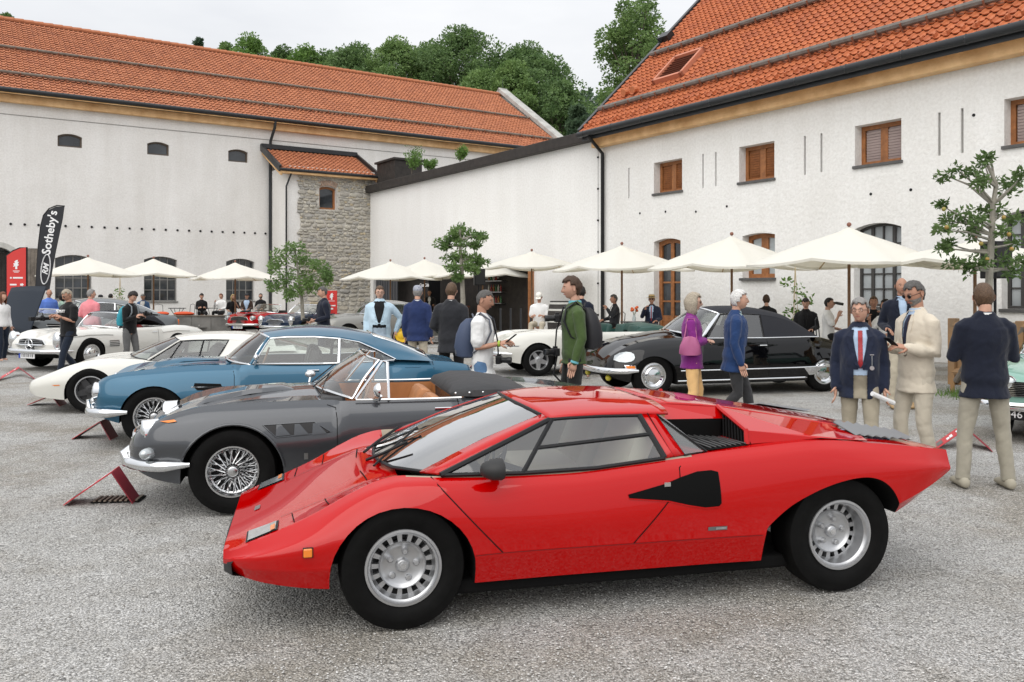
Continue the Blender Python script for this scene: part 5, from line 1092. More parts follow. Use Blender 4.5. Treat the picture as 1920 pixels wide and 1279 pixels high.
for sg in (1, -1):
    fl = lambda q: [(p[0], p[1]*sg, p[2]) for p in q]
    c.grid('soft_top_side', [fl([(-.45, .60, 1.30), (-.43, .70, 1.12), (-.42, .79, .925)]), fl([(-.88, .62, 1.22), (-.88, .71, 1.07), (-.9, .785, .925)]), fl([(-1.1, .65, 1.13), (-1.15, .72, 1.02), (-1.2, .775, .925)]), fl([(-1.47, .72, .925), (-1.47, .74, .922), (-1.47, .75, .92)])], TOP, 4, 4)
    w1 = c.grid('side_window', [fl([(.60, .775, .93), (.2, .79, .927), (-.40, .79, .922)]), fl([(.26, .56, 1.30), (0, .585, 1.32), (-.43, .602, 1.295)])], GLASS_D, 4, 3); MB().tube(fl([(.60, .775, .93), (.26, .56, 1.30), (0, .585, 1.32), (-.43, .602, 1.295), (-.40, .79, .922)]), .012, 6).build('frame', BLACK, w1)
    MB().tube(fl([(.66, .72, .935), (.28, .545, 1.315)]), .02, 6).build('pillar', CHROME, w1)
    o = c.patch('headlight', [(2.18, .60), (2.15, .66), (2.08, .705), (1.99, .725), (1.92, .718), (1.885, .69), (1.88, .645), (1.90, .605), (1.95, .578), (2.03, .565), (2.12, .57)], LENS, bd, off=.01, both=(sg > 0)) if sg > 0 else None
c.ribbon('headlight_rim', [(2.18, .60), (2.15, .66), (2.08, .705), (1.99, .725), (1.92, .718), (1.885, .69), (1.88, .645), (1.90, .605), (1.95, .578), (2.03, .565), (2.12, .57), (2.19, .59)], .012, BLACK, bd, both=True, thick=.009)
c.patch('indicator', [(2.04, .515), (1.90, .51), (1.89, .475), (2.02, .48)], AMBER, bd, both=True, off=.016); c.patch('indicator_rim', [(2.055, .525), (1.885, .52), (1.875, .465), (2.035, .47)], CHROME, bd, both=True, off=.01)
bumper(c, [(1.86, .935, .44), (2.08, .88, .435), (2.28, .68, .43), (2.37, .3, .43)], .055, flat=.9)
c.ribbon('side_strip', [(1.12, .42), (-1.2, .43), (-2.0, .46)], .02, CHROME, bd, both=True, thick=.011); c.ribbon('sill_strip', [(1.16, .255), (-1.18, .26)], .02, CHROME, bd, both=True, thick=.013)
c.patch('stone_guard', [(-1.10, .43), (-1.75, .44), (-1.9, .45), (-1.4, .40), (-1.30, .30), (-1.22, .30)], CHROME, bd, both=True, off=.006)
bars(c, [(.62, .80, .93), (.2, .81, .928), (-.45, .81, .924), (-1.2, .79, .93), (-1.45, .76, .925)], .009, CHROME, 'belt_trim')
c.ribbon('door_gap', [(-.44, .90), (-.45, .3)], .006, DARKIN, bd, both=True); c.ribbon('door_gap', [(.72, .90), (.78, .3)], .006, DARKIN, bd, both=True); handle(c, -.28, .80)
for k in range(5): c.ribbon('boot_rail', [(-1.5, .12+k*.11), (-2.05, .10+k*.09)], .012, CHROME, bd, where='top', both=True, thick=.008, off=.01)
c.patch('rear_indicator', [(-1.42, .93), (-1.5, .925), (-1.5, .90), (-1.42, .905)], AMBER, bd, both=True, off=.01)
for sg in (1, -1): MB().ball((2.2, .5*sg, .30), (.05, .05, .05), 10).build('fog_lamp', mat('yellow_lens', (.7, .6, .05), rough=.15, coat=.5), c.root, smooth=True)
c.seat(0, .36, BLK_L, .62, .5, .5); c.steering(.5, .36, .98, .19, rim=BLACK)
c.wheel(1.56, .74, .345, .185, 'cap', .205); c.wheel(-1.56, .68, .335, .165, 'cap', .205)

# ---------------------------------------------------------------- open roadster body used by several different cars
def roadster(name, label, px, Y, yaw, m, xf=1.2, yl=.72, imat=BLK_L, hub='cap', L=(1.95, -2.05), hz=.86, wid=.80, wr=.32, lamp_r=.09, lamp=(1.76, .58, .64), grille=None, plate=None, top=False, screen=True, ws=(.35, .0), seatm=None, seath=.5, bump=True, bz=.40, cockx=(.25, -.75), arch_r=.36, flare=False):
    c = Car(name, label, px, Y, yaw, xf, yl, G_CARS)
    n, t = L
    zd = [(n, hz-.38), (n-.06, hz-.27), (n-.25, hz-.14), (n-.6, hz-.04), (n-1.1, hz+.02), (cockx[0]+.15, hz+.035), (cockx[1]-.1, hz+.0), (t+.6, hz-.03), (t+.2, hz-.12), (t, hz-.3)]
    zf = [(n, hz-.36), (n-.06, hz-.22), (n-.25, hz-.08), (n-.6, hz-.01), (n-1.1, hz), (.2, hz-.01), (cockx[1], hz-.01), (cockx[1]-.5, hz+.01), (t+.5, hz-.05), (t+.15, hz-.14), (t, hz-.3)]
    yw = [(n, wid*.55), (n-.06, wid*.78), (n-.25, wid*.93), (n-.6, wid*.99), (.5, wid*.985), (-.5, wid*.985), (-1.1, wid), (t+.5, wid*.93), (t+.1, wid*.8), (t, wid*.62)]
    bd = classic(c, m, zd, zf, yw, zw=.56, zl=[(n, .44), (n-.4, .32), (t+.4, .32), (t, .45)], zbk=[(n, .41), (n-.4, .25), (1, .2), (-1.3, .2), (t, .4)], arches=[(arch(xf, wr-.01, arch_r), .45), (arch(-xf, wr-.01, arch_r), .45)], cock=cockx+(.5,), imat=imat,
                 stations=[n, n-.02, n-.06, n-.15, n-.3, n-.5, n-.8, 1.0, .7, .45, 0, -.4, -1.0, -1.3, t+.4, t+.2, t+.08, t], sub=2, n=3)
    if screen: windscreen(c, [(ws[0]+.22, 0, hz+.045), (ws[0]+.18, .25, hz+.04), (ws[0]+.1, .5, hz+.02), (ws[0]-.02, .66, hz)], [(ws[1]+.07, 0, hz+.34), (ws[1]+.06, .25, hz+.335), (ws[1]+.03, .45, hz+.325), (ws[1]-.03, .58, hz+.31)], r=.016)
    c.lamp(*lamp, lamp_r); c.seat(-.2, .34, seatm or imat, .44, seath, .48); c.steering(.15, .34, hz+.02, .18, rim=BLACK)
    if bump: bumper(c, [(n-.35, wid*.98, bz), (n-.12, wid*.92, bz), (n+.04, wid*.6, bz), (n+.09, .2, bz)], .045, flat=1.1); bumper(c, [(t+.3, wid*.93, bz), (t+.05, wid*.85, bz), (t-.06, .3, bz)], .04, flat=1.1)
    if grille:
        gw, gz, gh = grille; P = [(n+.012-.05*abs(u)**2, gw*u, gz+gh*v) for u, v in [(-1, 0), (-.85, .8), (-.4, 1), (0, 1), (.4, 1), (.85, .8), (1, 0), (.85, -.8), (.4, -1), (0, -1), (-.4, -1), (-.85, -.8)]]
        b = MB(); b.add([(p[0]-.004, p[1], p[2]) for p in P]+[(n+.008, 0, gz)], [(i, (i+1) % 12, 12) for i in range(12)]); b.build('grille', DARKIN, c.root)
        MB().tube(P, .014, 6, closed=True).build('grille_surround', CHROME, c.root, smooth=True)
        for k in range(-2, 3): MB().tube([(n-.01, -gw*.9, gz+gh*k*.33), (n+.018, 0, gz+gh*k*.33), (n-.01, gw*.9, gz+gh*k*.33)], .006, 4).build('grille_bar', STEEL, c.root)
    if plate: c.plate(n+.08, 0, bz-.09, plate)
    c.ribbon('door_gap', [(.30, hz-.06), (.28, .28)], .007, DARKIN, bd, both=True); c.ribbon('door_gap', [(-.62, hz-.06), (-.6, .28)], .007, DARKIN, bd, both=True); handle(c, -.45, hz-.12)
    c.wheel(xf, wid-.10, wr, .18, hub, wr*.6); c.wheel(-xf, wid-.10, wr, .18, hub, wr*.6)
    return c, bd
# cream roadster with green seats, beyond the green-sweatered man
GRN = mat('green_leather', (.012, .06, .048), rough=.45)
c, bd = roadster('cream_roadster', 'cream white open roadster with dark green seats and alloy wheels behind the black cabriolet', 1008, 17, 14, CREAM, hub='star', imat=GRN, L=(2.0, -2.35), hz=.87, wid=.83, ws=(.32, -.02), cockx=(.2, -1.15), seath=.62, lamp=(1.78, .55, .60), bump=False)
c.ribbon('side_strip', [(1.95, .60), (1.6, .60)], .03, STEEL, bd, both=True); c.seat(-.85, .36, GRN, .5, .5, .5)
b = MB(); b.loft([[Vector((x, .66*math.cos(t), .86+h*max(0, math.sin(t))**.6)) for t in [math.pi*i/12 for i in range(13)]] for x, h in ((-.95, .02), (-1.02, .14), (-1.3, .17), (-1.6, .12), (-1.72, .02))]); b.build('folded_top_cover', GRN, c.root, smooth=True)
bumper(c, [(1.75, .82, .45), (2.02, .6, .45), (2.08, .3, .45)], .03, flat=1.4)
# white roadster with star emblem on the grille
c, bd = roadster('white_roadster', 'white open roadster with round star emblem on its grille, left of centre', 163, 18.5, 65, paint('ivory_paint', (.66, .65, .61), rough=.3), L=(2.0, -2.35), hz=.86, wid=.89, lamp=(1.90, .70, .70), lamp_r=.11, hub='cap', wr=.335, grille=(.42, .56, .12), plate=True, bz=.42, imat=mat('red_leather', (.22, .02, .02), rough=.5), ws=(.36, .12))
for sg in (1, -1): MB().ball((1.90, .70*sg, .64), (.07, .12, .20), 14).build('lamp_housing', CHROME, c.root, smooth=True)
st = MB(); st.tube([(2.035, .115*math.cos(t), .56+.115*math.sin(t)) for t in [2*math.pi*k/28 for k in range(28)]], .011, 6, closed=True); st.build('emblem_ring', CHROME, c.root, smooth=True)
st = MB()
for k in range(3): a = R(90+120*k); st.tube([(2.04, 0, .56), (2.04, .112*math.cos(a), .56+.112*math.sin(a))], [.02, .004], 5)
st.build('emblem_star', CHROME, c.root); MB().tube([(2.03, -.42, .56), (2.035, 0, .56), (2.03, .42, .56)], .014, 6).build('grille_bar', CHROME, c.root)
b = MB(); b.loft([[Vector((x, y, z)) for y, z in [(w*math.cos(t), z0+h*math.sin(t)**.6 if math.sin(t) > 1e-6 else z0) for t in [math.pi*i/14 for i in range(15)]]] for x, w, z0, h in ((.17, .57, 1.15, .03), (.05, .62, 1.12, .12), (-.35, .66, 1.05, .20), (-.7, .67, .97, .24), (-.95, .66, .88, .16), (-1.05, .64, .86, .02))], cap=False); b.build('soft_top', TOP, c.root, smooth=True)
c.patch('side_grille', [(.75, .60), (.48, .60), (.48, .46), (.75, .46)], STEEL, bd, both=True)
for k in range(4): c.ribbon('side_grille_bar', [(.74, .48+k*.037), (.49, .48+k*.037)], .012, DARKIN, bd, off=.006)
c.ribbon('fender_brow', [(1.62, .72), (1.2, .745), (.75, .735), (.62, .72)], .03, bd.data.materials[0], bd, both=True, thick=.02); c.ribbon('fender_brow', [(-.75, .72), (-1.2, .745), (-1.62, .72)], .03, bd.data.materials[0], bd, both=True, thick=.02)
# red roadster in front of the terrace
c, bd = roadster('red_roadster', 'small bright red open roadster with chrome grille beside the low terrace wall', 470, 33.5, 68, paint('bright_red', (.52, .012, .015), rough=.3), xf=1.14, yl=0, L=(1.85, -1.95), hz=.82, wid=.75, grille=(.42, .58, .13), lamp=(1.80, .60, .66), lamp_r=.085, plate=True, bz=.40)
MB().box((1.35, 0, .845), (.6, .5, .04)).build('hood_scoop', bd.data.materials[0], bd, bevel=.015)
# dark blue roadster next to it
c, bd = roadster('navy_roadster', 'dark blue open roadster with tall headlights right of the red roadster', 540, 31.5, 66, paint('navy_paint', (.016, .03, .062), rough=.25), xf=1.14, yl=0, L=(1.9, -2.1), hz=.84, wid=.83, grille=(.40, .56, .10), lamp=(1.84, .68, .68), lamp_r=.1)
for sg in (1, -1): MB().ball((1.84, .68*sg, .62), (.06, .10, .18), 12).build('lamp_housing', CHROME, c.root, smooth=True)
# dark car with its bonnet raised at the left edge
c, bd = roadster('dark_blue_car', 'dark blue car with its bonnet raised at the left edge', 40, 23.0, 66, paint('midnight_paint', (.018, .022, .034), rough=.25), xf=1.3, yl=.7, L=(2.05, -2.3), hz=.84, wid=.85, lamp=(1.88, .66, .66), lamp_r=.1, bz=.44)
A = at(-8, 612, 21.6); B_2 = at(52, 634, 20.7); C_2 = at(87, 538, 21.9); D_2 = at(22, 540, 22.6); wi = c.root.matrix_basis.inverted()
V = [wi @ p for p in (A, B_2, C_2, D_2)]; cen = (V[0]+V[2])/2; nrm = (V[1]-V[0]).cross(V[3]-V[0]).normalized()
rows = [[V[0].lerp(V[1], u).lerp(V[3].lerp(V[2], u), v)+nrm*.04*(1-(2*u-1)**2)*(.4+.6*v) for u in (0, .1, .5, .9, 1)] for v in (0, .5, 1)]
o = c.grid('raised_bonnet', rows, mat('bonnet_paint', (.016, .022, .032), rough=.55, spec=.15), 4, 4, solid=.03); c.tube('bonnet_stay', [V[0].lerp(V[1], .6), V[0].lerp(V[1], .6)+Vector((-.35, 0, -.25))], .012, CHROME)
MB().box((1.1, 0, .82), (1.1, 1.0, .14)).build('engine', mat('engine_dark', (.03, .03, .03), rough=.5, metal=.4, var=.5, vs=14), c.root, bevel=.04)
for k in range(6): MB().box((.75+k*.14, .12*(-1)**k, .93), (.1, .22, .1), rz=.2*k).build('engine_part', STEEL if k % 2 else BLACK, c.root, bevel=.02)

# ---------------------------------------------------------------- two more fastbacks: the blue coupe's build in other paint
def repaint(root, new, name, label, loc, rz, scale=1.0):
    r = copy_tree(root); r.name = name; r.location = loc; r.rotation_euler = (0, 0, rz); r.scale = scale if isinstance(scale, tuple) else (scale,)*3; r['label'] = label
    def go(o):
        if o.type == 'MESH' and any(m is BLUE for m in o.data.materials):
            o.data = o.data.copy()
            for i, m in enumerate(o.data.materials):
                if m is BLUE: o.data.materials[i] = new
        for ch in o.children: go(ch)
    go(r); return r
blue_root = bpy.data.objects['blue_coupe']
def spot(px, Y, yaw, xf, yl):
    a = R(yaw); f = Vector((-math.cos(a), -math.sin(a), 0)); l = Vector((math.sin(a), -math.cos(a), 0)); return Vector((gx(px, Y), Y, 0))-xf*f-yl*l, a+math.pi
lo, rz = spot(150, 23.5, 32, .1, .75); repaint(blue_root, paint('mid_grey_paint', (.13, .14, .145), metal=.3, rough=.3), 'grey_fastback', 'mid grey fastback coupe behind the white roadster, below the left parasol', lo, rz, (1.08, 1.08, 1.18))
lo, rz = spot(652, 25.5, 36, 1.245, .72); repaint(blue_root, paint('champagne_paint', (.24, .235, .215), metal=.35, rough=.3), 'beige_coupe', 'pale beige metallic coupe behind the man in the light blue blazer', lo, rz, (1.02, 1.02, 1.1))

# ---------------------------------------------------------------- green open-wheel racer
c = Car('green_racing_car', 'small dark green racing car with yellow wheels partly hidden by standing men', 752, 26.5, 20, 1.15, .62, G_CARS)
RG = paint('racing_green', (.012, .04, .028), rough=.3); YEL = mat('yellow_wheel', (.75, .48, .02), rough=.4)
rings = [[Vector((x, w*math.cos(t), z0+h*math.sin(t))) for t in [2*math.pi*i/16 for i in range(16)]] for x, w, z0, h in ((1.85, .08, .42, .05), (1.75, .2, .43, .12), (1.3, .29, .46, .2), (.6, .34, .5, .25), (.25, .36, .52, .27), (-.4, .37, .53, .28), (-1.0, .32, .54, .27), (-1.6, .2, .52, .18), (-1.95, .06, .5, .05))]
MB().loft(rings).build('body', RG, c.root, smooth=True); MB().box((-.05, 0, .78), (.6, .46, .06)).build('cockpit', BLACK, c.root, bevel=.05)
MB().ball((-.45, 0, .86), (.3, .16, .16), 12).build('headrest', RG, c.root, smooth=True)
c.grid('windscreen', [[(.4, .3, .74), (.5, 0, .76), (.4, -.3, .74)], [(.25, .25, .93), (.33, 0, .95), (.25, -.25, .93)]], GLASS, 4, 2); c.tube('exhaust', [(.8, .38, .5), (0, .46, .48), (-1.7, .46, .46)], .045, CHROME)
for x in (1.15, -1.15):
    for sg in (1, -1): c.tube('suspension_arm', [(x, .2*sg, .4), (x, .6*sg, .33)], .02, STEEL)
n0 = len(bpy.data.objects); c.wheel(1.15, .68, .32, .16, 'disc', .21); c.wheel(-1.15, .68, .33, .2, 'disc', .21)
for o in c.root.children_recursive:
    if o.name.startswith('rim'): o.data.materials[0] = YEL

# ---------------------------------------------------------------- mint green saloon nose at the right edge
MINT = paint('mint_paint', (.20, .36, .30), rough=.3)
a = R(52); f = Vector((-math.cos(a), -math.sin(a), 0)); l = Vector((math.sin(a), -math.cos(a), 0)); Pc = Vector((gx(1846, 9.7), 9.7, 0))
c = Car('mint_car', 'pale mint green classic car with black number plate at the right edge', 1862, 9.7, 52, 1.92, -.74, G_CARS)
zd = [(2.05, .60), (2.0, .70), (1.85, .77), (1.4, .84), (.9, .9), (.6, .92), (-1.5, .92), (-2.0, .85), (-2.2, .7)]
zf = [(2.05, .62), (2.0, .74), (1.85, .80), (1.4, .85), (.9, .88), (0, .88), (-1.5, .9), (-2.0, .84), (-2.2, .7)]
yw = [(2.05, .70), (2.0, .77), (1.85, .82), (1.4, .85), (0, .85), (-1.5, .84), (-2.2, .72)]
bd = classic(c, MINT, zd, zf, yw, zw=.58, zl=.36, zbk=[(2.05, .42), (1.7, .26), (1, .2), (-1.5, .2), (-2.2, .4)], arches=[(arch(1.25, .31, .36), .45), (arch(-1.25, .31, .36), .45)], stations=[2.05, 2.03, 2.0, 1.92, 1.8, 1.6, 1.4, 1.2, .9, .5, 0, -.5, -1, -1.5, -1.9, -2.1, -2.2], sub=2)
MB().box((2.045, 0, .60), (.03, 1.30, .17)).build('grille', DARKIN, c.root, bevel=.02)
for k in range(8): MB().box((2.066, 0, .53+k*.02), (.012, 1.28, .008)).build('grille_bar', CHROME, c.root, fix=False)
c.lamp(2.03, .58, .66, .085); bumper(c, [(1.6, .88, .42), (1.95, .86, .42), (2.12, .7, .42), (2.17, .2, .42)], .035, flat=1.4); c.plate(2.11, -.52, .33, '146', w=.36, h=.12, m=BLACK, tm=WHITE, sz=.115, eu=False)
b = MB(); b.loft([[Vector((x, y, z)) for y, z in ((-.3, z0), (-.26, z0+h), (.26, z0+h), (.3, z0))] for x, z0, h in ((1.35, .845, .065), (1.0, .885, .05), (.7, .905, 0))], closed=False, cap=False); b.build('hood_scoop', MINT, bd, smooth=True); MB().box((1.34, 0, .875), (.02, .5, .045)).build('scoop_mouth', DARKIN, bd)
rows = [[(.10, 0, 1.28), (.08, .3, 1.27), (.0, .55, 1.23)], [(-.5, 0, 1.33), (-.5, .3, 1.32), (-.5, .58, 1.27)], [(-1.1, 0, 1.27), (-1.1, .3, 1.26), (-1.1, .56, 1.21)]]
c.grid('roof', rows, MINT, 4, 4, parent=bd, mirror=True); windscreen(c, [(.65, 0, .93), (.6, .35, .92), (.4, .66, .89)], [(.11, 0, 1.28), (.09, .3, 1.27), (.0, .55, 1.23)]); windscreen(c, [(-1.6, 0, .93), (-1.55, .35, .92), (-1.45, .64, .9)], [(-1.1, 0, 1.27), (-1.1, .3, 1.26), (-1.1, .56, 1.21)], name='rear_window')
for sg in (1, -1): c.grid('side_window', [[(.38, .72*sg, .885), (-.5, .75*sg, .885), (-1.4, .72*sg, .9)], [(0, .56*sg, 1.23), (-.5, .585*sg, 1.265), (-1.1, .565*sg, 1.21)]], GLASS_D, 4, 3)
c.wheel(1.25, .73, .32, .175, 'cap', .195); c.wheel(-1.25, .73, .32, .175, 'cap', .195)

# ================================================================ PEOPLE
# person frame: faces -Y, own left is +X, feet on z = 0
SKIN = [mat('skin_%d' % i, c, rough=.55, var=.12, vs=14, spec=.35) for i, c in enumerate([(.52, .30, .215), (.44, .235, .16), (.58, .36, .27), (.36, .19, .12)])]
def cloth(name, col, rough=.85, weave=True, var=.10): return mat('cloth_'+name, col, rough=rough, var=var, vs=7, bump=.35, bs=16, bd=.02, spec=.2, sheen=.15)
def hairm(name, col): return mat('hair_'+name, col, rough=.55, var=.35, vs=60, bump=.6, bs=120, bd=.01, spec=.35)
HAIR = {k: hairm(k, v) for k, v in dict(brown=(.055, .03, .017), dark=(.016, .012, .010), grey=(.24, .23, .22), white=(.62, .61, .59), blond=(.42, .30, .14), ash=(.36, .31, .24), red=(.14, .05, .025), mid=(.10, .06, .035), salt=(.09, .085, .08)).items()}
LIP = mat('lips', (.36, .14, .11), rough=.5); EYE = mat('eye_white', (.7, .68, .65), rough=.2); IRIS = mat('iris', (.03, .02, .015), rough=.15)
def chain(mb, P, Rr, n=10, r0=True, r1=True):
    """tapered limb; radii may be (a,b) ellipses: a sideways (x), b fore-aft (y)"""
    P = [Vector(p) for p in P]; rings = []
    for i, p in enumerate(P):
        d = (P[min(i+1, len(P)-1)]-P[max(0, i-1)]).normalized()
        s_ = Vector((1, 0, 0)); s_ = (s_-d*s_.dot(d))
        if s_.length < .2: s_ = Vector((0, 1, 0)); s_ = s_-d*s_.dot(d)
        s_.normalize(); t = d.cross(s_); r = Rr[i] if isinstance(Rr[i], tuple) else (Rr[i], Rr[i])
        rings.append([p+s_*math.cos(a)*r[0]+t*math.sin(a)*r[1] for a in [2*math.pi*k/n for k in range(n)]])
    # rounded ends
    d0 = (P[0]-P[1]).normalized(); d1 = (P[-1]-P[-2]).normalized(); m0 = min(Rr[0]) if isinstance(Rr[0], tuple) else Rr[0]; m1 = min(Rr[-1]) if isinstance(Rr[-1], tuple) else Rr[-1]
    pre = [[P[0]+(q-P[0])*.55+d0*m0*.75 for q in rings[0]]]; post = [[P[-1]+(q-P[-1])*.55+d1*m1*.75 for q in rings[-1]]]
    mb.loft((pre if r0 else [])+rings+(post if r1 else []))
def remesh(mb, voxel, smooth=4, wr=0, seed=0):
    me = mb.mesh('r'); b = bmesh.new(); b.from_mesh(me); bmesh.ops.recalc_face_normals(b, faces=b.faces); b.to_mesh(me); b.free()
    r = evaluated(me, [('REMESH', dict(mode='VOXEL', voxel_size=voxel, use_smooth_shade=True)), ('SMOOTH', dict(factor=.5, iterations=smooth))])
    if wr:                                                     # folds in the cloth
        n = len(r.vertices); co = np.empty(n*3, 'f'); no = np.empty(n*3, 'f'); r.vertices.foreach_get('co', co); r.vertex_normals.foreach_get('vector', no)
        co = co.reshape(-1, 3); no = no.reshape(-1, 3); d = np.empty(n, 'f')
        for i, (x, y, z) in enumerate(co.tolist()):
            f = mnoise.noise((x*8+seed, y*8, z*9+x*4+seed*3)); d[i] = -(1-abs(f)*2)**3*.55+f*.35+mnoise.noise((x*19+seed, y*19, z*17))*.25
        co += no*(d*wr)[:, None]; r.vertices.foreach_set('co', co.ravel()); r.update()
    return r
def head_mesh(skin, nseg=28, nr=24, wide=1.0):
    """head sculpted on a sphere: z up, face toward -Y, origin at head centre, height .235"""
    vs = []; fs = []
    for i in range(nr+1):
        ph = math.pi*i/nr
        for k in range(nseg):
            th = 2*math.pi*k/nseg; x, y, z = math.sin(ph)*math.sin(th), -math.sin(ph)*math.cos(th), math.cos(ph)
            f = max(0, -y)                                           # how much it faces forward
            X, Y, Z = x*.077*wide, y*.099, z*.120
            if z < 0: X *= 1-.20*(-z)**2; Y = Y*(1-.10*(-z)**2) if y < 0 else Y*(1-.42*(-z))
            if z < -.2 and y < 0: Y -= .012*((-z)-.2)*f              # chin
            if y > 0 and z > 0: Y *= 1.04
            g = lambda cx, cz, sx, sz: math.exp(-((x-cx)/sx)**2-((z-cz)/sz)**2)*(1 if y < 0 else 0)
            Y -= .031*g(0, -.20, .12, .12)+.016*g(0, .02, .09, .20)  # nose
            Y += .011*(g(.36, .06, .17, .11)+g(-.36, .06, .17, .11)) # eye sockets
            Y -= .006*(g(.33, .24, .25, .08)+g(-.33, .24, .25, .08)) # brow
            Y += .007*g(0, -.36, .16, .05); Y -= .006*g(0, -.47, .2, .06); Y -= .006*g(0, -.55, .18, .05); Y -= .016*g(0, -.80, .28, .16)
            Y -= .004*(g(.5, -.15, .2, .15)+g(-.5, -.15, .2, .15))   # cheeks
            vs.append((X, Y, Z))
    for i in range(nr):
        for k in range(nseg): fs.append((i*nseg+k, (i+1)*nseg+k, (i+1)*nseg+(k+1) % nseg, i*nseg+(k+1) % nseg))
    return vs, fs
def person(label, px, Y, face, H=1.78, z0=0, build=1.0, skin=0, hair='brown', hstyle='short', top=None, sleeves='long', topm=None, hem=.52, jacket=False, shirt=None, tie=None, legm=None, shoem=None, legs='stand', armL='down', armR='down', hyaw=0, hpitch=0, belly=0, lean=0, vox=None, glasses=None, female=False, group='people at the gathering', beard=None, shorts=False, cap=None, hat=None, name='person', wrinkle=.009, x=None, low=False, collar=None, open_front=0, stance=.0, sit=.45, back=None):
    X = gx(px, Y) if x is None else x
    root = empty(name, (X, Y, z0), R(face), label, 'person', group)
    k = H/1.78; vx = (vox or (.013 if Y < 11 else .017 if Y < 19 else .024))*1.0
    sk = SKIN[skin]; W_ = build
    hipz = .93*k; seated = legs == 'sit'
    if seated: hipz = sit+.09
    tz = lambda z: hipz+(z-.93)*k                       # torso heights follow the hip
    ly = lambda z: -lean*(tz(z)-hipz)                   # forward lean (toward -Y)
    T = lambda x_, y_, z: Vector((x_*k*W_ if abs(x_) > .001 else 0, y_*k+ly(z), tz(z)))
    sh = {1: T(.166, .012, 1.405), -1: T(-.166, .012, 1.405)}
    neck, headc = T(0, .012, 1.49), T(0, -.022, 1.648); headc.y -= lean*.03
    # legs
    hip = {s_: Vector((s_*.095*k, 0, hipz)) for s_ in (1, -1)}; knee = {}; ank = {}
    for s_ in (1, -1):
        if seated:
            knee[s_] = hip[s_]+Vector((s_*.05, -.43*k, .03)); ank[s_] = Vector((s_*.15*k, knee[s_].y-.03, .09))
        elif legs == 'walk':
            st = .20*s_; knee[s_] = Vector((s_*.10*k, -.10-.6*st*.5, .50*k)); ank[s_] = Vector((s_*.09*k, -st*1.1+(.06 if s_ < 0 else 0), .085 if s_ > 0 else .12))
        elif legs == 'wide':
            knee[s_] = Vector((s_*.15*k, -.015, .50*k)); ank[s_] = Vector((s_*.185*k, .02, .085))
        else:
            q_ = .07*(1 if (int(px) % 2) else -1)*s_; knee[s_] = Vector((s_*(.105+stance)*k, -.02-max(0, q_)*.9, .50*k)); ank[s_] = Vector((s_*(.12+stance*1.6)*k, .02-q_*.9, .085))
    # arms: elbow and wrist from a pose name or explicit offsets (own side outward positive)
    POSE = dict(down=((.055, .03, -.29), (.0, -.08, -.25)), phone=((.05, .0, -.29), (-.09, -.22, .05)), camera=((.07, -.04, -.28), (-.12, -.20, .10)), cross=((.06, -.03, -.28), (-.20, -.15, .03)), hip=((.19, .06, -.23), (-.08, -.03, -.22)), up=((.08, -.12, -.24), (-.06, -.10, .25)), drink=((.08, -.14, -.22), (-.10, -.10, .26)), fwd=((.04, -.10, -.27), (-.02, -.25, .02)), pocket=((.10, .05, -.27), (-.02, -.07, -.24)), bent=((.08, .05, -.28), (-.06, -.24, -.06)), lap=((.07, -.05, -.27), (-.10, -.22, -.04)), face=((.07, -.15, -.20), (-.10, -.12, .22)))
    elb = {}; wri = {}
    for s_, a in ((1, armL), (-1, armR)):
        u, v = POSE[a] if isinstance(a, str) else a
        u = Vector((u[0]*s_, u[1], u[2])); v = Vector((v[0]*s_, v[1], v[2])); elb[s_] = sh[s_]+u.normalized()*.295*k; wri[s_] = elb[s_]+v.normalized()*.255*k
    torso = [T(0, 0, .88), T(0, -.0, .95), T(0, -.005-belly*.4, 1.05), T(0, -.005-belly*.5, 1.15), T(0, 0, 1.28), T(0, .005, 1.38), T(0, .012, 1.45)]
    tr = [(.150, .105), (.165, .115), (.150, .105), (.150, .108), (.172, .118), (.168, .108), (.10, .075)]
    if female: tr = [(.160, .112), (.172, .12), (.140, .10), (.128, .098), (.150, .118), (.145, .10), (.085, .065)]
    tr = [(a*k*W_, (b+belly*(.5 if 1 < i < 4 else .2))*k*W_) for i, (a, b) in enumerate(tr)]
    def add_arm(m, s_, e, upto=1.0, r=(.060, .050, .046, .040, .030)):
        w = elb[s_].lerp(wri[s_], upto); chain(m, [sh[s_]+Vector((-s_*.05, 0, .012)), sh[s_]+Vector((s_*.008, 0, -.022)), sh[s_].lerp(elb[s_], .5), elb[s_], elb[s_].lerp(w, .5), w], [(.050+e)*k, (.055+e)*k, (r[1]+e)*k, (r[2]-.004+e)*k, (r[3]+e)*k, (r[4]+e*1.0)*k], 10)
    # ---- body: one continuous figure
    m = MB(); e = -.010
    chain(m, torso+[neck+Vector((0, .0, .0)), headc+Vector((0, .032, -.06))], [(a+e, b+e) for a, b in tr]+[.056*k, .052*k], 14)
    for s_ in (1, -1):
        add_arm(m, s_, e if sleeves == 'long' else -.004); chain(m, [hip[s_]+Vector((0, 0, .02)), hip[s_].lerp(knee[s_], .45), knee[s_], knee[s_].lerp(ank[s_], .4), ank[s_]], [(.088+e)*k, (.076+e)*k, (.056+e)*k, (.054+e)*k, .036*k], 10)
        chain(m, [ank[s_]+Vector((0, .03, -.03)), ank[s_]+Vector((0, -.12, -.045))], [.034*k, .03*k], 8)
    bm_ = remesh(m, max(vx*1.25, .018), 3)
    full = MB(); full.v = [tuple(v.co) for v in bm_.vertices]; full.f = [tuple(p.vertices) for p in bm_.polygons]; full.m = [0]*len(full.f)
    # head, ears, hands join the same mesh
    hv, hf = head_mesh(sk); Mh = Matrix.Translation(headc) @ Matrix.Rotation(R(hyaw), 4, 'Z') @ Matrix.Rotation(R(hpitch), 4, 'X') @ Matrix.Scale(k*.95, 4)
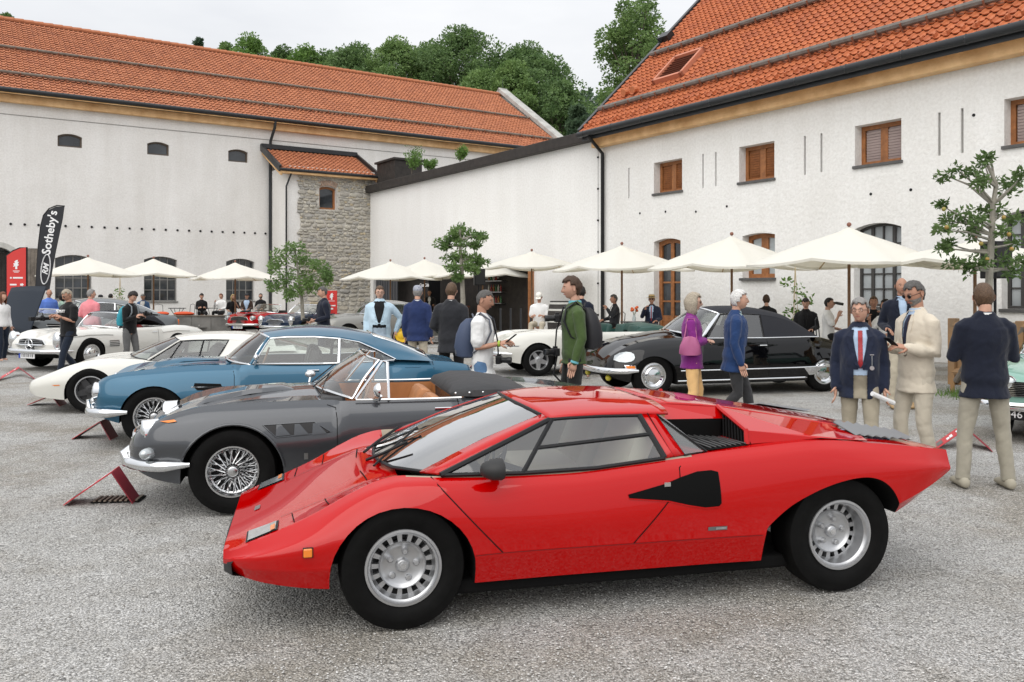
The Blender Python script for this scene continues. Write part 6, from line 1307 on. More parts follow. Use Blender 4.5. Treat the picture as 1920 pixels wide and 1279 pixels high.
    full.add([Mh @ Vector(v) for v in hv], hf)
    for s_ in (1, -1): full.add([Mh @ (Vector((s_*.076, .012, -.005))+Vector((s_*(.010 if abs(b) < .9 else 0)+.006*s_, a*.020, b*.032))) for a, b in ((-1, .4), (-.2, 1), (.9, .8), (1, 0), (.3, -1), (-.6, -.7))]+[Mh @ Vector((s_*.070, .012, -.005))], [(0, 1, 2, 3, 4, 5)]+[(i, (i+1) % 6, 6) for i in range(6)])
    for s_ in (1, -1):
        w = wri[s_]; d = (w-elb[s_]).normalized(); sid = Vector((s_, 0, 0)); sid = (sid-d*sid.dot(d)); sid = sid.normalized() if sid.length > .1 else Vector((0, -1, 0)); pal = d.cross(sid)
        a = armL if s_ > 0 else armR; curl = .75 if a in ('phone', 'camera', 'drink', 'up', 'fwd', 'face') else .35
        q = MB(); c0 = w-d*.02; fw = Vector((0, -1, 0)); fw = (fw-d*fw.dot(d)); fw = fw.normalized() if fw.length > .1 else Vector((0, 0, 1)); inn = d.cross(fw)*(-s_)
        def ring(t, a_, b_): return [c0+d*t*k+fw*math.cos(u)*a_*k+inn*math.sin(u)*b_*k for u in [2*math.pi*j/10 for j in range(10)]]
        q.loft([ring(0, .026, .020), ring(.035, .034, .018), ring(.075, .042, .017), ring(.105, .040, .014)])
        for j, (o_, ln) in enumerate(((.030, .075), (.010, .085), (-.010, .08), (-.029, .062))):
            b0 = c0+d*.098*k+fw*o_*k; P = [b0]; dd = d.copy()
            for t_ in range(3): dd = (dd*math.cos(curl*.8)+inn*math.sin(curl*.8)).normalized() if t_ else (dd+inn*curl*.4).normalized(); P.append(P[-1]+dd*ln*k*.38)
            q.tube(P, [.0095*k, .009*k, .0082*k, .006*k], 6)
        tb = c0+d*.03*k+fw*.032*k; q.tube([tb, tb+(d*.6+fw*.6+inn*.4).normalized()*.04*k, tb+(d*.75+fw*.25+inn*.6).normalized()*.078*k], [.013*k, .011*k, .007*k], 6)
        full.add(q.v, q.f)
    bo = full.build('body', [sk], root, smooth=2, fix=False)
    # face details
    if not low:
        for s_ in (1, -1):
            eb = MB().ball((0, 0, 0), (.011, .008, .0065), 8); eo = eb.build('eye', EYE, root, smooth=2); eo.matrix_local = Mh @ Matrix.Translation((s_*.031, -.079, .010))
            io = MB().ball((0, -.0045, 0), (.0055, .0045, .0055), 8).build('iris', IRIS, eo, smooth=2)
            br = MB().tube([(s_*.016, -.094, .030), (s_*.034, -.091, .036), (s_*.05, -.080, .031)], [.004, .005, .003], 5, flat=.7).build('eyebrow', HAIR[hair] if hair in HAIR else HAIR['brown'], root); br.matrix_local = Mh
        lp = MB().tube([(-.024, -.086, -.058), (-.008, -.098, -.055), (.008, -.098, -.055), (.024, -.086, -.058)], [.003, .006, .006, .003], 6).build('mouth', LIP, root, smooth=2); lp.matrix_local = Mh
    if glasses:
        gm_ = MB()
        for s_ in (1, -1):
            P = [(s_*(.032+.023*math.cos(t)), -.103+.006*abs(math.cos(t)), .008+.017*math.sin(t)) for t in [2*math.pi*j/12 for j in range(12)]]
            if glasses == 'sun': gm_.add(P+[(s_*.032, -.106, .008)], [(j, (j+1) % 12, 12) for j in range(12)])
            gm_.tube(P, .0022, 5, closed=True); gm_.tube([(s_*.055, -.10, .012), (s_*.077, -.03, .012), (s_*.078, .02, .006)], .0022, 4)
        gm_.tube([(-.01, -.108, .012), (.01, -.108, .012)], .002, 4); go = gm_.build('glasses', BLACK, root); go.matrix_local = Mh
    # hair: shell over the skull with a hairline
    if hstyle:
        hm = HAIR[hair]; vs, fs = [], []; nseg, nr = 28, 22; keep = {}
        thick = dict(short=.012, crop=.006, full=.02, long=.016, bald=.004, bob=.018)[hstyle]
        n3 = lambda p: mnoise.noise((p[0]*45+px, p[1]*45, p[2]*45))
        for i in range(nr+1):
            ph = math.pi*i/nr
            for j in range(nseg):
                th = 2*math.pi*j/nseg; vs.append((math.sin(ph)*math.sin(th), -math.sin(ph)*math.cos(th), math.cos(ph)))
        def inside(v):
            x_, y_, z_ = v
            if hstyle == 'bald': return y_ > -.05 and -.45 < z_ < .35+.2*(y_ < .3)
            if hstyle in ('long', 'bob') and abs(x_) > .45 and y_ > -.55: return z_ > -1.2
            line = .52 if y_ < -.35 else (.18 if y_ < .0 else -.62 if y_ > .25 else -.22)
            line = .52+(.52+.35+y_-.52)*0 if y_ < -.35 else line
            return z_ > line+.05*math.sin(x_*9)
        P = []
        for v in vs:
            x_, y_, z_ = v; X_, Y_, Z_ = x_*.076, y_*.098*(1.04 if y_ > 0 and z_ > 0 else 1), z_*.118
            if z_ < 0: Y_ = Y_*(1-.10*z_*z_) if y_ < 0 else Y_*(1-.30*(-z_)); X_ *= 1-.16*(-z_)**1.5
            t = thick*(1+.5*n3((X_, Y_, Z_))+.45*max(0, z_))
            if hstyle in ('long', 'bob') and z_ < .2: t += .02*(1-z_)*.6; Z_ -= (.10 if hstyle == 'long' else .05)*max(0, .2-z_)*(1 if (y_ > -.5) else 0)
            P.append((X_+x_*t, Y_+y_*t, Z_+z_*t))
        for i in range(nr):
            for j in range(nseg):
                q = (i*nseg+j, (i+1)*nseg+j, (i+1)*nseg+(j+1) % nseg, i*nseg+(j+1) % nseg)
                if all(inside(vs[a]) for a in q): fs.append(q)
        used = sorted({a for f_ in fs for a in f_}); ix = {a: n_ for n_, a in enumerate(used)}
        hb = MB().add([P[a] for a in used], [tuple(ix[a] for a in f_) for f_ in fs]); ho = hb.build('hair', hm, root, smooth=2, fix=False); ho.matrix_local = Mh; md = ho.modifiers.new('s', 'SOLIDIFY'); md.thickness = thick*.9; md.offset = -1
    if beard:
        b = MB(); V_ = []; 
        hvv, hff = head_mesh(sk); ok = lambda v: v[2] < -.022 and v[1] < .01 and not (abs(v[0]) < .026 and -.064 < v[2] < -.048) and not (abs(v[0]) < .014 and v[2] > -.045)
        fs = [f_ for f_ in hff if all(ok(hvv[a]) for a in f_)]; used = sorted({a for f_ in fs for a in f_}); ix = {a: n_ for n_, a in enumerate(used)}
        bo2 = MB().add([tuple(c_*1.025 for c_ in hvv[a]) for a in used], [tuple(ix[a] for a in f_) for f_ in fs]).build('beard', HAIR[beard], root, smooth=2, fix=False); bo2.matrix_local = Mh
    if cap:
        q = MB(); q.loft([[(math.cos(a)*r_*.085, math.sin(a)*r_*.105+.005, z_) for a in [2*math.pi*j/20 for j in range(20)]] for r_, z_ in ((1.02, .035), (1.04, .06), (1.0, .09), (.85, .118), (.5, .134), (.1, .139))], cap=True)
        q.loft([[(math.cos(a)*.075, -.09+math.sin(a)*.02-(0 if math.sin(a) > 0 else .075), z_) for a in [2*math.pi*j/14 for j in range(14)]] for z_ in (.045, .052)]); co = q.build('cap', cap, root, smooth=True); co.matrix_local = Mh
    if hat:
        q = MB(); q.loft([[(math.cos(a)*r_, math.sin(a)*r_*1.15+.005, z_) for a in [2*math.pi*j/24 for j in range(24)]] for r_, z_ in ((.155, .045), (.15, .052), (.09, .058), (.088, .10), (.08, .135), (.05, .145), (.02, .138))]); co = q.build('hat', hat, root, smooth=True); co.matrix_local = Mh
        q = MB(); q.loft([[(math.cos(a)*.091, math.sin(a)*.0915*1.15+.005, z_) for a in [2*math.pi*j/24 for j in range(24)]] for z_ in (.058, .085)], cap=False); co = q.build('hat_band', BLACK, root, smooth=True); co.matrix_local = Mh
    # ---- top garment
    if topm:
        m = MB(); g = .016 if not jacket else .024; hz = hem
        tz_ = [torso[i].copy() for i in range(len(torso))]; rr = [(a+g, b+g*.9) for a, b in tr]
        low_ = []
        hp = T(0, 0, hz+.40) if False else None
        base = Vector((0, (.0 if not seated else -.02), tz(.88)-(.88-.93*hz/.52*1.0 if False else 0)))
        drop = {True: .10, False: .0}[jacket]+(.52-hz)*1.6
        bot = T(0, .0, .88-drop); rb = ((.176+g+(.018 if hem < .5 else 0))*k*W_, (.132+g+(.012 if hem < .5 else 0)+belly*.3)*k*W_)
        if seated: bot.z = max(bot.z, hipz-.05)
        chain(m, [bot]+tz_, [rb]+rr, 16, r0=False)
        if collar or jacket: chain(m, [T(0, .012, 1.44), T(0, .012, 1.50)], [(.088*k, .078*k), (.066*k, .066*k)], 12)
        for s_ in (1, -1): add_arm(m, s_, g*.75, 1.0 if sleeves == 'long' else 1.0 if sleeves == 'none' else 0.0) if sleeves == 'long' else chain(m, [sh[s_]+Vector((-s_*.04, 0, 0)), sh[s_]+Vector((s_*.012, 0, -.015)), sh[s_].lerp(elb[s_], .5), sh[s_].lerp(elb[s_], .78)], [(.066+g)*k, (.064+g)*k, (.062+g)*k, (.066+g)*k], 10)
        me = remesh(m, vx, 3, wrinkle*(1.0 if Y < 20 else .6), px)
        # split the front opening off as the shirt
        mats_ = [topm]; parts = {}
        inv = None
        def region(c):
            z_ = (c.z-hipz)/k+.93
            fy = c.y-ly(z_)
            if jacket and shirt and fy < -.02*k and z_ < 1.49:
                t = (z_-1.08)/(1.47-1.08); w_ = (.012+(.06 if t < .8 else .06-(t-.8)*.12)*max(0, t))*k*(1+open_front*1.2) if t > -.02 else open_front*.075*k*1.6
                if abs(c.x) < w_:
                    if tie and abs(c.x) < (.020+.018*max(0, (1.25-z_)*2.2))*k and 1.08 < z_ < 1.455: return 2
                    return 1 if z_ > 1.015 else 3
            return 0
        fm = [region(p.center) for p in me.polygons]
        for ri, (nm, mt) in enumerate((('jacket' if jacket else 'top', topm), ('shirt', shirt), ('tie', tie), ('trouser_front', legm))):
            fs = [tuple(p.vertices) for p, r_ in zip(me.polygons, fm) if r_ == ri]
            if not fs: continue
            used = sorted({a for f_ in fs for a in f_}); ix = {a: n_ for n_, a in enumerate(used)}
            vv = [me.vertices[a].co.copy() for a in used]
            if ri: vv = [v+Vector((0, (.0, .016, .004, .02)[ri]*k, 0)) for v in vv]
            o = MB().add(vv, [tuple(ix[a] for a in f_) for f_ in fs]).build(nm, mt, root, smooth=2, fix=False)
            if ri == 0: jk = o
        if jacket and not low:
            if shirt:
                for s_ in (1, -1):                               # lapels
                    L_p = [(.050, 1.462), (.078, 1.40), (.075, 1.33), (.03, 1.12), (.012, 1.09)]; inn_ = [(.036, 1.462), (.042, 1.39), (.032, 1.28), (.012, 1.12), (.0, 1.09)]
                    bv = BVHTree.FromPolygons([v.co for v in me.vertices], [tuple(p.vertices) for p in me.polygons]); fr_ = lambda a: (bv.ray_cast(T(a[0]*s_*(1+open_front), -1, a[1]), Vector((0, 1, 0)))[0] or T(a[0]*s_, -.13, a[1]))+Vector((0, -.008, 0))
                    q = MB(); A_ = [fr_(a) for a in L_p]; B_l = [fr_(a) for a in inn_]
                    for i in range(len(A_)-1): q.quad(A_[i], A_[i+1], B_l[i+1], B_l[i])
                    lo_ = q.build('lapel', topm, jk); md = lo_.modifiers.new('s', 'SOLIDIFY'); md.thickness = .006
            if shirt: q = MB(); q.loft([[T(0, .012, z_)+Vector((math.cos(a)*r_*k, math.sin(a)*r_*k, 0)) for a in [2*math.pi*j/16 for j in range(16)]] for r_, z_ in ((.074, 1.47), (.066, 1.515))], cap=False); q.build('shirt_collar', shirt, root, smooth=True)
    # ---- trousers and shoes
    if legm:
        m = MB(); chain(m, [T(0, 0, .90), T(0, 0, .97), T(0, -belly*.3, 1.03)], [(.135*k*W_, .10*k*W_), (.148*k*W_, (.108+belly*.25)*k*W_), (.142*k*W_, (.10+belly*.4)*k*W_)], 14)
        for s_ in (1, -1):
            a_ = ank[s_]; chain(m, [hip[s_]+Vector((0, 0, .03)), hip[s_].lerp(knee[s_], .35), hip[s_].lerp(knee[s_], .7), knee[s_], knee[s_].lerp(a_, .5), a_.lerp(knee[s_], .1), a_+Vector((0, 0, -.02))], [.082*k*min(W_, 1.1), .088*k, .078*k, .069*k, .064*k, .060*k, .063*k], 12, r1=False)
        me = remesh(m, vx, 3, wrinkle, px+7); o = link('trousers', me, root, smooth=2); me.materials.clear(); me.materials.append(legm)
    if shoem and (Y < 20 or seated):
        for s_ in (1, -1):
            a_ = ank[s_]; q = MB(); oy = .0
            q.loft([[Vector((a_.x+math.cos(t)*w_*k, a_.y+y_*k, max(.003, zc_+math.sin(t)*h_*k)+(a_.z-.085))) for t in [2*math.pi*j/12 for j in range(12)]] for y_, w_, zc_, h_ in ((.085, .022, .045, .030), (.065, .040, .05, .045), (.0, .046, .055, .055), (-.07, .050, .045, .042), (-.15, .053, .038, .034), (-.20, .042, .030, .026), (-.225, .016, .024, .014))])
            q.build('shoe', shoem, root, smooth=2)
    return dict(root=root, wri=wri, elb=elb, sh=sh, headc=headc, T=T, Mh=Mh, k=k)
def held(P, name, mb_, m, side=1, off=(0, -.06, .02)):
    o = mb_.build(name, m, P['root'], bevel=.003); o.location = P['wri'][side]+(P['wri'][side]-P['elb'][side]).normalized()*.08+Vector(off); return o
def backpack(P, m, m2, label, size=1.0):
    """a thing of its own, worn on the back"""
    r = empty('backpack', P['root'].location, P['root'].rotation_euler.z, label, 'backpack')
    T = P['T']; b = MB(); S = size
    b.loft([[T(0, .15+d_, z_)+Vector((math.cos(a)*w_*S, math.sin(a)*dd*S, 0)) for a in [2*math.pi*j/18 for j in range(18)]] for z_, w_, dd, d_ in ((1.00, .11, .06, .02), (1.02, .145, .095, .03), (1.12, .155, .115, .04), (1.26, .15, .105, .03), (1.38, .125, .08, .01), (1.44, .08, .04, -.01))]); b.build('pack_body', m, r, smooth=True)
    b = MB(); b.loft([[T(0, .255, z_)+Vector((math.cos(a)*w_*S, math.sin(a)*.05*S, 0)) for a in [2*math.pi*j/14 for j in range(14)]] for z_, w_ in ((1.02, .07), (1.05, .11), (1.16, .115), (1.2, .09))]); b.build('front_pocket', m2, r, smooth=True)
    for s_ in (1, -1): b = MB().tube([T(s_*.09, .10, 1.42), T(s_*.105, .0, 1.505), T(s_*.10, -.10, 1.43), T(s_*.11, -.125, 1.30), T(s_*.15, -.06, 1.14), T(s_*.14, .08, 1.06)], [.02]*6, 8, flat=.5); b.build('strap', m2, r, smooth=True)
    b = MB().tube([T(-.03, .10, 1.45), T(0, .12, 1.49), T(.03, .10, 1.45)], .01, 6); b.build('carry_loop', m2, r)
    return r
def camera_thing(P, label, side=1, off=(0, -.08, .0), rz=0, big=False, loc=None):
    r = empty('camera', (0, 0, 0), 0, label, 'camera'); pr = P['root']
    p = loc if loc is not None else P['wri'][side]+(P['wri'][side]-P['elb'][side]).normalized()*.07+Vector(off)
    r.location = pr.matrix_basis @ Vector(p); r.rotation_euler = (0, 0, pr.rotation_euler.z+rz); r.scale = (.85,)*3
    MB().box((0, 0, 0), (.145, .065, .10)).build('camera_body', BLACK, r, bevel=.012); MB().box((0, 0, .06), (.05, .05, .03)).build('viewfinder', BLACK, r, bevel=.008)
    MB().lathe([(0, -.03), (.036, -.03), (.038, -.10), (.042, -.105), (.042, -.16), (.034, -.16), (.032, -.15), (0, -.15)], 18, Matrix.Identity(4)).build('lens', mat('lens_black', (.015, .015, .016), rough=.35), r, smooth=True)
    if big: MB().box((0, .10, .0), (.06, .16, .07)).build('battery', BLACK, r, bevel=.01); MB().tube([(0, .02, .05), (0, .0, .13), (0, -.1, .13), (0, -.12, .06)], .011, 6).build('top_handle', BLACK, r); MB().box((.0, -.24, 0), (.11, .09, .09)).build('matte_box', BLACK, r, bevel=.006)
    return r

# ---------------------------------------------------------------- the crowd
NAVY = cloth('navy_wool', (.013, .018, .038)); NAVY2 = cloth('deep_navy', (.009, .012, .024)); BLUEB = cloth('royal_blazer', (.018, .032, .10)); CHAR = cloth('charcoal', (.022, .023, .027)); LINEN = cloth('linen', (.60, .54, .44), var=.07); LINEN2 = cloth('linen_trouser', (.54, .49, .40), var=.07)
KHAKI = cloth('khaki', (.30, .265, .20)); SAND = cloth('sand', (.46, .41, .32)); JEANS = cloth('jeans', (.10, .19, .33)); DENIM = cloth('dark_denim', (.012, .018, .032)); BLKC = cloth('black', (.008, .008, .009)); WHT = cloth('white', (.74, .74, .73), var=.03); LBLUE = cloth('light_blue', (.42, .54, .70), var=.04); GREENS = cloth('green_sweater', (.058, .095, .03)); DGREY = cloth('dark_grey', (.022, .022, .022)); PURP = cloth('purple', (.20, .022, .19)); APRI = cloth('apricot', (.80, .50, .22), var=.05); BJKT = cloth('blue_jacket', (.016, .042, .125)); SLATE = cloth('slate', (.035, .035, .037)); PINK = cloth('pink', (.72, .24, .27), var=.05); SKYB = cloth('pale_blue_blazer', (.46, .60, .70), var=.05); GREYT = cloth('grey_trouser', (.12, .12, .12)); REDT = mat('red_tie', (.30, .010, .016), rough=.5, var=.3, vs=60); NAVT = cloth('navy_tie', (.012, .016, .04)); AQUA = cloth('aqua_shirt', (.14, .40, .46)); PALEG = cloth('pale_green_shirt', (.40, .52, .52)); STONEC = cloth('stone_trouser', (.33, .305, .245))
SHOE_B = mat('black_shoe', (.012, .011, .01), rough=.35); SHOE_T = mat('tan_shoe', (.36, .24, .12), rough=.6); SHOE_K = mat('khaki_sneaker', (.36, .33, .26), rough=.8); SHOE_W = mat('white_sneaker', (.7, .7, .68), rough=.7)
PHONE = lambda: MB().box((0, 0, 0), (.07, .012, .14), rx=.9)
# right foreground group
p = person('man in navy blazer and khaki trousers seen from behind at the right edge', 1846, 7.35, 172, 1.77, build=1.06, hair='mid', hstyle='short', topm=NAVY2, jacket=True, shirt=WHT, legm=STONEC, shoem=SHOE_K, legs='wide', armL='camera', armR='camera', hyaw=-12, stance=.03)
p = person('man in pale linen suit with sunglasses looking down at his phone', 1718, 7.9, -72, 1.80, build=1.0, skin=1, hair='salt', topm=LINEN, jacket=True, shirt=LBLUE, tie=NAVT, legm=LINEN2, shoem=SHOE_T, armL='phone', armR='phone', hpitch=22, glasses='sun', beard='grey', hem=.50); held(p, 'phone', PHONE(), BLACK, 1, (-.02, -.05, .03))
p = person('older grey-haired man in navy blazer with red tie holding white papers', 1612, 7.85, -20, 1.63, build=1.05, skin=0, hair='grey', hstyle='full', topm=NAVY, jacket=True, shirt=LBLUE, tie=REDT, legm=KHAKI, shoem=SHOE_B, armL='down', armR='down', hyaw=-16, belly=.06, open_front=.55, legs='walk', glasses='clear')
q = MB().tube([(0, .02, -.10), (0, -.02, .16)], .022, 8); o = q.build('paper_roll', mat('paper_white', (.78, .78, .78), rough=.7), None, smooth=True); tag(o, 'rolled white papers in the grey-haired man\'s hand', 'papers'); o.location = p['root'].matrix_basis @ (p['wri'][1]+Vector((0, -.06, -.09))); o.rotation_euler = (R(60), 0, R(-70))
bd_ = empty('lanyard_badge', p['root'].location, p['root'].rotation_euler.z, 'silver badge hanging from the blazer with red tie', 'badge'); T = p['T']
MB().box(T(.10, -.165, 1.22), (.035, .008, .008)).build('clip', STEEL, bd_); MB().tube([T(.10, -.17, 1.21), T(.10, -.175, 1.11)], .004, 5).build('chain', STEEL, bd_); MB().lathe([(0, -.004), (.02, -.004), (.02, .004), (0, .004)], 12, Matrix.Translation(T(.10, -.177, 1.09))).build('medal', STEEL, bd_)
p = person('tall man in dark jacket and pale trousers behind the linen suit', 1690, 12.4, -15, 1.90, skin=1, hair='salt', hstyle='bald', topm=NAVY2, jacket=True, shirt=LBLUE, legm=SAND, shoem=SHOE_T, armL='down', armR='bent', open_front=.3)
# couple in front of the black car
p = person('grey-blonde woman in purple jacket and apricot trousers with folded arms', 1297, 10.4, 78, 1.68, build=1.0, female=True, skin=2, hair='ash', hstyle='bob', topm=PURP, jacket=True, legm=APRI, shoem=SHOE_W, armL='cross', armR='cross', glasses='sun', hpitch=6, hem=.53)
bg_ = empty('handbag', p['root'].location, p['root'].rotation_euler.z, 'pink handbag under the arm of the woman in purple', 'handbag'); T = p['T']
b = MB(); b.loft([[T(-.24, .02, z_)+Vector((math.cos(a)*.055, math.sin(a)*w_, 0)) for a in [2*math.pi*j/16 for j in range(16)]] for z_, w_ in ((.98, .10), (1.0, .13), (1.10, .12), (1.2, .08), (1.22, .03))]); b.build('bag', mat('pink_leather', (.42, .11, .24), rough=.45), bg_, smooth=True); MB().tube([T(-.24, -.06, 1.2), T(-.2, -.03, 1.44), T(-.2, .05, 1.44), T(-.24, .09, 1.2)], .008, 6).build('strap', mat('pink_leather', (.42, .11, .24), rough=.45), bg_)
p = person('white-haired man in blue jacket and dark trousers walking right', 1376, 10.2, 80, 1.71, build=1.08, skin=0, hair='white', hstyle='full', topm=BJKT, jacket=True, shirt=PALEG, legm=SLATE, shoem=SHOE_B, legs='walk', armL='down', armR='down', lean=.06, open_front=.7, hem=.51)
# photographers in the middle
p = person('dark-haired man in green sweater with black backpack and cameras', 1076, 9.5, -84, 1.86, build=1.04, hair='brown', hstyle='full', topm=GREENS, legm=DGREY, shoem=SHOE_B, armL='down', armR='down', hpitch=8, collar=True, hem=.5)
backpack(p, mat('black_nylon', (.010, .010, .013), rough=.6, bump=.2, bs=60), mat('black_nylon2', (.016, .016, .02), rough=.55), 'black backpack on the man in the green sweater', 1.08)
camera_thing(p, 'camera hanging on the chest of the man in green', loc=p['T'](.05, -.19, 1.33)); camera_thing(p, 'camera hanging at the hip of the man in green sweater', loc=p['T'](.12, -.22, .98), rz=.4)
MB().tube([p['T'](.06, -.12, 1.45), p['T'](.08, -.2, 1.2), p['T'](.12, -.22, 1.0)], .009, 5).build('camera_strap', BLKC, p['root']); MB().tube([p['T'](.12, -.2, .95), p['T'](.14, -.24, .75), p['T'](.14, -.12, .62), p['T'](.14, -.04, .68)], .012, 5).build('hanging_strap', BLKC, p['root'])
MB().lathe([(.071, -.02), (.073, .02), (.066, .03)], 14, Matrix.Translation(p['T'](0, .012, 1.49)) @ Matrix.Rotation(R(90), 4, 'X')).build('shirt_collar', AQUA, p['root'], smooth=True)
for s_ in (1, -1): MB().tube([p['elb'][s_].lerp(p['wri'][s_], .93), p['elb'][s_].lerp(p['wri'][s_], 1.02)], .045, 10).build('shirt_cuff', AQUA, p['root'], smooth=True)
p = person('young man in white T-shirt with blue backpack holding a phone', 905, 9.3, 78, 1.72, build=.96, skin=1, hair='salt', hstyle='crop', topm=WHT, sleeves='short', legm=JEANS, shoem=SHOE_W, armL='phone', armR='phone', hpitch=18, hem=.47)
held(p, 'phone', PHONE(), BLACK, -1, (0, -.05, .04)); backpack(p, mat('blue_nylon', (.045, .065, .12), rough=.65, bump=.2, bs=60), mat('grey_nylon', (.11, .12, .15), rough=.7), 'blue and grey backpack on the man in white T-shirt', 1.15)
camera_thing(p, 'camera with long lens hanging on the man in white T-shirt', loc=p['T'](-.05, -.20, .98)); MB().tube([p['T'](.06, -.10, 1.46), p['T'](0, -.17, 1.2), p['T'](-.04, -.19, 1.03)], .009, 5).build('camera_strap', BLKC, p['root'])
MB().lathe([(.034, -.012), (.036, 0), (.034, .012)], 12, Matrix.Translation(p['wri'][-1])).build('wristband', mat('lime_band', (.35, .5, .05), rough=.6), p['root'])
# men in suits behind the blue coupe
p = person('man in charcoal suit seen from behind next to the blue coupe tail', 846, 12.8, 170, 1.83, build=1.1, hair='mid', topm=CHAR, jacket=True, shirt=WHT, legm=BLKC, shoem=SHOE_B, armL='bent', armR='down', hem=.5)
p = person('man in royal blue blazer, cap and beige trousers seen from behind', 783, 15.4, 176, 1.80, build=1.06, hair='grey', topm=BLUEB, jacket=True, shirt=WHT, legm=SAND, shoem=SHOE_T, cap=mat('patterned_cap', (.55, .56, .6), rough=.8, vcol=(.08, .09, .16), vs=60))
p = person('man in light blue blazer and black polo with hand on hip', 712, 15.6, 6, 1.80, build=1.14, skin=2, hair='mid', topm=SKYB, jacket=True, shirt=BLKC, legm=cloth('pale_jeans', (.42, .52, .62)), shoem=SHOE_W, armL='hip', armR='down', open_front=1.0, belly=.07, glasses='clear', hyaw=8, hpitch=8)
p = person('man in dark navy suit looking down at a camera, facing left', 607, 18.2, -70, 1.80, build=1.1, hair='salt', topm=NAVY2, jacket=True, shirt=WHT, legm=NAVY2, shoem=SHOE_B, armL='bent', armR='bent', hpitch=18); camera_thing(p, 'small camera held by the man in dark navy suit', -1, (0, -.04, .02))
# left group
p = person('man in black T-shirt holding a video camera beside the white roadster', 128, 16.6, -32, 1.74, build=1.06, skin=1, hair='ash', hstyle='short', topm=BLKC, sleeves='short', legm=DENIM, shoem=SHOE_B, armL='camera', armR='camera', hpitch=28, glasses='sun', legs='walk', hem=.49)
camera_thing(p, 'large video camera held by the man in black T-shirt', -1, (-.10, -.12, -.06), 0, True)
tx = text('shirt_lettering', 'NUPUTT', .075, Matrix.Translation(p['T'](.02, -.175, 1.33)) @ Matrix.Rotation(R(90), 4, 'X'), WHITE, p['root'], depth=.004, bold=.002, shear=.2)
p = person('young man in black hoodie with teal backpack photographing the white roadster', 243, 17.9, 72, 1.70, build=.94, hair='dark', hstyle='full', topm=BLKC, legm=GREYT, shoem=SHOE_B, armL='camera', armR='camera', hpitch=35, lean=.08, hem=.5)
backpack(p, mat('teal_nylon', (.02, .28, .36), rough=.6), mat('grey_mesh', (.22, .25, .27), rough=.7), 'teal and grey backpack on the young man in black hoodie', 1.0); camera_thing(p, 'camera held by the young man in black hoodie', 1, (0, -.05, .02))
p = person('grey-haired man in pink shirt seen from behind by the grey fastback', 170, 20.6, 168, 1.75, build=1.1, skin=0, hair='grey', topm=PINK, legm=SAND, shoem=SHOE_T, hyaw=-30, armL='bent', armR='down')
p = person('man in bright blue shirt and black waistcoat behind the raised bonnet', 92, 25.5, 40, 1.76, skin=1, hair='salt', topm=cloth('cornflower', (.10, .19, .55)), legm=DENIM, armL='bent', armR='down', hstyle='bald', low=True)
p = person('dark-haired woman in pale green top behind the grey fastback', 116, 25.9, 130, 1.66, female=True, hair='dark', hstyle='bob', topm=cloth('sage', (.30, .42, .34)), legm=DENIM, low=True)
p = person('brown-haired woman in white top at the left edge', 4, 20.5, 70, 1.68, female=True, hair='red', hstyle='long', topm=WHT, legm=DENIM, low=True)
# seated on the left terrace
SITL = 'guests seated on the left terrace'
def seatp(label, px, Y, face, zf=.62, **k):
    k.setdefault('low', Y > 22); return person(label, px, Y, face, legs='sit', z0=zf-.45, group=k.pop('group', SITL), **k)
seatp('man in white shirt and blue vest reading by the grey fastback', 268, 33.5, 10, zf=.66, hair='grey', topm=cloth('blue_vest', (.07, .14, .28)), jacket=True, shirt=WHT, legm=DENIM, armL='lap', armR='lap', hpitch=25, open_front=.5)
seatp('young man in dark sweater seated with crossed hands on the terrace', 378, 37.0, 25, zf=.66, hair='dark', hstyle='full', topm=BLKC, legm=BLKC, armL='phone', armR='phone', hpitch=20, shoem=SHOE_W)
seatp('man in white shirt seated at the terrace table raising a hand to his face', 415, 37.6, -10, zf=.66, hair='red', topm=WHT, legm=BLKC, armL='lap', armR='face', hpitch=10, shoem=SHOE_W)
seatp('blonde woman in black top and jeans sitting on the terrace wall', 437, 35.9, 15, zf=.62, female=True, hair='blond', hstyle='bob', topm=BLKC, sleeves='short', legm=cloth('pale_jeans', (.42, .52, .62)), shoem=SHOE_B, armL='face', armR='lap', hyaw=30)
seatp('man in cap, blue shirt and brown jacket seated beside the blonde woman', 463, 37.4, 5, zf=.66, hair='dark', topm=cloth('brown_jacket', (.05, .03, .022)), jacket=True, shirt=LBLUE, legm=BLKC, armL='lap', armR='lap', open_front=1, cap=mat('dark_cap', (.03, .03, .035), rough=.8))
seatp('bearded man in black shirt seated behind the red roadster', 489, 38.4, 0, zf=.66, hair='dark', topm=BLKC, legm=BLKC, armL='lap', armR='lap', beard='dark')
seatp('person with dark hair seated behind the grey fastback roof', 207, 33.5, 170, zf=.66, hair='dark', topm=CHAR, legm=BLKC, armL='lap', armR='lap'); seatp('person in dark cap seated left of the dark-haired one behind the fastback', 188, 33.0, 170, zf=.62, hair='dark', topm=BLKC, legm=BLKC, armL='lap', armR='lap', cap=mat('dark_cap', (.03, .03, .035), rough=.8))
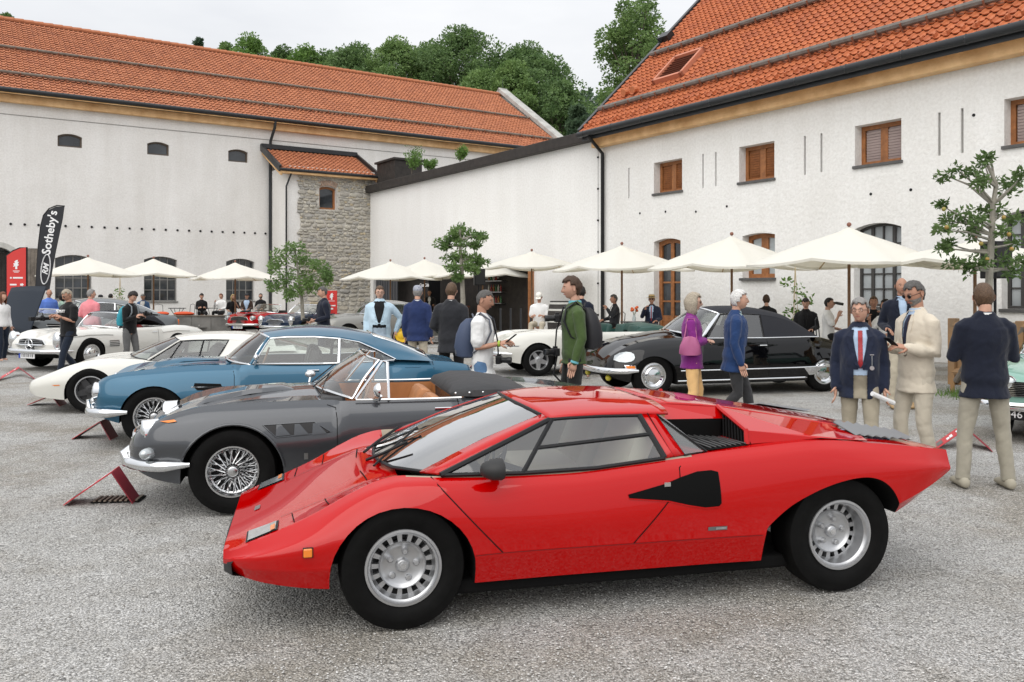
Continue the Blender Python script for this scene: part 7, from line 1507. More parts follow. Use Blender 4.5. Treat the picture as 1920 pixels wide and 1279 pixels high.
# bar and right terrace
SITR = 'guests seated on the right terrace'
person('barman in black waistcoat behind the bar counter', 805, 35.0, 5, 1.75, z0=.0, skin=3, hair='dark', hstyle='crop', topm=BLKC, jacket=True, shirt=WHT, legm=BLKC, armL='fwd', armR='fwd', group='people at the gathering', low=True)
seatp('man in white flat cap and white T-shirt seated with his phone', 1011, 22.5, -12, zf=.72, skin=1, hair='grey', topm=WHT, sleeves='short', legm=SAND, armL='phone', armR='phone', hpitch=30, cap=mat('white_cap', (.70, .68, .62), rough=.8), group=SITR)
person('dark-suited person standing half hidden behind the man in green', 1090, 16.5, 170, 1.80, hair='dark', topm=NAVY2, jacket=True, legm=BLKC, armL='down', armR='down', low=True)
seatp('grey-haired man in dark suit telephoning at the terrace table', 1152, 23.5, -75, zf=.66, skin=1, hair='salt', hstyle='full', topm=CHAR, jacket=True, shirt=WHT, legm=BLKC, armL='face', armR='lap', group=SITR)
seatp('man in straw hat and navy suit with red tie telephoning', 1222, 23.0, -15, zf=.66, skin=1, hair='grey', topm=NAVY, jacket=True, shirt=LBLUE, tie=REDT, legm=NAVY, armL='lap', armR='face', hat=mat('straw_hat', (.50, .36, .17), rough=.8, var=.2, vs=40), glasses='sun', group=SITR)
seatp('person with brown hair seated behind the black soft top', 1437, 20.0, 170, zf=.68, hair='brown', topm=BLKC, legm=BLKC, armL='lap', armR='lap', group=SITR)
seatp('dark-haired man in black jacket reading at the terrace', 1511, 18.6, -25, zf=.62, hair='dark', topm=BLKC, jacket=True, shirt=BLKC, legm=BLKC, armL='lap', armR='lap', hpitch=28, group=SITR, low=False)
p = seatp('man in white T-shirt drinking from a dark bottle', 1553, 18.2, 62, zf=.62, hair='dark', topm=WHT, sleeves='short', legm=BLKC, armL='lap', armR='drink', group=SITR, low=False)
b = MB().lathe([(0, .0), (.03, .0), (.032, .1), (.03, .15), (.012, .19), (.012, .24), (0, .24)], 12, Matrix.Identity(4)); o = b.build('bottle', mat('dark_bottle', (.012, .014, .01), rough=.12, spec=.6), None, smooth=True); tag(o, 'dark bottle raised to the mouth of the man in white', 'bottle'); o.location = p['root'].matrix_basis @ (p['Mh'] @ Vector((-.01, -.30, -.02))); o.rotation_euler = (R(12), 0, p['root'].rotation_euler.z)
p = seatp('man in dark shirt resting his chin on his hand between the two suits', 1638, 17.0, -20, zf=.66, skin=1, hair='mid', topm=BLKC, legm=BLKC, armL='face', armR='lap', group=SITR, low=False)
p = seatp('dark-haired woman in white T-shirt behind the red-tied man', 1662, 16.4, -70, zf=.60, female=True, skin=1, hair='dark', hstyle='bob', topm=WHT, sleeves='short', legm=BLKC, armL='lap', armR='face', group=SITR, low=False)

# ================================================================ PARASOLS
CANVAS = mat('cream_canvas', (.80, .765, .64), rough=.9, var=.04, vs=3)
def canvas_mat():
    m = bpy.data.materials.new('parasol_canvas'); m.use_nodes = True; nt = m.node_tree; nt.nodes.clear(); o = _n(nt, 'ShaderNodeOutputMaterial'); d = _n(nt, 'ShaderNodeBsdfDiffuse'); t = _n(nt, 'ShaderNodeBsdfTranslucent'); x = _n(nt, 'ShaderNodeMixShader'); x.inputs[0].default_value = .28
    d.inputs[0].default_value = (.84, .825, .76, 1); t.inputs[0].default_value = (.82, .76, .58, 1)
    tc_ = _n(nt, 'ShaderNodeTexCoord'); z = _n(nt, 'ShaderNodeTexNoise'); z.inputs['Scale'].default_value = 1.7; nt.links.new(tc_.outputs['Object'], z.inputs['Vector']); b = _n(nt, 'ShaderNodeBump'); b.inputs['Strength'].default_value = .35; b.inputs['Distance'].default_value = .12; nt.links.new(z.outputs['Fac'], b.inputs['Height']); nt.links.new(b.outputs[0], d.inputs['Normal'])
    nt.links.new(d.outputs[0], x.inputs[1]); nt.links.new(t.outputs[0], x.inputs[2]); nt.links.new(x.outputs[0], o.inputs[0]); return m
CANV = canvas_mat()
def parasol(label, px, Y, ztop, zrim, w, rot=0, group='cream parasols on the terraces', square=True):
    r = empty('parasol', (gx(px, Y), Y, 0), R(rot), label, 'parasol', group); n = 8; h = w/2
    rim = []
    for k in range(8):
        a = math.pi/4*k; c_, s_ = math.cos(a), math.sin(a); f = h/max(abs(c_), abs(s_)) if square else h
        rim.append((c_*f, s_*f, zrim-(.10 if k % 2 else 0)))
    can = MB(); vs = []; rows = 6
    for k in range(32):                                   # panels sag a little between ribs
        i = k//4; t = (k % 4)/4; A_ = Vector(rim[i]); B_p = Vector(rim[(i+1) % 8]); e = A_.lerp(B_p, t); sag = .05*math.sin(math.pi*t)
        for j in range(1, rows+1):
            u = j/rows; q = Vector((0, 0, ztop-.06)).lerp(e, u); q.z += .10*math.sin(math.pi*u)*.25-sag*u*(1-.3*u); vs.append(q)
    top = len(vs); vs.append(Vector((0, 0, ztop-.055)))
    fs = []
    for k in range(32):
        k2 = (k+1) % 32; fs.append((top, k*rows, k2*rows))
        for j in range(rows-1): fs.append((k*rows+j, k*rows+j+1, k2*rows+j+1, k2*rows+j))
    can.add(vs, fs); co = can.build('canopy', CANV, r, smooth=2)
    vl = MB(); cap_ = [Vector((math.cos(a)*.36*h, math.sin(a)*.36*h, ztop-.09-(ztop-zrim)*.28)) for a in [math.pi/4*k for k in range(8)]]
    vl.add(cap_+[Vector((0, 0, ztop-.02))], [(i, (i+1) % 8, 8) for i in range(8)]); vl.build('vent_cap', CANV, r)
    vv = MB()                                             # valance strip round the rim
    E_ = [vs[k*rows+rows-1] for k in range(32)]
    vv.add(E_+[e-Vector((0, 0, .05)) for e in E_], [(i, (i+1) % 32, 32+(i+1) % 32, 32+i) for i in range(32)]); vv.build('valance', CANV, r, smooth=2)
    MB().tube([(0, 0, .05), (0, 0, ztop-.03)], .03, 10).build('pole', WOOD_P, r, smooth=True); MB().ball((0, 0, ztop+.02), .045, 10).build('finial', mat('finial_wood', (.22, .09, .06), rough=.5), r, smooth=True)
    for k in range(8): e = Vector(rim[k]); MB().tube([(0, 0, ztop-.12), (e.x*.98, e.y*.98, e.z-.03)], .014, 5).build('rib', mat('rib_wood', (.55, .38, .19), rough=.6), r); MB().tube([(0, 0, zrim-.02), (e.x*.5, e.y*.5, ztop-.12+(e.z-ztop+.09)*.5-.02)], .012, 5).build('strut', mat('rib_wood', (.55, .38, .19), rough=.6), r)
    MB().lathe([(0, 0), (.3, 0), (.3, .08), (.05, .1), (.05, .3), (0, .3)], 20, Matrix.Rotation(R(90), 4, 'X')).build('base', CONC, r, smooth=True)
    return r
for i, (lab, px, Y, pt, pr_, w) in enumerate([('cream parasol furthest left, over the grey fastback', 165, 30.5, 481, 511, 3.0), ('cream parasol in front of the second arched window', 288, 32, 484, 513, 2.95), ('cream parasol in front of the third arched window', 441, 34, 491, 519, 2.95),
        ('cream parasol against the stone tower, left of the bar', 732, 33.5, 489, 519, 3.1), ('cream parasol directly over the bar counter', 796, 34.5, 485, 516, 3.1), ('cream parasol low behind the clipped tree at the bar', 905, 33, 488, 514, 3.1), ('cream parasol right of the clipped tree', 997, 28.5, 470, 498, 2.9),
        ('cream parasol left of the wooden door', 1166, 23.4, 458, 500, 3.0), ('cream parasol between the door and the lower window', 1372, 20.2, 440, 496, 3.0), ('large cream parasol in front of the big steel window', 1592, 16.6, 423, 487, 3.0), ('cream parasol behind the apple tree at the right edge', 1828, 15.2, 446, 486, 2.95)]):
    parasol(lab, px, Y, CAMH-(pt-HZ)/FPX*Y, CAMH-(pr_-HZ)/FPX*Y, w*.93, rot=(33.7 if px < 600 else -56.5)+(8, -6, 4)[i % 3])

# ================================================================ TREES
def leaf_mat(name, a, b):
    m = bpy.data.materials.new(name); m.use_nodes = True; nt = m.node_tree; p = nt.nodes['Principled BSDF']; p.inputs['Roughness'].default_value = .55; p.inputs['Specular IOR Level'].default_value = .3
    oi = _n(nt, 'ShaderNodeTexCoord'); z = _n(nt, 'ShaderNodeTexNoise'); z.inputs['Scale'].default_value = 1.3; z.inputs['Detail'].default_value = 4; nt.links.new(oi.outputs['Object'], z.inputs['Vector'])
    r = _n(nt, 'ShaderNodeValToRGB'); r.color_ramp.elements[0].position = .35; r.color_ramp.elements[1].position = .65; r.color_ramp.elements[0].color = a+(1,); r.color_ramp.elements[1].color = b+(1,); nt.links.new(z.outputs['Fac'], r.inputs[0]); nt.links.new(r.outputs[0], p.inputs['Base Color'])
    o = nt.nodes['Material Output']; t = _n(nt, 'ShaderNodeBsdfTranslucent'); nt.links.new(r.outputs[0], t.inputs[0]); x = _n(nt, 'ShaderNodeMixShader'); x.inputs[0].default_value = .4; nt.links.new(p.outputs[0], x.inputs[1]); nt.links.new(t.outputs[0], x.inputs[2]); nt.links.new(x.outputs[0], o.inputs[0]); return m
LEAF = [leaf_mat('leaf_deep', (.085, .15, .055), (.18, .28, .10)), leaf_mat('leaf_mid', (.11, .19, .06), (.22, .33, .11)), leaf_mat('leaf_bright', (.10, .19, .04), (.19, .32, .08)), leaf_mat('leaf_dark_conifer', (.06, .105, .06), (.11, .17, .09)), leaf_mat('leaf_apple', (.07, .125, .035), (.15, .225, .08))]
BARK = mat('bark', (.12, .10, .08), rough=.9, var=.3, vs=9, bump=.4, bs=30); BARK_G = mat('grey_bark', (.27, .25, .21), rough=.9, var=.25, vs=9, bump=.3, bs=30)
def leaves(mb, c, r, n, size, rd, flat=1.0, asp=.55):
    """leaf blades scattered through a clump, denser at its skin"""
    for _ in range(n):
        while True:
            v = Vector((rd.uniform(-1, 1), rd.uniform(-1, 1), rd.uniform(-1, 1)))
            if .15 < v.length <= 1: break
        v = v.normalized()*(v.length**.45); p = Vector(c)+Vector((v.x*r, v.y*r, v.z*r*flat))
        d = (Vector((rd.gauss(0, 1), rd.gauss(0, 1), rd.gauss(0, .8)))+v*.6).normalized(); s_ = size*rd.uniform(.6, 1.3); a = d.cross(Vector((rd.gauss(0, 1), rd.gauss(0, 1), rd.gauss(0, 1)))).normalized()*s_*asp
        mb.add([p, p+d*s_*.5+a*.5, p+d*s_, p+d*s_*.5-a*.5], [(0, 1, 2, 3)])
def tree(name, label, base, H, spread, seed, leaf=1, clumps=40, per=130, lsize=.30, cat='tree', trunk=None, crown0=.28, shape='round', bark=BARK, group=None, tr=.25):
    rd = random.Random(seed); r = empty(name, base, 0, label, cat, group)
    t = MB(); top = Vector((rd.uniform(-.3, .3), rd.uniform(-.3, .3), H*.86)); tk = [Vector((0, 0, -1.0)), Vector((rd.uniform(-.1, .1), 0, H*.25)), Vector((rd.uniform(-.2, .2), rd.uniform(-.2, .2), H*.55)), top]; t.tube(tk, [tr, tr*.8, tr*.5, tr*.12], 8)
    cl = []
    for k in range(clumps):
        u = rd.random(); z = H*(crown0+(1-crown0)*u)
        if shape == 'cone': w = spread*(1-u)**.8+.1
        elif shape == 'tall': w = spread*(.55+.45*math.sin(math.pi*min(1, u*1.05)))
        else: w = spread*math.sqrt(max(.02, 1-(2*u-.85)**2*.9))
        a = rd.random()*6.283; w *= 1+.45*mnoise.noise((math.cos(a)*1.3+seed*5, math.sin(a)*1.3, u*4)); q = w*math.sqrt(rd.uniform(.12, 1)); c = Vector((math.cos(a)*q, math.sin(a)*q, z)); cl.append((c, min(1.35, spread*rd.uniform(.16, .36))))
        b0 = tk[1].lerp(tk[3], max(0, min(1, (z/H-.3)*1.1))); 
        if k % 2 == 0: t.tube([b0, b0.lerp(c, .5)+Vector((0, 0, .2)), c], [tr*.28, tr*.16, tr*.04], 5)
    t.build('trunk', bark, r, smooth=True); m = MB()
    for c, rr in cl: leaves(m, c, rr, per, lsize, rd, .8)
    m.build('crown', LEAF[leaf], r, fix=False); return r
def tat(px, Y, z=0): return Vector((gx(px, Y), Y, z))
# the wooded slope behind
G_T = 'trees rising behind the barn roof'
for (lab, px, Y, pt, wpx, lf, sd, sh_) in [
        ('dark spruce tip showing over the barn ridge at the left of the tree line', 373, 95, 72, 28, 3, 1, 'cone'), ('light leafy tree just right of the spruce tip over the ridge', 470, 92, 80, 66, 2, 2, 'round'), ('pale green treetop left of the long gap over the ridge', 575, 95, 96, 55, 2, 3, 'round'), ('small rounded treetop between the spruce tip and the light leafy tree', 424, 96, 86, 40, 1, 16, 'round'), ('low treetop peeping over the ridge right of the light leafy tree', 525, 96, 96, 46, 0, 17, 'round'),
        ('broad dark tree in the left half of the wooded slope', 665, 90, 95, 84, 0, 4, 'round'), ('feathery mid-green tree left of the tallest crown', 745, 88, 88, 84, 1, 5, 'round'), ('tallest rounded tree above the barn roof', 872, 86, 66, 125, 0, 6, 'round'), ('dense dark tree to the right of the tallest crown', 985, 86, 98, 118, 0, 7, 'round'),
        ('lower mid-green tree filling the slope under the two tall crowns', 905, 80, 150, 90, 1, 8, 'round'), ('tree at the right foot of the slope behind the gable coping', 1045, 78, 168, 75, 0, 9, 'round'), ('small dark reddish tree beside the orange roof verge', 1083, 66, 200, 40, 3, 10, 'round'),
        ('tall bright tree beside the orange roof verge', 1190, 60, 14, 78, 1, 11, 'tall'), ('small clump of treetops at the upper left corner', 15, 95, 20, 26, 0, 12, 'round'), ('mid-green treetop filling the gap left of the broad dark tree', 615, 96, 103, 62, 0, 13, 'round'), ('rounded crown between the feathery tree and the tallest one', 800, 92, 88, 62, 1, 14, 'round'), ('leafy crown low behind the ridge end of the barn', 960, 78, 128, 70, 1, 15, 'round')]:
    ztop = CAMH-(pt-HZ)/FPX*Y; base = 8.0 if Y > 70 else 4.0; H_ = ztop-base; sp = wpx*Y/FPX
    tree('broadleaf_tree' if sh_ != 'cone' else 'spruce_tree', lab, tat(px, Y, base), H_, sp, sd, lf, clumps=int(wpx*1.5)+12, per=240, lsize=.30 if Y > 70 else .24, shape=sh_, group=G_T, crown0=.42 if px < 850 else .25, tr=.35)
hb = MB(); NX, NY = 36, 14                           # hill behind the buildings
for j in range(NY+1):
    for i in range(NX+1):
        X = -130+i*7.6; Yh = 66+j*14; z = 5.5*(1-math.exp(-(Yh-66)/30))+ (Yh-66)*.075+1.4*mnoise.noise((X*.03, Yh*.03, 1)); hb.v.append((X, Yh, z if j else -.5))
hb.f = [(j*(NX+1)+i, j*(NX+1)+i+1, (j+1)*(NX+1)+i+1, (j+1)*(NX+1)+i) for j in range(NY) for i in range(NX)]; hb.m = [0]*len(hb.f)
tag(hb.build('hill', mat('hill_grass', (.05, .085, .025), rough=.95, var=.4, vs=.2), smooth=True, fix=False), 'wooded green hill behind the buildings', 'hill', kind='structure')
# far forest between the two buildings reads as one mass
m = MB(); rd = random.Random(77); tk = MB()
for k in range(60):
    px = rd.uniform(980, 1160); Yf = rd.uniform(130, 175); pt = 178+abs(px-1120)*.12+rd.uniform(-14, 26)-(Yf-130)*.35; zt2 = CAMH-(pt-HZ)/FPX*Yf; hh = rd.uniform(9, 14)
    for q in range(7):
        u = q/7; leaves(m, (gx(px, Yf), Yf, zt2-hh*(1-u)), 2.4*(1-u)**.7+.3, 55, .9, rd, .6, .5)
tag(m.build('far_forest', LEAF[3], fix=False), 'dark conifer forest on the far hill between the roofs', 'forest', kind='stuff')
# shrubs on the roof terrace
def shrub(label, base, H_, w, seed, leaf=2, n=10, per=120, ls=.09, name='shrub', stems=6):
    rd = random.Random(seed); r = empty(name, base, 0, label, 'shrub'); t = MB(); m = MB()
    for k in range(stems):
        a = rd.random()*6.28; e = Vector((math.cos(a)*w*.6, math.sin(a)*w*.6, H_*rd.uniform(.7, 1))); t.tube([(0, 0, 0), e*.5+Vector((0, 0, H_*.1)), e], [.02, .014, .005], 5)
        for q in range(n//2): c = e*(rd.uniform(.35, 1)); leaves(m, c, w*rd.uniform(.2, .4), per//3, ls, rd)
    t.build('stems', BARK, r); m.build('foliage', LEAF[leaf], r, fix=False); return r
for (lab, px, py, dY, hpx, w, sd) in (('bright green shrub on top of the white wall', 772, 326, 40, 50, .75, 1), ('low shrub right of the bright one on the wall', 806, 318, 39.5, 20, .45, 2), ('thin pale shrub on the wall further right', 862, 303, 38.5, 27, .5, 3)):
    b = at(px, py, dY); shrub(lab, b, hpx*dY/FPX, w, sd)
# clipped and trained trees in the courtyard
def trained(label, px, Y, pts, clumps, leafm, ls, seed, rtrunk=.05, bark=BARK_G, apples=0, per=90, name='courtyard_tree'):
    """pts: trunk polyline in photo pixels; clumps: (px,py,radius px, branch start px,py)"""
    o = tat(px, Y); r = empty(name, o, 0, label, 'tree', 'small trees in the courtyard'); L = lambda a, b, dy=0: at(a, b, Y+dy)-o; rd = random.Random(seed)
    t = MB(); P = [L(a, b) for a, b in pts]; t.tube(P, [rtrunk*(1-.65*i/(len(P)-1)) for i in range(len(P))], 8); m = MB()
    for cx, cy, rp, sx, sy in clumps:
        dy = rd.uniform(-.35, .35); c = L(cx, cy, dy); s_ = L(sx, sy); t.tube([s_, s_.lerp(c, .5)+Vector((0, 0, rd.uniform(-.06, .08))), c], [rtrunk*.35, rtrunk*.25, rtrunk*.1], 5); R_ = rp*Y/FPX
        for q in range(4): leaves(m, c+Vector((rd.gauss(0, R_*.5), rd.gauss(0, R_*.6), rd.gauss(0, R_*.35))), R_*.66, per//3, ls, rd, .75, .42)
    t.build('trunk', bark, r, smooth=True); m.build('crown', leafm, r, fix=False)
    for k in range(apples):
        cx, cy, rp, _, _ = rd.choice(clumps); MB().ball(L(cx+rd.uniform(-rp, rp), cy+rp*.8, -.3), .03, 8).build('apple', mat('apple_green', (.26, .27, .05), rough=.4, vcol=(.34, .16, .04), vs=20), r, smooth=True)
    return r
trained('leafy young tree in front of the stone tower', 545, 30.0, [(568, 600), (566, 560), (560, 520), (556, 485), (552, 462)], [(530, 480, 20, 556, 490), (548, 465, 16, 554, 475), (520, 498, 16, 556, 505), (575, 490, 18, 556, 495), (595, 497, 14, 560, 500), (560, 510, 20, 560, 515), (528, 522, 22, 560, 528), (515, 538, 14, 560, 540), (555, 538, 18, 563, 540), (590, 520, 20, 563, 520), (605, 512, 14, 563, 515), (585, 540, 16, 565, 540), (612, 525, 12, 563, 525), (540, 550, 12, 565, 552)], LEAF[1], .13, 21, .07, per=190)
trained('clipped cloud-pruned tree with two leafy tiers before the bar', 865, 26.0, [(868, 640), (868, 560), (866, 510), (863, 465), (862, 430)], [(835, 447, 13, 864, 452), (850, 437, 12, 863, 445), (866, 430, 14, 863, 438), (885, 440, 13, 864, 447), (905, 443, 12, 864, 450), (840, 460, 10, 864, 462), (893, 458, 10, 864, 462), (862, 455, 12, 864, 458), (848, 482, 12, 866, 488), (868, 478, 14, 866, 484), (890, 486, 13, 866, 490), (905, 492, 10, 866, 492), (850, 500, 12, 867, 503), (872, 500, 13, 867, 503), (890, 505, 10, 867, 506), (856, 522, 9, 868, 522)], LEAF[1], .11, 22, .09, per=220)
trained('apple tree with wiry branches and small fruit at the right edge', 1862, 11.5, [(1850, 640), (1853, 560), (1856, 500), (1860, 430), (1862, 385), (1868, 345), (1852, 310)], [(1770, 328, 16, 1862, 385), (1800, 322, 16, 1862, 385), (1826, 325, 14, 1862, 380), (1845, 305, 14, 1866, 350), (1856, 292, 10, 1866, 350), (1838, 345, 14, 1866, 350), (1866, 342, 14, 1864, 375), (1890, 362, 16, 1862, 382), (1910, 345, 18, 1862, 382), (1918, 330, 12, 1862, 382), (1765, 385, 9, 1858, 440), (1775, 415, 14, 1858, 440), (1766, 432, 12, 1858, 450), (1805, 405, 12, 1858, 430), (1812, 425, 15, 1858, 440), (1835, 412, 14, 1860, 425), (1855, 392, 13, 1861, 400), (1875, 395, 16, 1861, 405), (1895, 408, 14, 1861, 415), (1825, 445, 15, 1858, 455), (1780, 458, 12, 1857, 470), (1766, 465, 8, 1857, 475), (1845, 475, 14, 1856, 490), (1880, 430, 12, 1860, 435), (1905, 455, 15, 1858, 465), (1790, 492, 15, 1855, 505), (1815, 500, 12, 1855, 508), (1840, 490, 14, 1855, 505), (1880, 490, 18, 1856, 500), (1900, 508, 13, 1856, 510), (1915, 490, 12, 1856, 505)], LEAF[4], .085, 23, .06, apples=7, per=64)

# ================================================================ TERRACES, BAR, FENCE
tl = MB(); d0 = at(255, 617, 37.0); d1 = at(432, 617, 37.6)
TRC = empty('terrace_wall', (0, 0, 0), 0, 'low grey concrete wall edging the left terrace', 'wall')
A_, B_t = Vector((gx(215, 36.2), 36.2, 0)), Vector((gx(434, 36.6), 36.6, 0)); dd = (B_t-A_); ang = math.atan2(dd.y, dd.x)
for k in range(6): q = A_+dd*((k+.5)/6); MB().box((q.x, q.y, .30), (dd.length/6-.008, .35, .62), rz=ang).build('wall_block', CONC, TRC, bevel=.012)
q = (A_+B_t)/2; MB().box((q.x, q.y-.0, .635), (dd.length+.06, .42, .05), rz=ang).build('coping', WOOD_G, TRC, bevel=.01)
TF = MB().add([LWALL.w(-12, -.1, .15), LWALL.w(8, -.1, .15), LWALL.w(4.2, -5.2, .15), LWALL.w(-12, -6.5, .15)], [(0, 1, 2, 3)]); tag(TF.build('left_terrace', GRAVEL), 'raised terrace floor in front of the barn', 'terrace', kind='structure')
tt = MB().prism([(7.5, 0), (36, 0), (36, .14), (7.5, .14)], -4.2, -.05, RB.matrix_basis); tag(tt.build('right_terrace', GRAVEL), 'raised terrace floor along the white house', 'terrace', kind='structure')
BAR = empty('bar', RWALL.w((bar[0]+bar[1])/2, 0, 0), RWALL.a, 'dark open bar with brown counter built into the white wall', 'bar'); bw = bar[1]-bar[0]
MB().box((0, .56, 1.35), (bw-.02, .04, 2.7)).build('back_panel', WOOD_D, BAR); MB().box((0, -1.1, 1.08), (bw*.55, .55, .06)).build('counter_top', mat('counter_brown', (.13, .05, .028), rough=.35, var=.25, vs=5), BAR, bevel=.01); MB().box((0, -1.1, .52), (bw*.55, .42, 1.04)).build('counter_front', mat('counter_wood', (.16, .06, .034), rough=.5, var=.25, vs=4), BAR)
for k in range(9): MB().box((-bw*.46+k*.28, -.05, 1.35), (.2, .04, 2.65)).build('slat', mat('anthracite_slat', (.06, .062, .07), rough=.5), BAR, fix=False)
MB().box((bw*.5-.05, -.04, 1.37), (.12, .3, 2.75)).build('post', WOOD_F, BAR); MB().box((0, -.04, 2.74), (bw+.1, .3, .12)).build('lintel', WOOD_D, BAR)
for k in range(3): MB().box((bw*.27, .42, 1.2+k*.45), (1.2, .25, .03)).build('shelf', STEEL, BAR)
rd = random.Random(9)
for k in range(16): MB().lathe([(0, 0), (.04, 0), (.04, .18), (.015, .22), (.015, .28), (0, .28)], 8, Matrix.Translation((bw*.27-.5+(k % 6)*.18, .4, 1.22+(k//6)*.45)) @ Matrix.Rotation(R(90), 4, 'X')).build('bottle', mat('bottle_%d' % (k % 4), ((.3, .12, .03), (.05, .15, .06), (.5, .48, .42), (.25, .03, .03))[k % 4], rough=.15), BAR, smooth=True)
bx = RWALL.at(820, 540); MB().box((bx[0]-(bar[0]+bar[1])/2, -.35, 1.55), (.75, .6, 1.5)).build('fridge', BLACK, BAR, bevel=.02)
Mx = Matrix.Translation((bx[0]-(bar[0]+bar[1])/2, -.66, 1.95)) @ Matrix.Rotation(R(90), 4, 'X'); text('fridge_lettering', 'Coca-Cola', .2, Mx, WHITE, BAR, depth=.004, shear=.25, bold=.004)
for px in (943, 960, 976, 992):
    MB().tube([at(px, 640, 26.0), at(px, 575, 26.0)], .05, 8).build('rail_post', GUTTER, None) if False else None
st = empty('metal_posts', tat(968, 24.5), 0, 'row of short steel posts beside the bar', 'posts')
for k in range(4): MB().tube([(-.45+k*.29, 0, 0), (-.45+k*.29, 0, 1.2)], .03, 8).build('post', GUTTER, st, smooth=True)
# wooden barrel
bl = empty('barrel', tat(1052, 21.0), 0, 'dark wooden barrel with pale metal hoops beside the white wall', 'barrel')
MB().lathe([(0, 0), (.26, 0), (.33, .3), (.34, .5), (.33, .7), (.27, 1.0), (0, 1.0)], 24, Matrix.Translation((0, 0, .45)) @ Matrix.Rotation(R(90), 4, 'X')).build('staves', WOOD_D, bl, smooth=True)
for z, r_ in ((.06, .283), (.22, .322), (.5, .346), (.78, .322), (.94, .288)): MB().lathe([(r_, -.025), (r_+.008, -.02), (r_+.008, .02), (r_, .025)], 24, Matrix.Translation((0, 0, .45+z)) @ Matrix.Rotation(R(90), 4, 'X')).build('hoop', mat('hoop_pale', (.55, .54, .5), rough=.5), bl)
# rustic fence behind the right-hand group
FE = empty('rail_fence', tat(1850, 13.5), 0, 'rustic wooden fence with diagonal braces at the right', 'fence'); WF = mat('fence_wood', (.36, .20, .085), rough=.8, var=.35, vs=4, vcol=(.22, .15, .09)); O = tat(1850, 13.5)
FA, FB = tat(1788, 14.2)-O, tat(1990, 12.2)-O
for k in range(4): q = FA.lerp(FB, k/3); MB().box((q.x, q.y, .62), (.13, .13, 1.24), rz=.4).build('post', WF, FE, bevel=.01)
for z in (.35, 1.12): MB().tube([FA+Vector((0, 0, z)), FB+Vector((0, 0, z+.05))], .065, 8).build('rail', WF, FE, smooth=True)
for k in range(3): a_, b_ = FA.lerp(FB, k/3), FA.lerp(FB, (k+1)/3); MB().tube([a_+Vector((0, -.08, .2)), b_+Vector((0, -.08, 1.15))], .05, 8).build('brace', WOOD_G, FE, smooth=True)
for k in range(14): q = FA.lerp(FB, (k+.5)/14); MB().box((q.x, q.y+.08, .6), (.17, .03, 1.0), rz=math.atan2((FB-FA).y, (FB-FA).x)).build('board', WF, FE, fix=False)
gm = MB(); rd = random.Random(5)
for k in range(2600):
    u = rd.random(); q = FA.lerp(FB, u)+O; x_, y_ = q.x+rd.gauss(0, .25), q.y-.25+rd.gauss(0, .22); h_ = rd.uniform(.05, .16); a = rd.random()*6.28; w_ = .006
    gm.add([(x_-w_*math.cos(a), y_-w_*math.sin(a), 0), (x_+w_*math.cos(a), y_+w_*math.sin(a), 0), (x_+rd.gauss(0, .04), y_+rd.gauss(0, .04), h_)], [(0, 1, 2)])
tag(gm.build('grass_tuft', LEAF[2], fix=False), 'strip of green grass at the foot of the fence', 'grass', kind='stuff')
# loudspeaker on a stand
def speaker(label, px, Y, pt, pb, group='loudspeakers on stands'):
    r = empty('loudspeaker', tat(px, Y), .3, label, 'loudspeaker', group); zt, zb_ = CAMH-(pt-HZ)/FPX*Y, CAMH-(pb-HZ)/FPX*Y
    b = MB().prism([(-.18, 0), (.18, 0), (.14, .32), (-.14, .32)], zb_, zt, Matrix(((1, 0, 0, 0), (0, 0, 1, 0), (0, 1, 0, 0), (0, 0, 0, 1)))); b.build('cabinet', BLACK, r, bevel=.015); MB().box((0, -.006, (zt+zb_)/2), (.3, .012, (zt-zb_)*.9)).build('grille', mat('speaker_grille', (.02, .02, .02), rough=.8), r)
    MB().tube([(0, .16, .4), (0, .16, zb_)], .022, 8).build('pole', BLACK, r, smooth=True)
    for k in range(3): a = 2*math.pi*k/3; MB().tube([(0, .16, .75), (math.cos(a)*.5, .16+math.sin(a)*.5, .02)], .014, 6).build('leg', BLACK, r)
speaker('black loudspeaker on a stand behind the apple tree', 1882, 13.2, 452, 522); speaker('black loudspeaker on a stand behind the clipped tree at the bar', 900, 27.5, 504, 535)
# climbing plants on canes
def climber(label, px, Y, pt, pb, seed, n=9):
    o = tat(px, Y); r = empty('potted_climber', o, 0, label, 'plant'); zt = CAMH-(pt-HZ)/FPX*Y; zb_ = CAMH-(pb-HZ)/FPX*Y; rd = random.Random(seed)
    for k in range(3): a = 2.1*k; MB().tube([(math.cos(a)*.1, math.sin(a)*.1, .3), (0, 0, zt)], .008, 5).build('cane', mat('cane', (.5, .4, .24), rough=.7), r)
    MB().lathe([(0, 0), (.13, 0), (.18, .36), (.16, .36), (.15, .33), (0, .33)], 16, Matrix.Rotation(R(90), 4, 'X')).build('pot', mat('terracotta', (.35, .15, .08), rough=.8), r, smooth=True); m = MB()
    for k in range(n): z = .4+(zb_-.4)*(k+.5)/n; leaves(m, (rd.gauss(0, .12), rd.gauss(0, .1), z), .2*(1.1-.5*k/n), 34, .10, rd, .8, .5)
    m.build('foliage', LEAF[2], r, fix=False)
climber('climbing plant on canes against the white wall, right of the door', 1491, 18.9, 495, 522, 3); climber('thin climbing plant beside the left parasol', 225, 34.5, 515, 538, 4, 6)
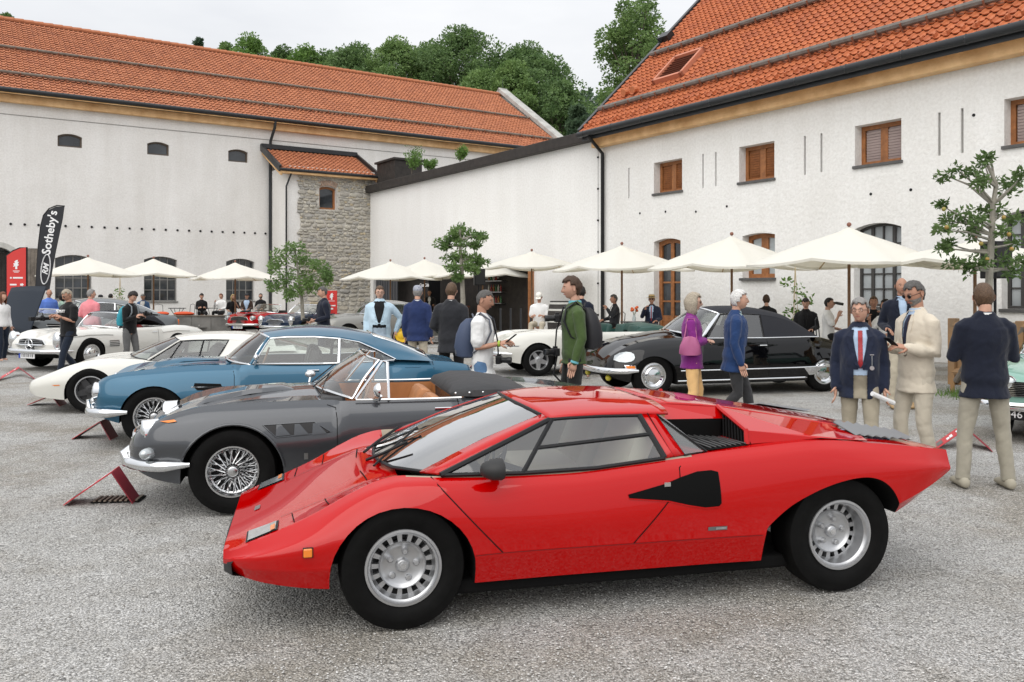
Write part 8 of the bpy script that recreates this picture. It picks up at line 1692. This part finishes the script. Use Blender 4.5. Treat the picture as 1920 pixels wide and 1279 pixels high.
# tables, chairs and flowers on the terraces
def bistro(label, px, Y, zf, flowers=False):
    r = empty('bistro_table', tat(px, Y, zf), 0, label, 'table'); MB().lathe([(0, 0), (.38, 0), (.38, .025), (0, .025)], 24, Matrix.Translation((0, 0, .72)) @ Matrix.Rotation(R(90), 4, 'X')).build('table_top', GUTTER, r); 
    for k in range(4): a = R(45+90*k); MB().tube([(math.cos(a)*.3, math.sin(a)*.3, 0), (math.cos(a)*.1, math.sin(a)*.1, .4), (math.cos(a)*.3, math.sin(a)*.3, .72)], .013, 6).build('leg', GUTTER, r)
    return r
bistro('round iron table on the left terrace', 332, 37.8, .2); bistro('iron table between the seated guests on the left terrace', 396, 38.0, .2); bistro('table with the flowers in front of the wooden door', 1190, 22.6, .14)
v = empty('flower_vase', tat(1189, 22.5, .14+.75), 0, 'small vase of orange-red flowers on the terrace table', 'vase'); MB().lathe([(0, 0), (.04, 0), (.05, .08), (.03, .16), (.035, .18)], 12, Matrix.Rotation(R(90), 4, 'X')).build('vase', mat('vase_glass', (.5, .55, .55), rough=.1), v, smooth=True)
rd = random.Random(2)
for k in range(6): a = rd.random()*6.28; e = Vector((math.cos(a)*.08, math.sin(a)*.08, rd.uniform(.28, .38))); MB().tube([(0, 0, .15), e], .004, 4).build('stem', LEAF[1], v); MB().ball(e, .04, 8).build('bloom', mat('bloom', (.65, .12, .03), rough=.6), v, smooth=True)
def chair(label, px, Y, zf, rz):
    r = empty('iron_chair', tat(px, Y, zf), R(rz), label, 'chair', 'iron chairs on the terraces'); MB().box((0, 0, .45), (.42, .42, .03)).build('seat', GUTTER, r, bevel=.008); MB().tube([(-.2, .2, .45), (-.19, .24, .9), (0, .25, .95), (.19, .24, .9), (.2, .2, .45)], .012, 6).build('backrest', GUTTER, r)
    for a, b in ((-1, -1), (1, -1), (1, 1), (-1, 1)): MB().tube([(a*.19, b*.19, 0), (a*.18, b*.18, .44)], .012, 6).build('leg', GUTTER, r)
for lab, px, Y, rz in (('empty iron chair left of the round iron table', 300, 37.6, 40), ('empty iron chair right of the round iron table', 352, 38.2, -40), ('iron chair under the young man in dark sweater', 378, 37.2, 25), ('iron chair under the man in white shirt on the left terrace', 415, 37.7, -10), ('iron chair under the man in brown jacket', 463, 37.5, 5), ('chair under the man telephoning in the dark suit', 1152, 23.6, -75), ('chair under the man in straw hat', 1222, 23.1, -15), ('chair under the dark-haired man reading', 1511, 18.7, -25), ('chair under the man drinking from a bottle', 1553, 18.3, 62)):
    chair(lab, px, Y, .17, rz)
for lab, px, Y in (('orange-red cushion on the terrace wall by the parasol pole', 305, 36.4), ('long orange-red cushion further along the terrace wall', 345, 36.5)):
    tag(MB().ball((0, 0, 0), (.45 if px > 320 else .28, .2, .09), 14).build('cushion', mat('orange_cushion', (.62, .09, .03), rough=.8), None, smooth=True), lab, 'cushion', 'orange cushions on the terrace wall').location = tat(px, Y, .73)

# ================================================================ SIGNS AND BANNERS
SIGN = mat('sign_red', (.55, .035, .045), rough=.45); SIGN_B = mat('sign_maroon', (.30, .02, .035), rough=.5); GREYB = mat('sign_grey_back', (.17, .16, .155), rough=.5, metal=.3)
def aframe(label, P0, P1, apex, wid, txt=True, under=None):
    """folded sheet: foot P0, ridge apex, foot P1 (ground points), width vector wid"""
    r = empty('folded_sign', P0, 0, label, 'sign', 'folded red car signs'); o = Vector(P0); a, b, c = Vector(P0)-o, Vector(apex)-o, Vector(P1)-o; w = Vector(wid)
    for nm, p, q, mt in (('front_panel', a, b, SIGN), ('rear_panel', b, c, SIGN_B)):
        n_ = (q-p).cross(w).normalized()
        if n_.z < 0: n_ = -n_
        V = [p, q, q+w, p+w]; m_ = MB(); m_.add(V+[v-n_*.006 for v in V], [(0, 1, 2, 3), (7, 6, 5, 4), (0, 4, 5, 1), (1, 5, 6, 2), (2, 6, 7, 3), (3, 7, 4, 0)]); pn = m_.build(nm, mt, r)
        m_ = MB(); m_.add([v-n_*.008 for v in V], [(3, 2, 1, 0)]); m_.build('underside', (under or GREYB) if mt is SIGN else mt, pn, fix=False)
        if txt and mt is SIGN:
            for u, (w0, w1), wd in ((.2, (.2, .8), .10), (.45, (.15, .5), .05), (.55, (.15, .62), .05), (.82, (.35, .65), .12)):
                A_ = p.lerp(q, u)+w*w0+n_*.003; B_ = p.lerp(q, u)+w*w1+n_*.003; dv = (q-p).normalized()*wd*.5; MB().add([A_-dv, B_-dv, B_+dv, A_+dv], [(0, 1, 2, 3)]).build('printed_line', WHITE if u != .2 else GREYB, pn, fix=False)
    return r
def gp(px, py): Yq = FPX*CAMH/(py-HZ); return Vector((gx(px, Yq), Yq, .004))
def sign_at(label, f0, f1, ap, Yap, wid, **k): aframe(label, gp(*f0), gp(*f1), at(ap[0], ap[1], Yap), wid, **k)
sign_at('folded red sign board in front of the grey convertible', (118, 948), (249, 945), (209, 885), 6.75, (-.05, .24, 0), under=SIGN); sign_at('folded sign board in front of the blue coupe', (134, 824), (207, 826), (187, 790), 9.75, (-.03, .26, 0))
sign_at('folded sign board in front of the low white coupe', (50, 760), (112, 762), (95, 741), 12.7, (-.05, .3, 0)); sign_at('folded red sign board in front of the white roadster', (-8, 716), (66, 712), (36, 690), 17.2, (-.2, .32, 0))
sign_at('folded red sign board behind the red sports car tail', (1752, 845), (1862, 848), (1812, 803), 9.3, (.12, .30, 0)); sign_at('folded red sign board behind the blue coupe tail', (868, 700), (905, 704), (884, 685), 17.4, (.1, .3, 0)); sign_at('folded red sign board at the feet of the man in green', (1033, 728), (1072, 726), (1052, 712), 15.2, (.1, .3, 0)); sign_at('folded red sign board before the red roadster', (432, 627), (452, 627), (443, 618), 33.2, (.2, .4, 0))
# standing red signboard by the tower
sb = empty('red_signboard', tat(622, 33), 0, 'upright red signboard with white emblem by the stone tower', 'sign'); z0_, z1_ = CAMH-(603-HZ)/FPX*33, CAMH-(545-HZ)/FPX*33
MB().box((0, 0, (z0_+z1_)/2), (.42, .04, z1_-z0_)).build('board', mat('banner_red', (.62, .035, .03), rough=.5), sb, bevel=.006); MB().box((0, .05, .25), (.36, .04, .5)).build('stand', GUTTER, sb)
def emblem(parent, c, s_, name='emblem'):
    """small rampant-beast shaped mark"""
    b = MB(); P = [(-.1, -.5), (.12, -.5), (.1, -.2), (.28, -.05), (.15, .05), (.3, .3), (.12, .25), (.18, .5), (-.02, .45), (-.18, .3), (-.1, .15), (-.3, .1), (-.2, -.05), (-.3, -.25), (-.08, -.2)]
    b.prism([(c[0]+x*s_, c[2]+z*s_) for x, z in P], c[1]-.006, c[1]+.0); b.build(name, WHITE, parent)
emblem(sb, (0, -.022, z1_-.22), .26); [MB().box((dx, -.022, z1_-dz), (w_, .004, h_)).build('printed_line', WHITE, sb, fix=False) for dx, dz, w_, h_ in ((0, .40, .24, .02), (-.06, .58, .10, .045), (.08, .58, .14, .045), (0, .70, .12, .06))]
# red pillar banner at the left
fb = empty('red_banner', tat(31, 27.5), R(8), 'red pillar banner with white emblem and direction lines at the left', 'banner'); Yb = 27.5; s_ = Yb/FPX; zt, zb_ = CAMH-(464-HZ)*s_, .25
pl = [(-.29, zb_), (.29, zb_), (.29, zt), (.1, zt-.03), (-.1, zt-.12), (-.29, zt-.26)]; MB().prism(pl, -.02, .02).build('fabric', mat('banner_red', (.62, .035, .03), rough=.5), fb)
MB().tube([(-.30, 0, 0), (-.30, 0, zt-.27), (-.1, 0, zt-.11), (.1, 0, zt-.02), (.31, 0, zt+.01), (.31, 0, 0)], .028, 6).build('frame', BLACK, fb); MB().box((0, 0, .03), (.7, .5, .06)).build('base', BLACK, fb, bevel=.01)
emblem(fb, (0, -.024, zt-.55), .3)
for dx, dz, w_, h_ in ((0, .76, .20, .02), (.0, .80, .14, .015), (-.16, .98, .05, .05), (.05, .98, .30, .05), (-.09, 1.2, .20, .05), (-.07, 1.44, .24, .05), (-.10, 1.68, .18, .05), (-.05, 1.78, .26, .05)): MB().box((dx, -.022, zt-dz), (w_, .004, h_)).build('printed_line', WHITE, fb, fix=False)
for dz in (1.2, 1.44, 1.7): MB().prism([(.12, zt-dz-.03), (.17, zt-dz-.03), (.17, zt-dz-.055), (.23, zt-dz), (.17, zt-dz+.055), (.17, zt-dz+.03), (.12, zt-dz+.03)], -.026, -.021).build('arrow', WHITE, fb)
# black feather flag
ff = empty('feather_flag', tat(82, 26.5), R(6), 'tall black feather flag with white auction-house lettering', 'flag'); s_ = 26.5/FPX; L2 = lambda px, py: ((px-82)*s_, CAMH-(py-HZ)*s_)
pl = [L2(*q) for q in ((68, 545), (70, 500), (73, 460), (77, 425), (82, 405), (92, 393), (105, 387), (119, 387), (116, 410), (110, 440), (103, 475), (97, 510), (92, 545))]
MB().prism(pl, -.012, .012).build('sail', mat('flag_black', (.010, .011, .016), rough=.6, bump=.3, bs=3, bd=.04), ff); MB().tube([(L2(66, 620)[0], .02, 0)]+[(L2(a, b)[0], .02, L2(a, b)[1]) for a, b in ((67, 545), (72, 460), (76, 425), (81, 404), (91, 391), (105, 385), (119, 386))], .02, 6).build('pole', BLACK, ff); MB().box((L2(66, 620)[0], .02, .03), (.5, .5, .05)).build('base', BLACK, ff, bevel=.01)
a0 = math.atan2(L2(103, 430)[1]-L2(92, 500)[1], L2(103, 430)[0]-L2(92, 500)[0]); c_ = L2(93.5, 436); text('flag_lettering', "Sotheby's", .36, Matrix.Translation((c_[0], -.016, c_[1])) @ Matrix.Rotation(R(90), 4, 'X') @ Matrix.Rotation(a0, 4, 'Z'), WHITE, ff, depth=.003, bold=.006)
c_ = L2(86, 472); MB().box((c_[0], -.016, c_[1]), (.17, .006, .015), ry=-.1).build('lettering_rule', WHITE, ff, fix=False)
c_ = L2(86, 505); P = [(c_[0]+math.cos(t)*.13*math.cos(.1)+math.sin(t)*.46*math.sin(.1), -.016, c_[1]+math.sin(t)*.46) for t in [2*math.pi*k/32 for k in range(32)]]; MB().tube(P, .032, 6, closed=True, flat=.5).build('emblem_oval', WHITE, ff); text('emblem_lettering', 'RM', .24, Matrix.Translation((c_[0], -.016, c_[1])) @ Matrix.Rotation(R(90), 4, 'X') @ Matrix.Rotation(a0, 4, 'Z'), WHITE, ff, depth=.003, shear=.3, bold=.004)
# drain grate under the nearest folded sign
dg_ = empty('drain_grate', gp(210, 943)+Vector((0, .12, .0)), .12, 'rusty drain grate in the gravel under the nearest folded sign', 'grate'); 
for k in range(9): MB().box((-.16+k*.04, 0, .004), (.020, .18, .012)).build('grate_bar', mat('rusty_iron', (.20, .16, .125), rough=.85, var=.4, vs=30), dg_, fix=False)
MB().box((0, 0, -.004), (.37, .2, .008)).build('drain_hole', DARKIN, dg_)

bpy.data.scenes.remove(TMP)
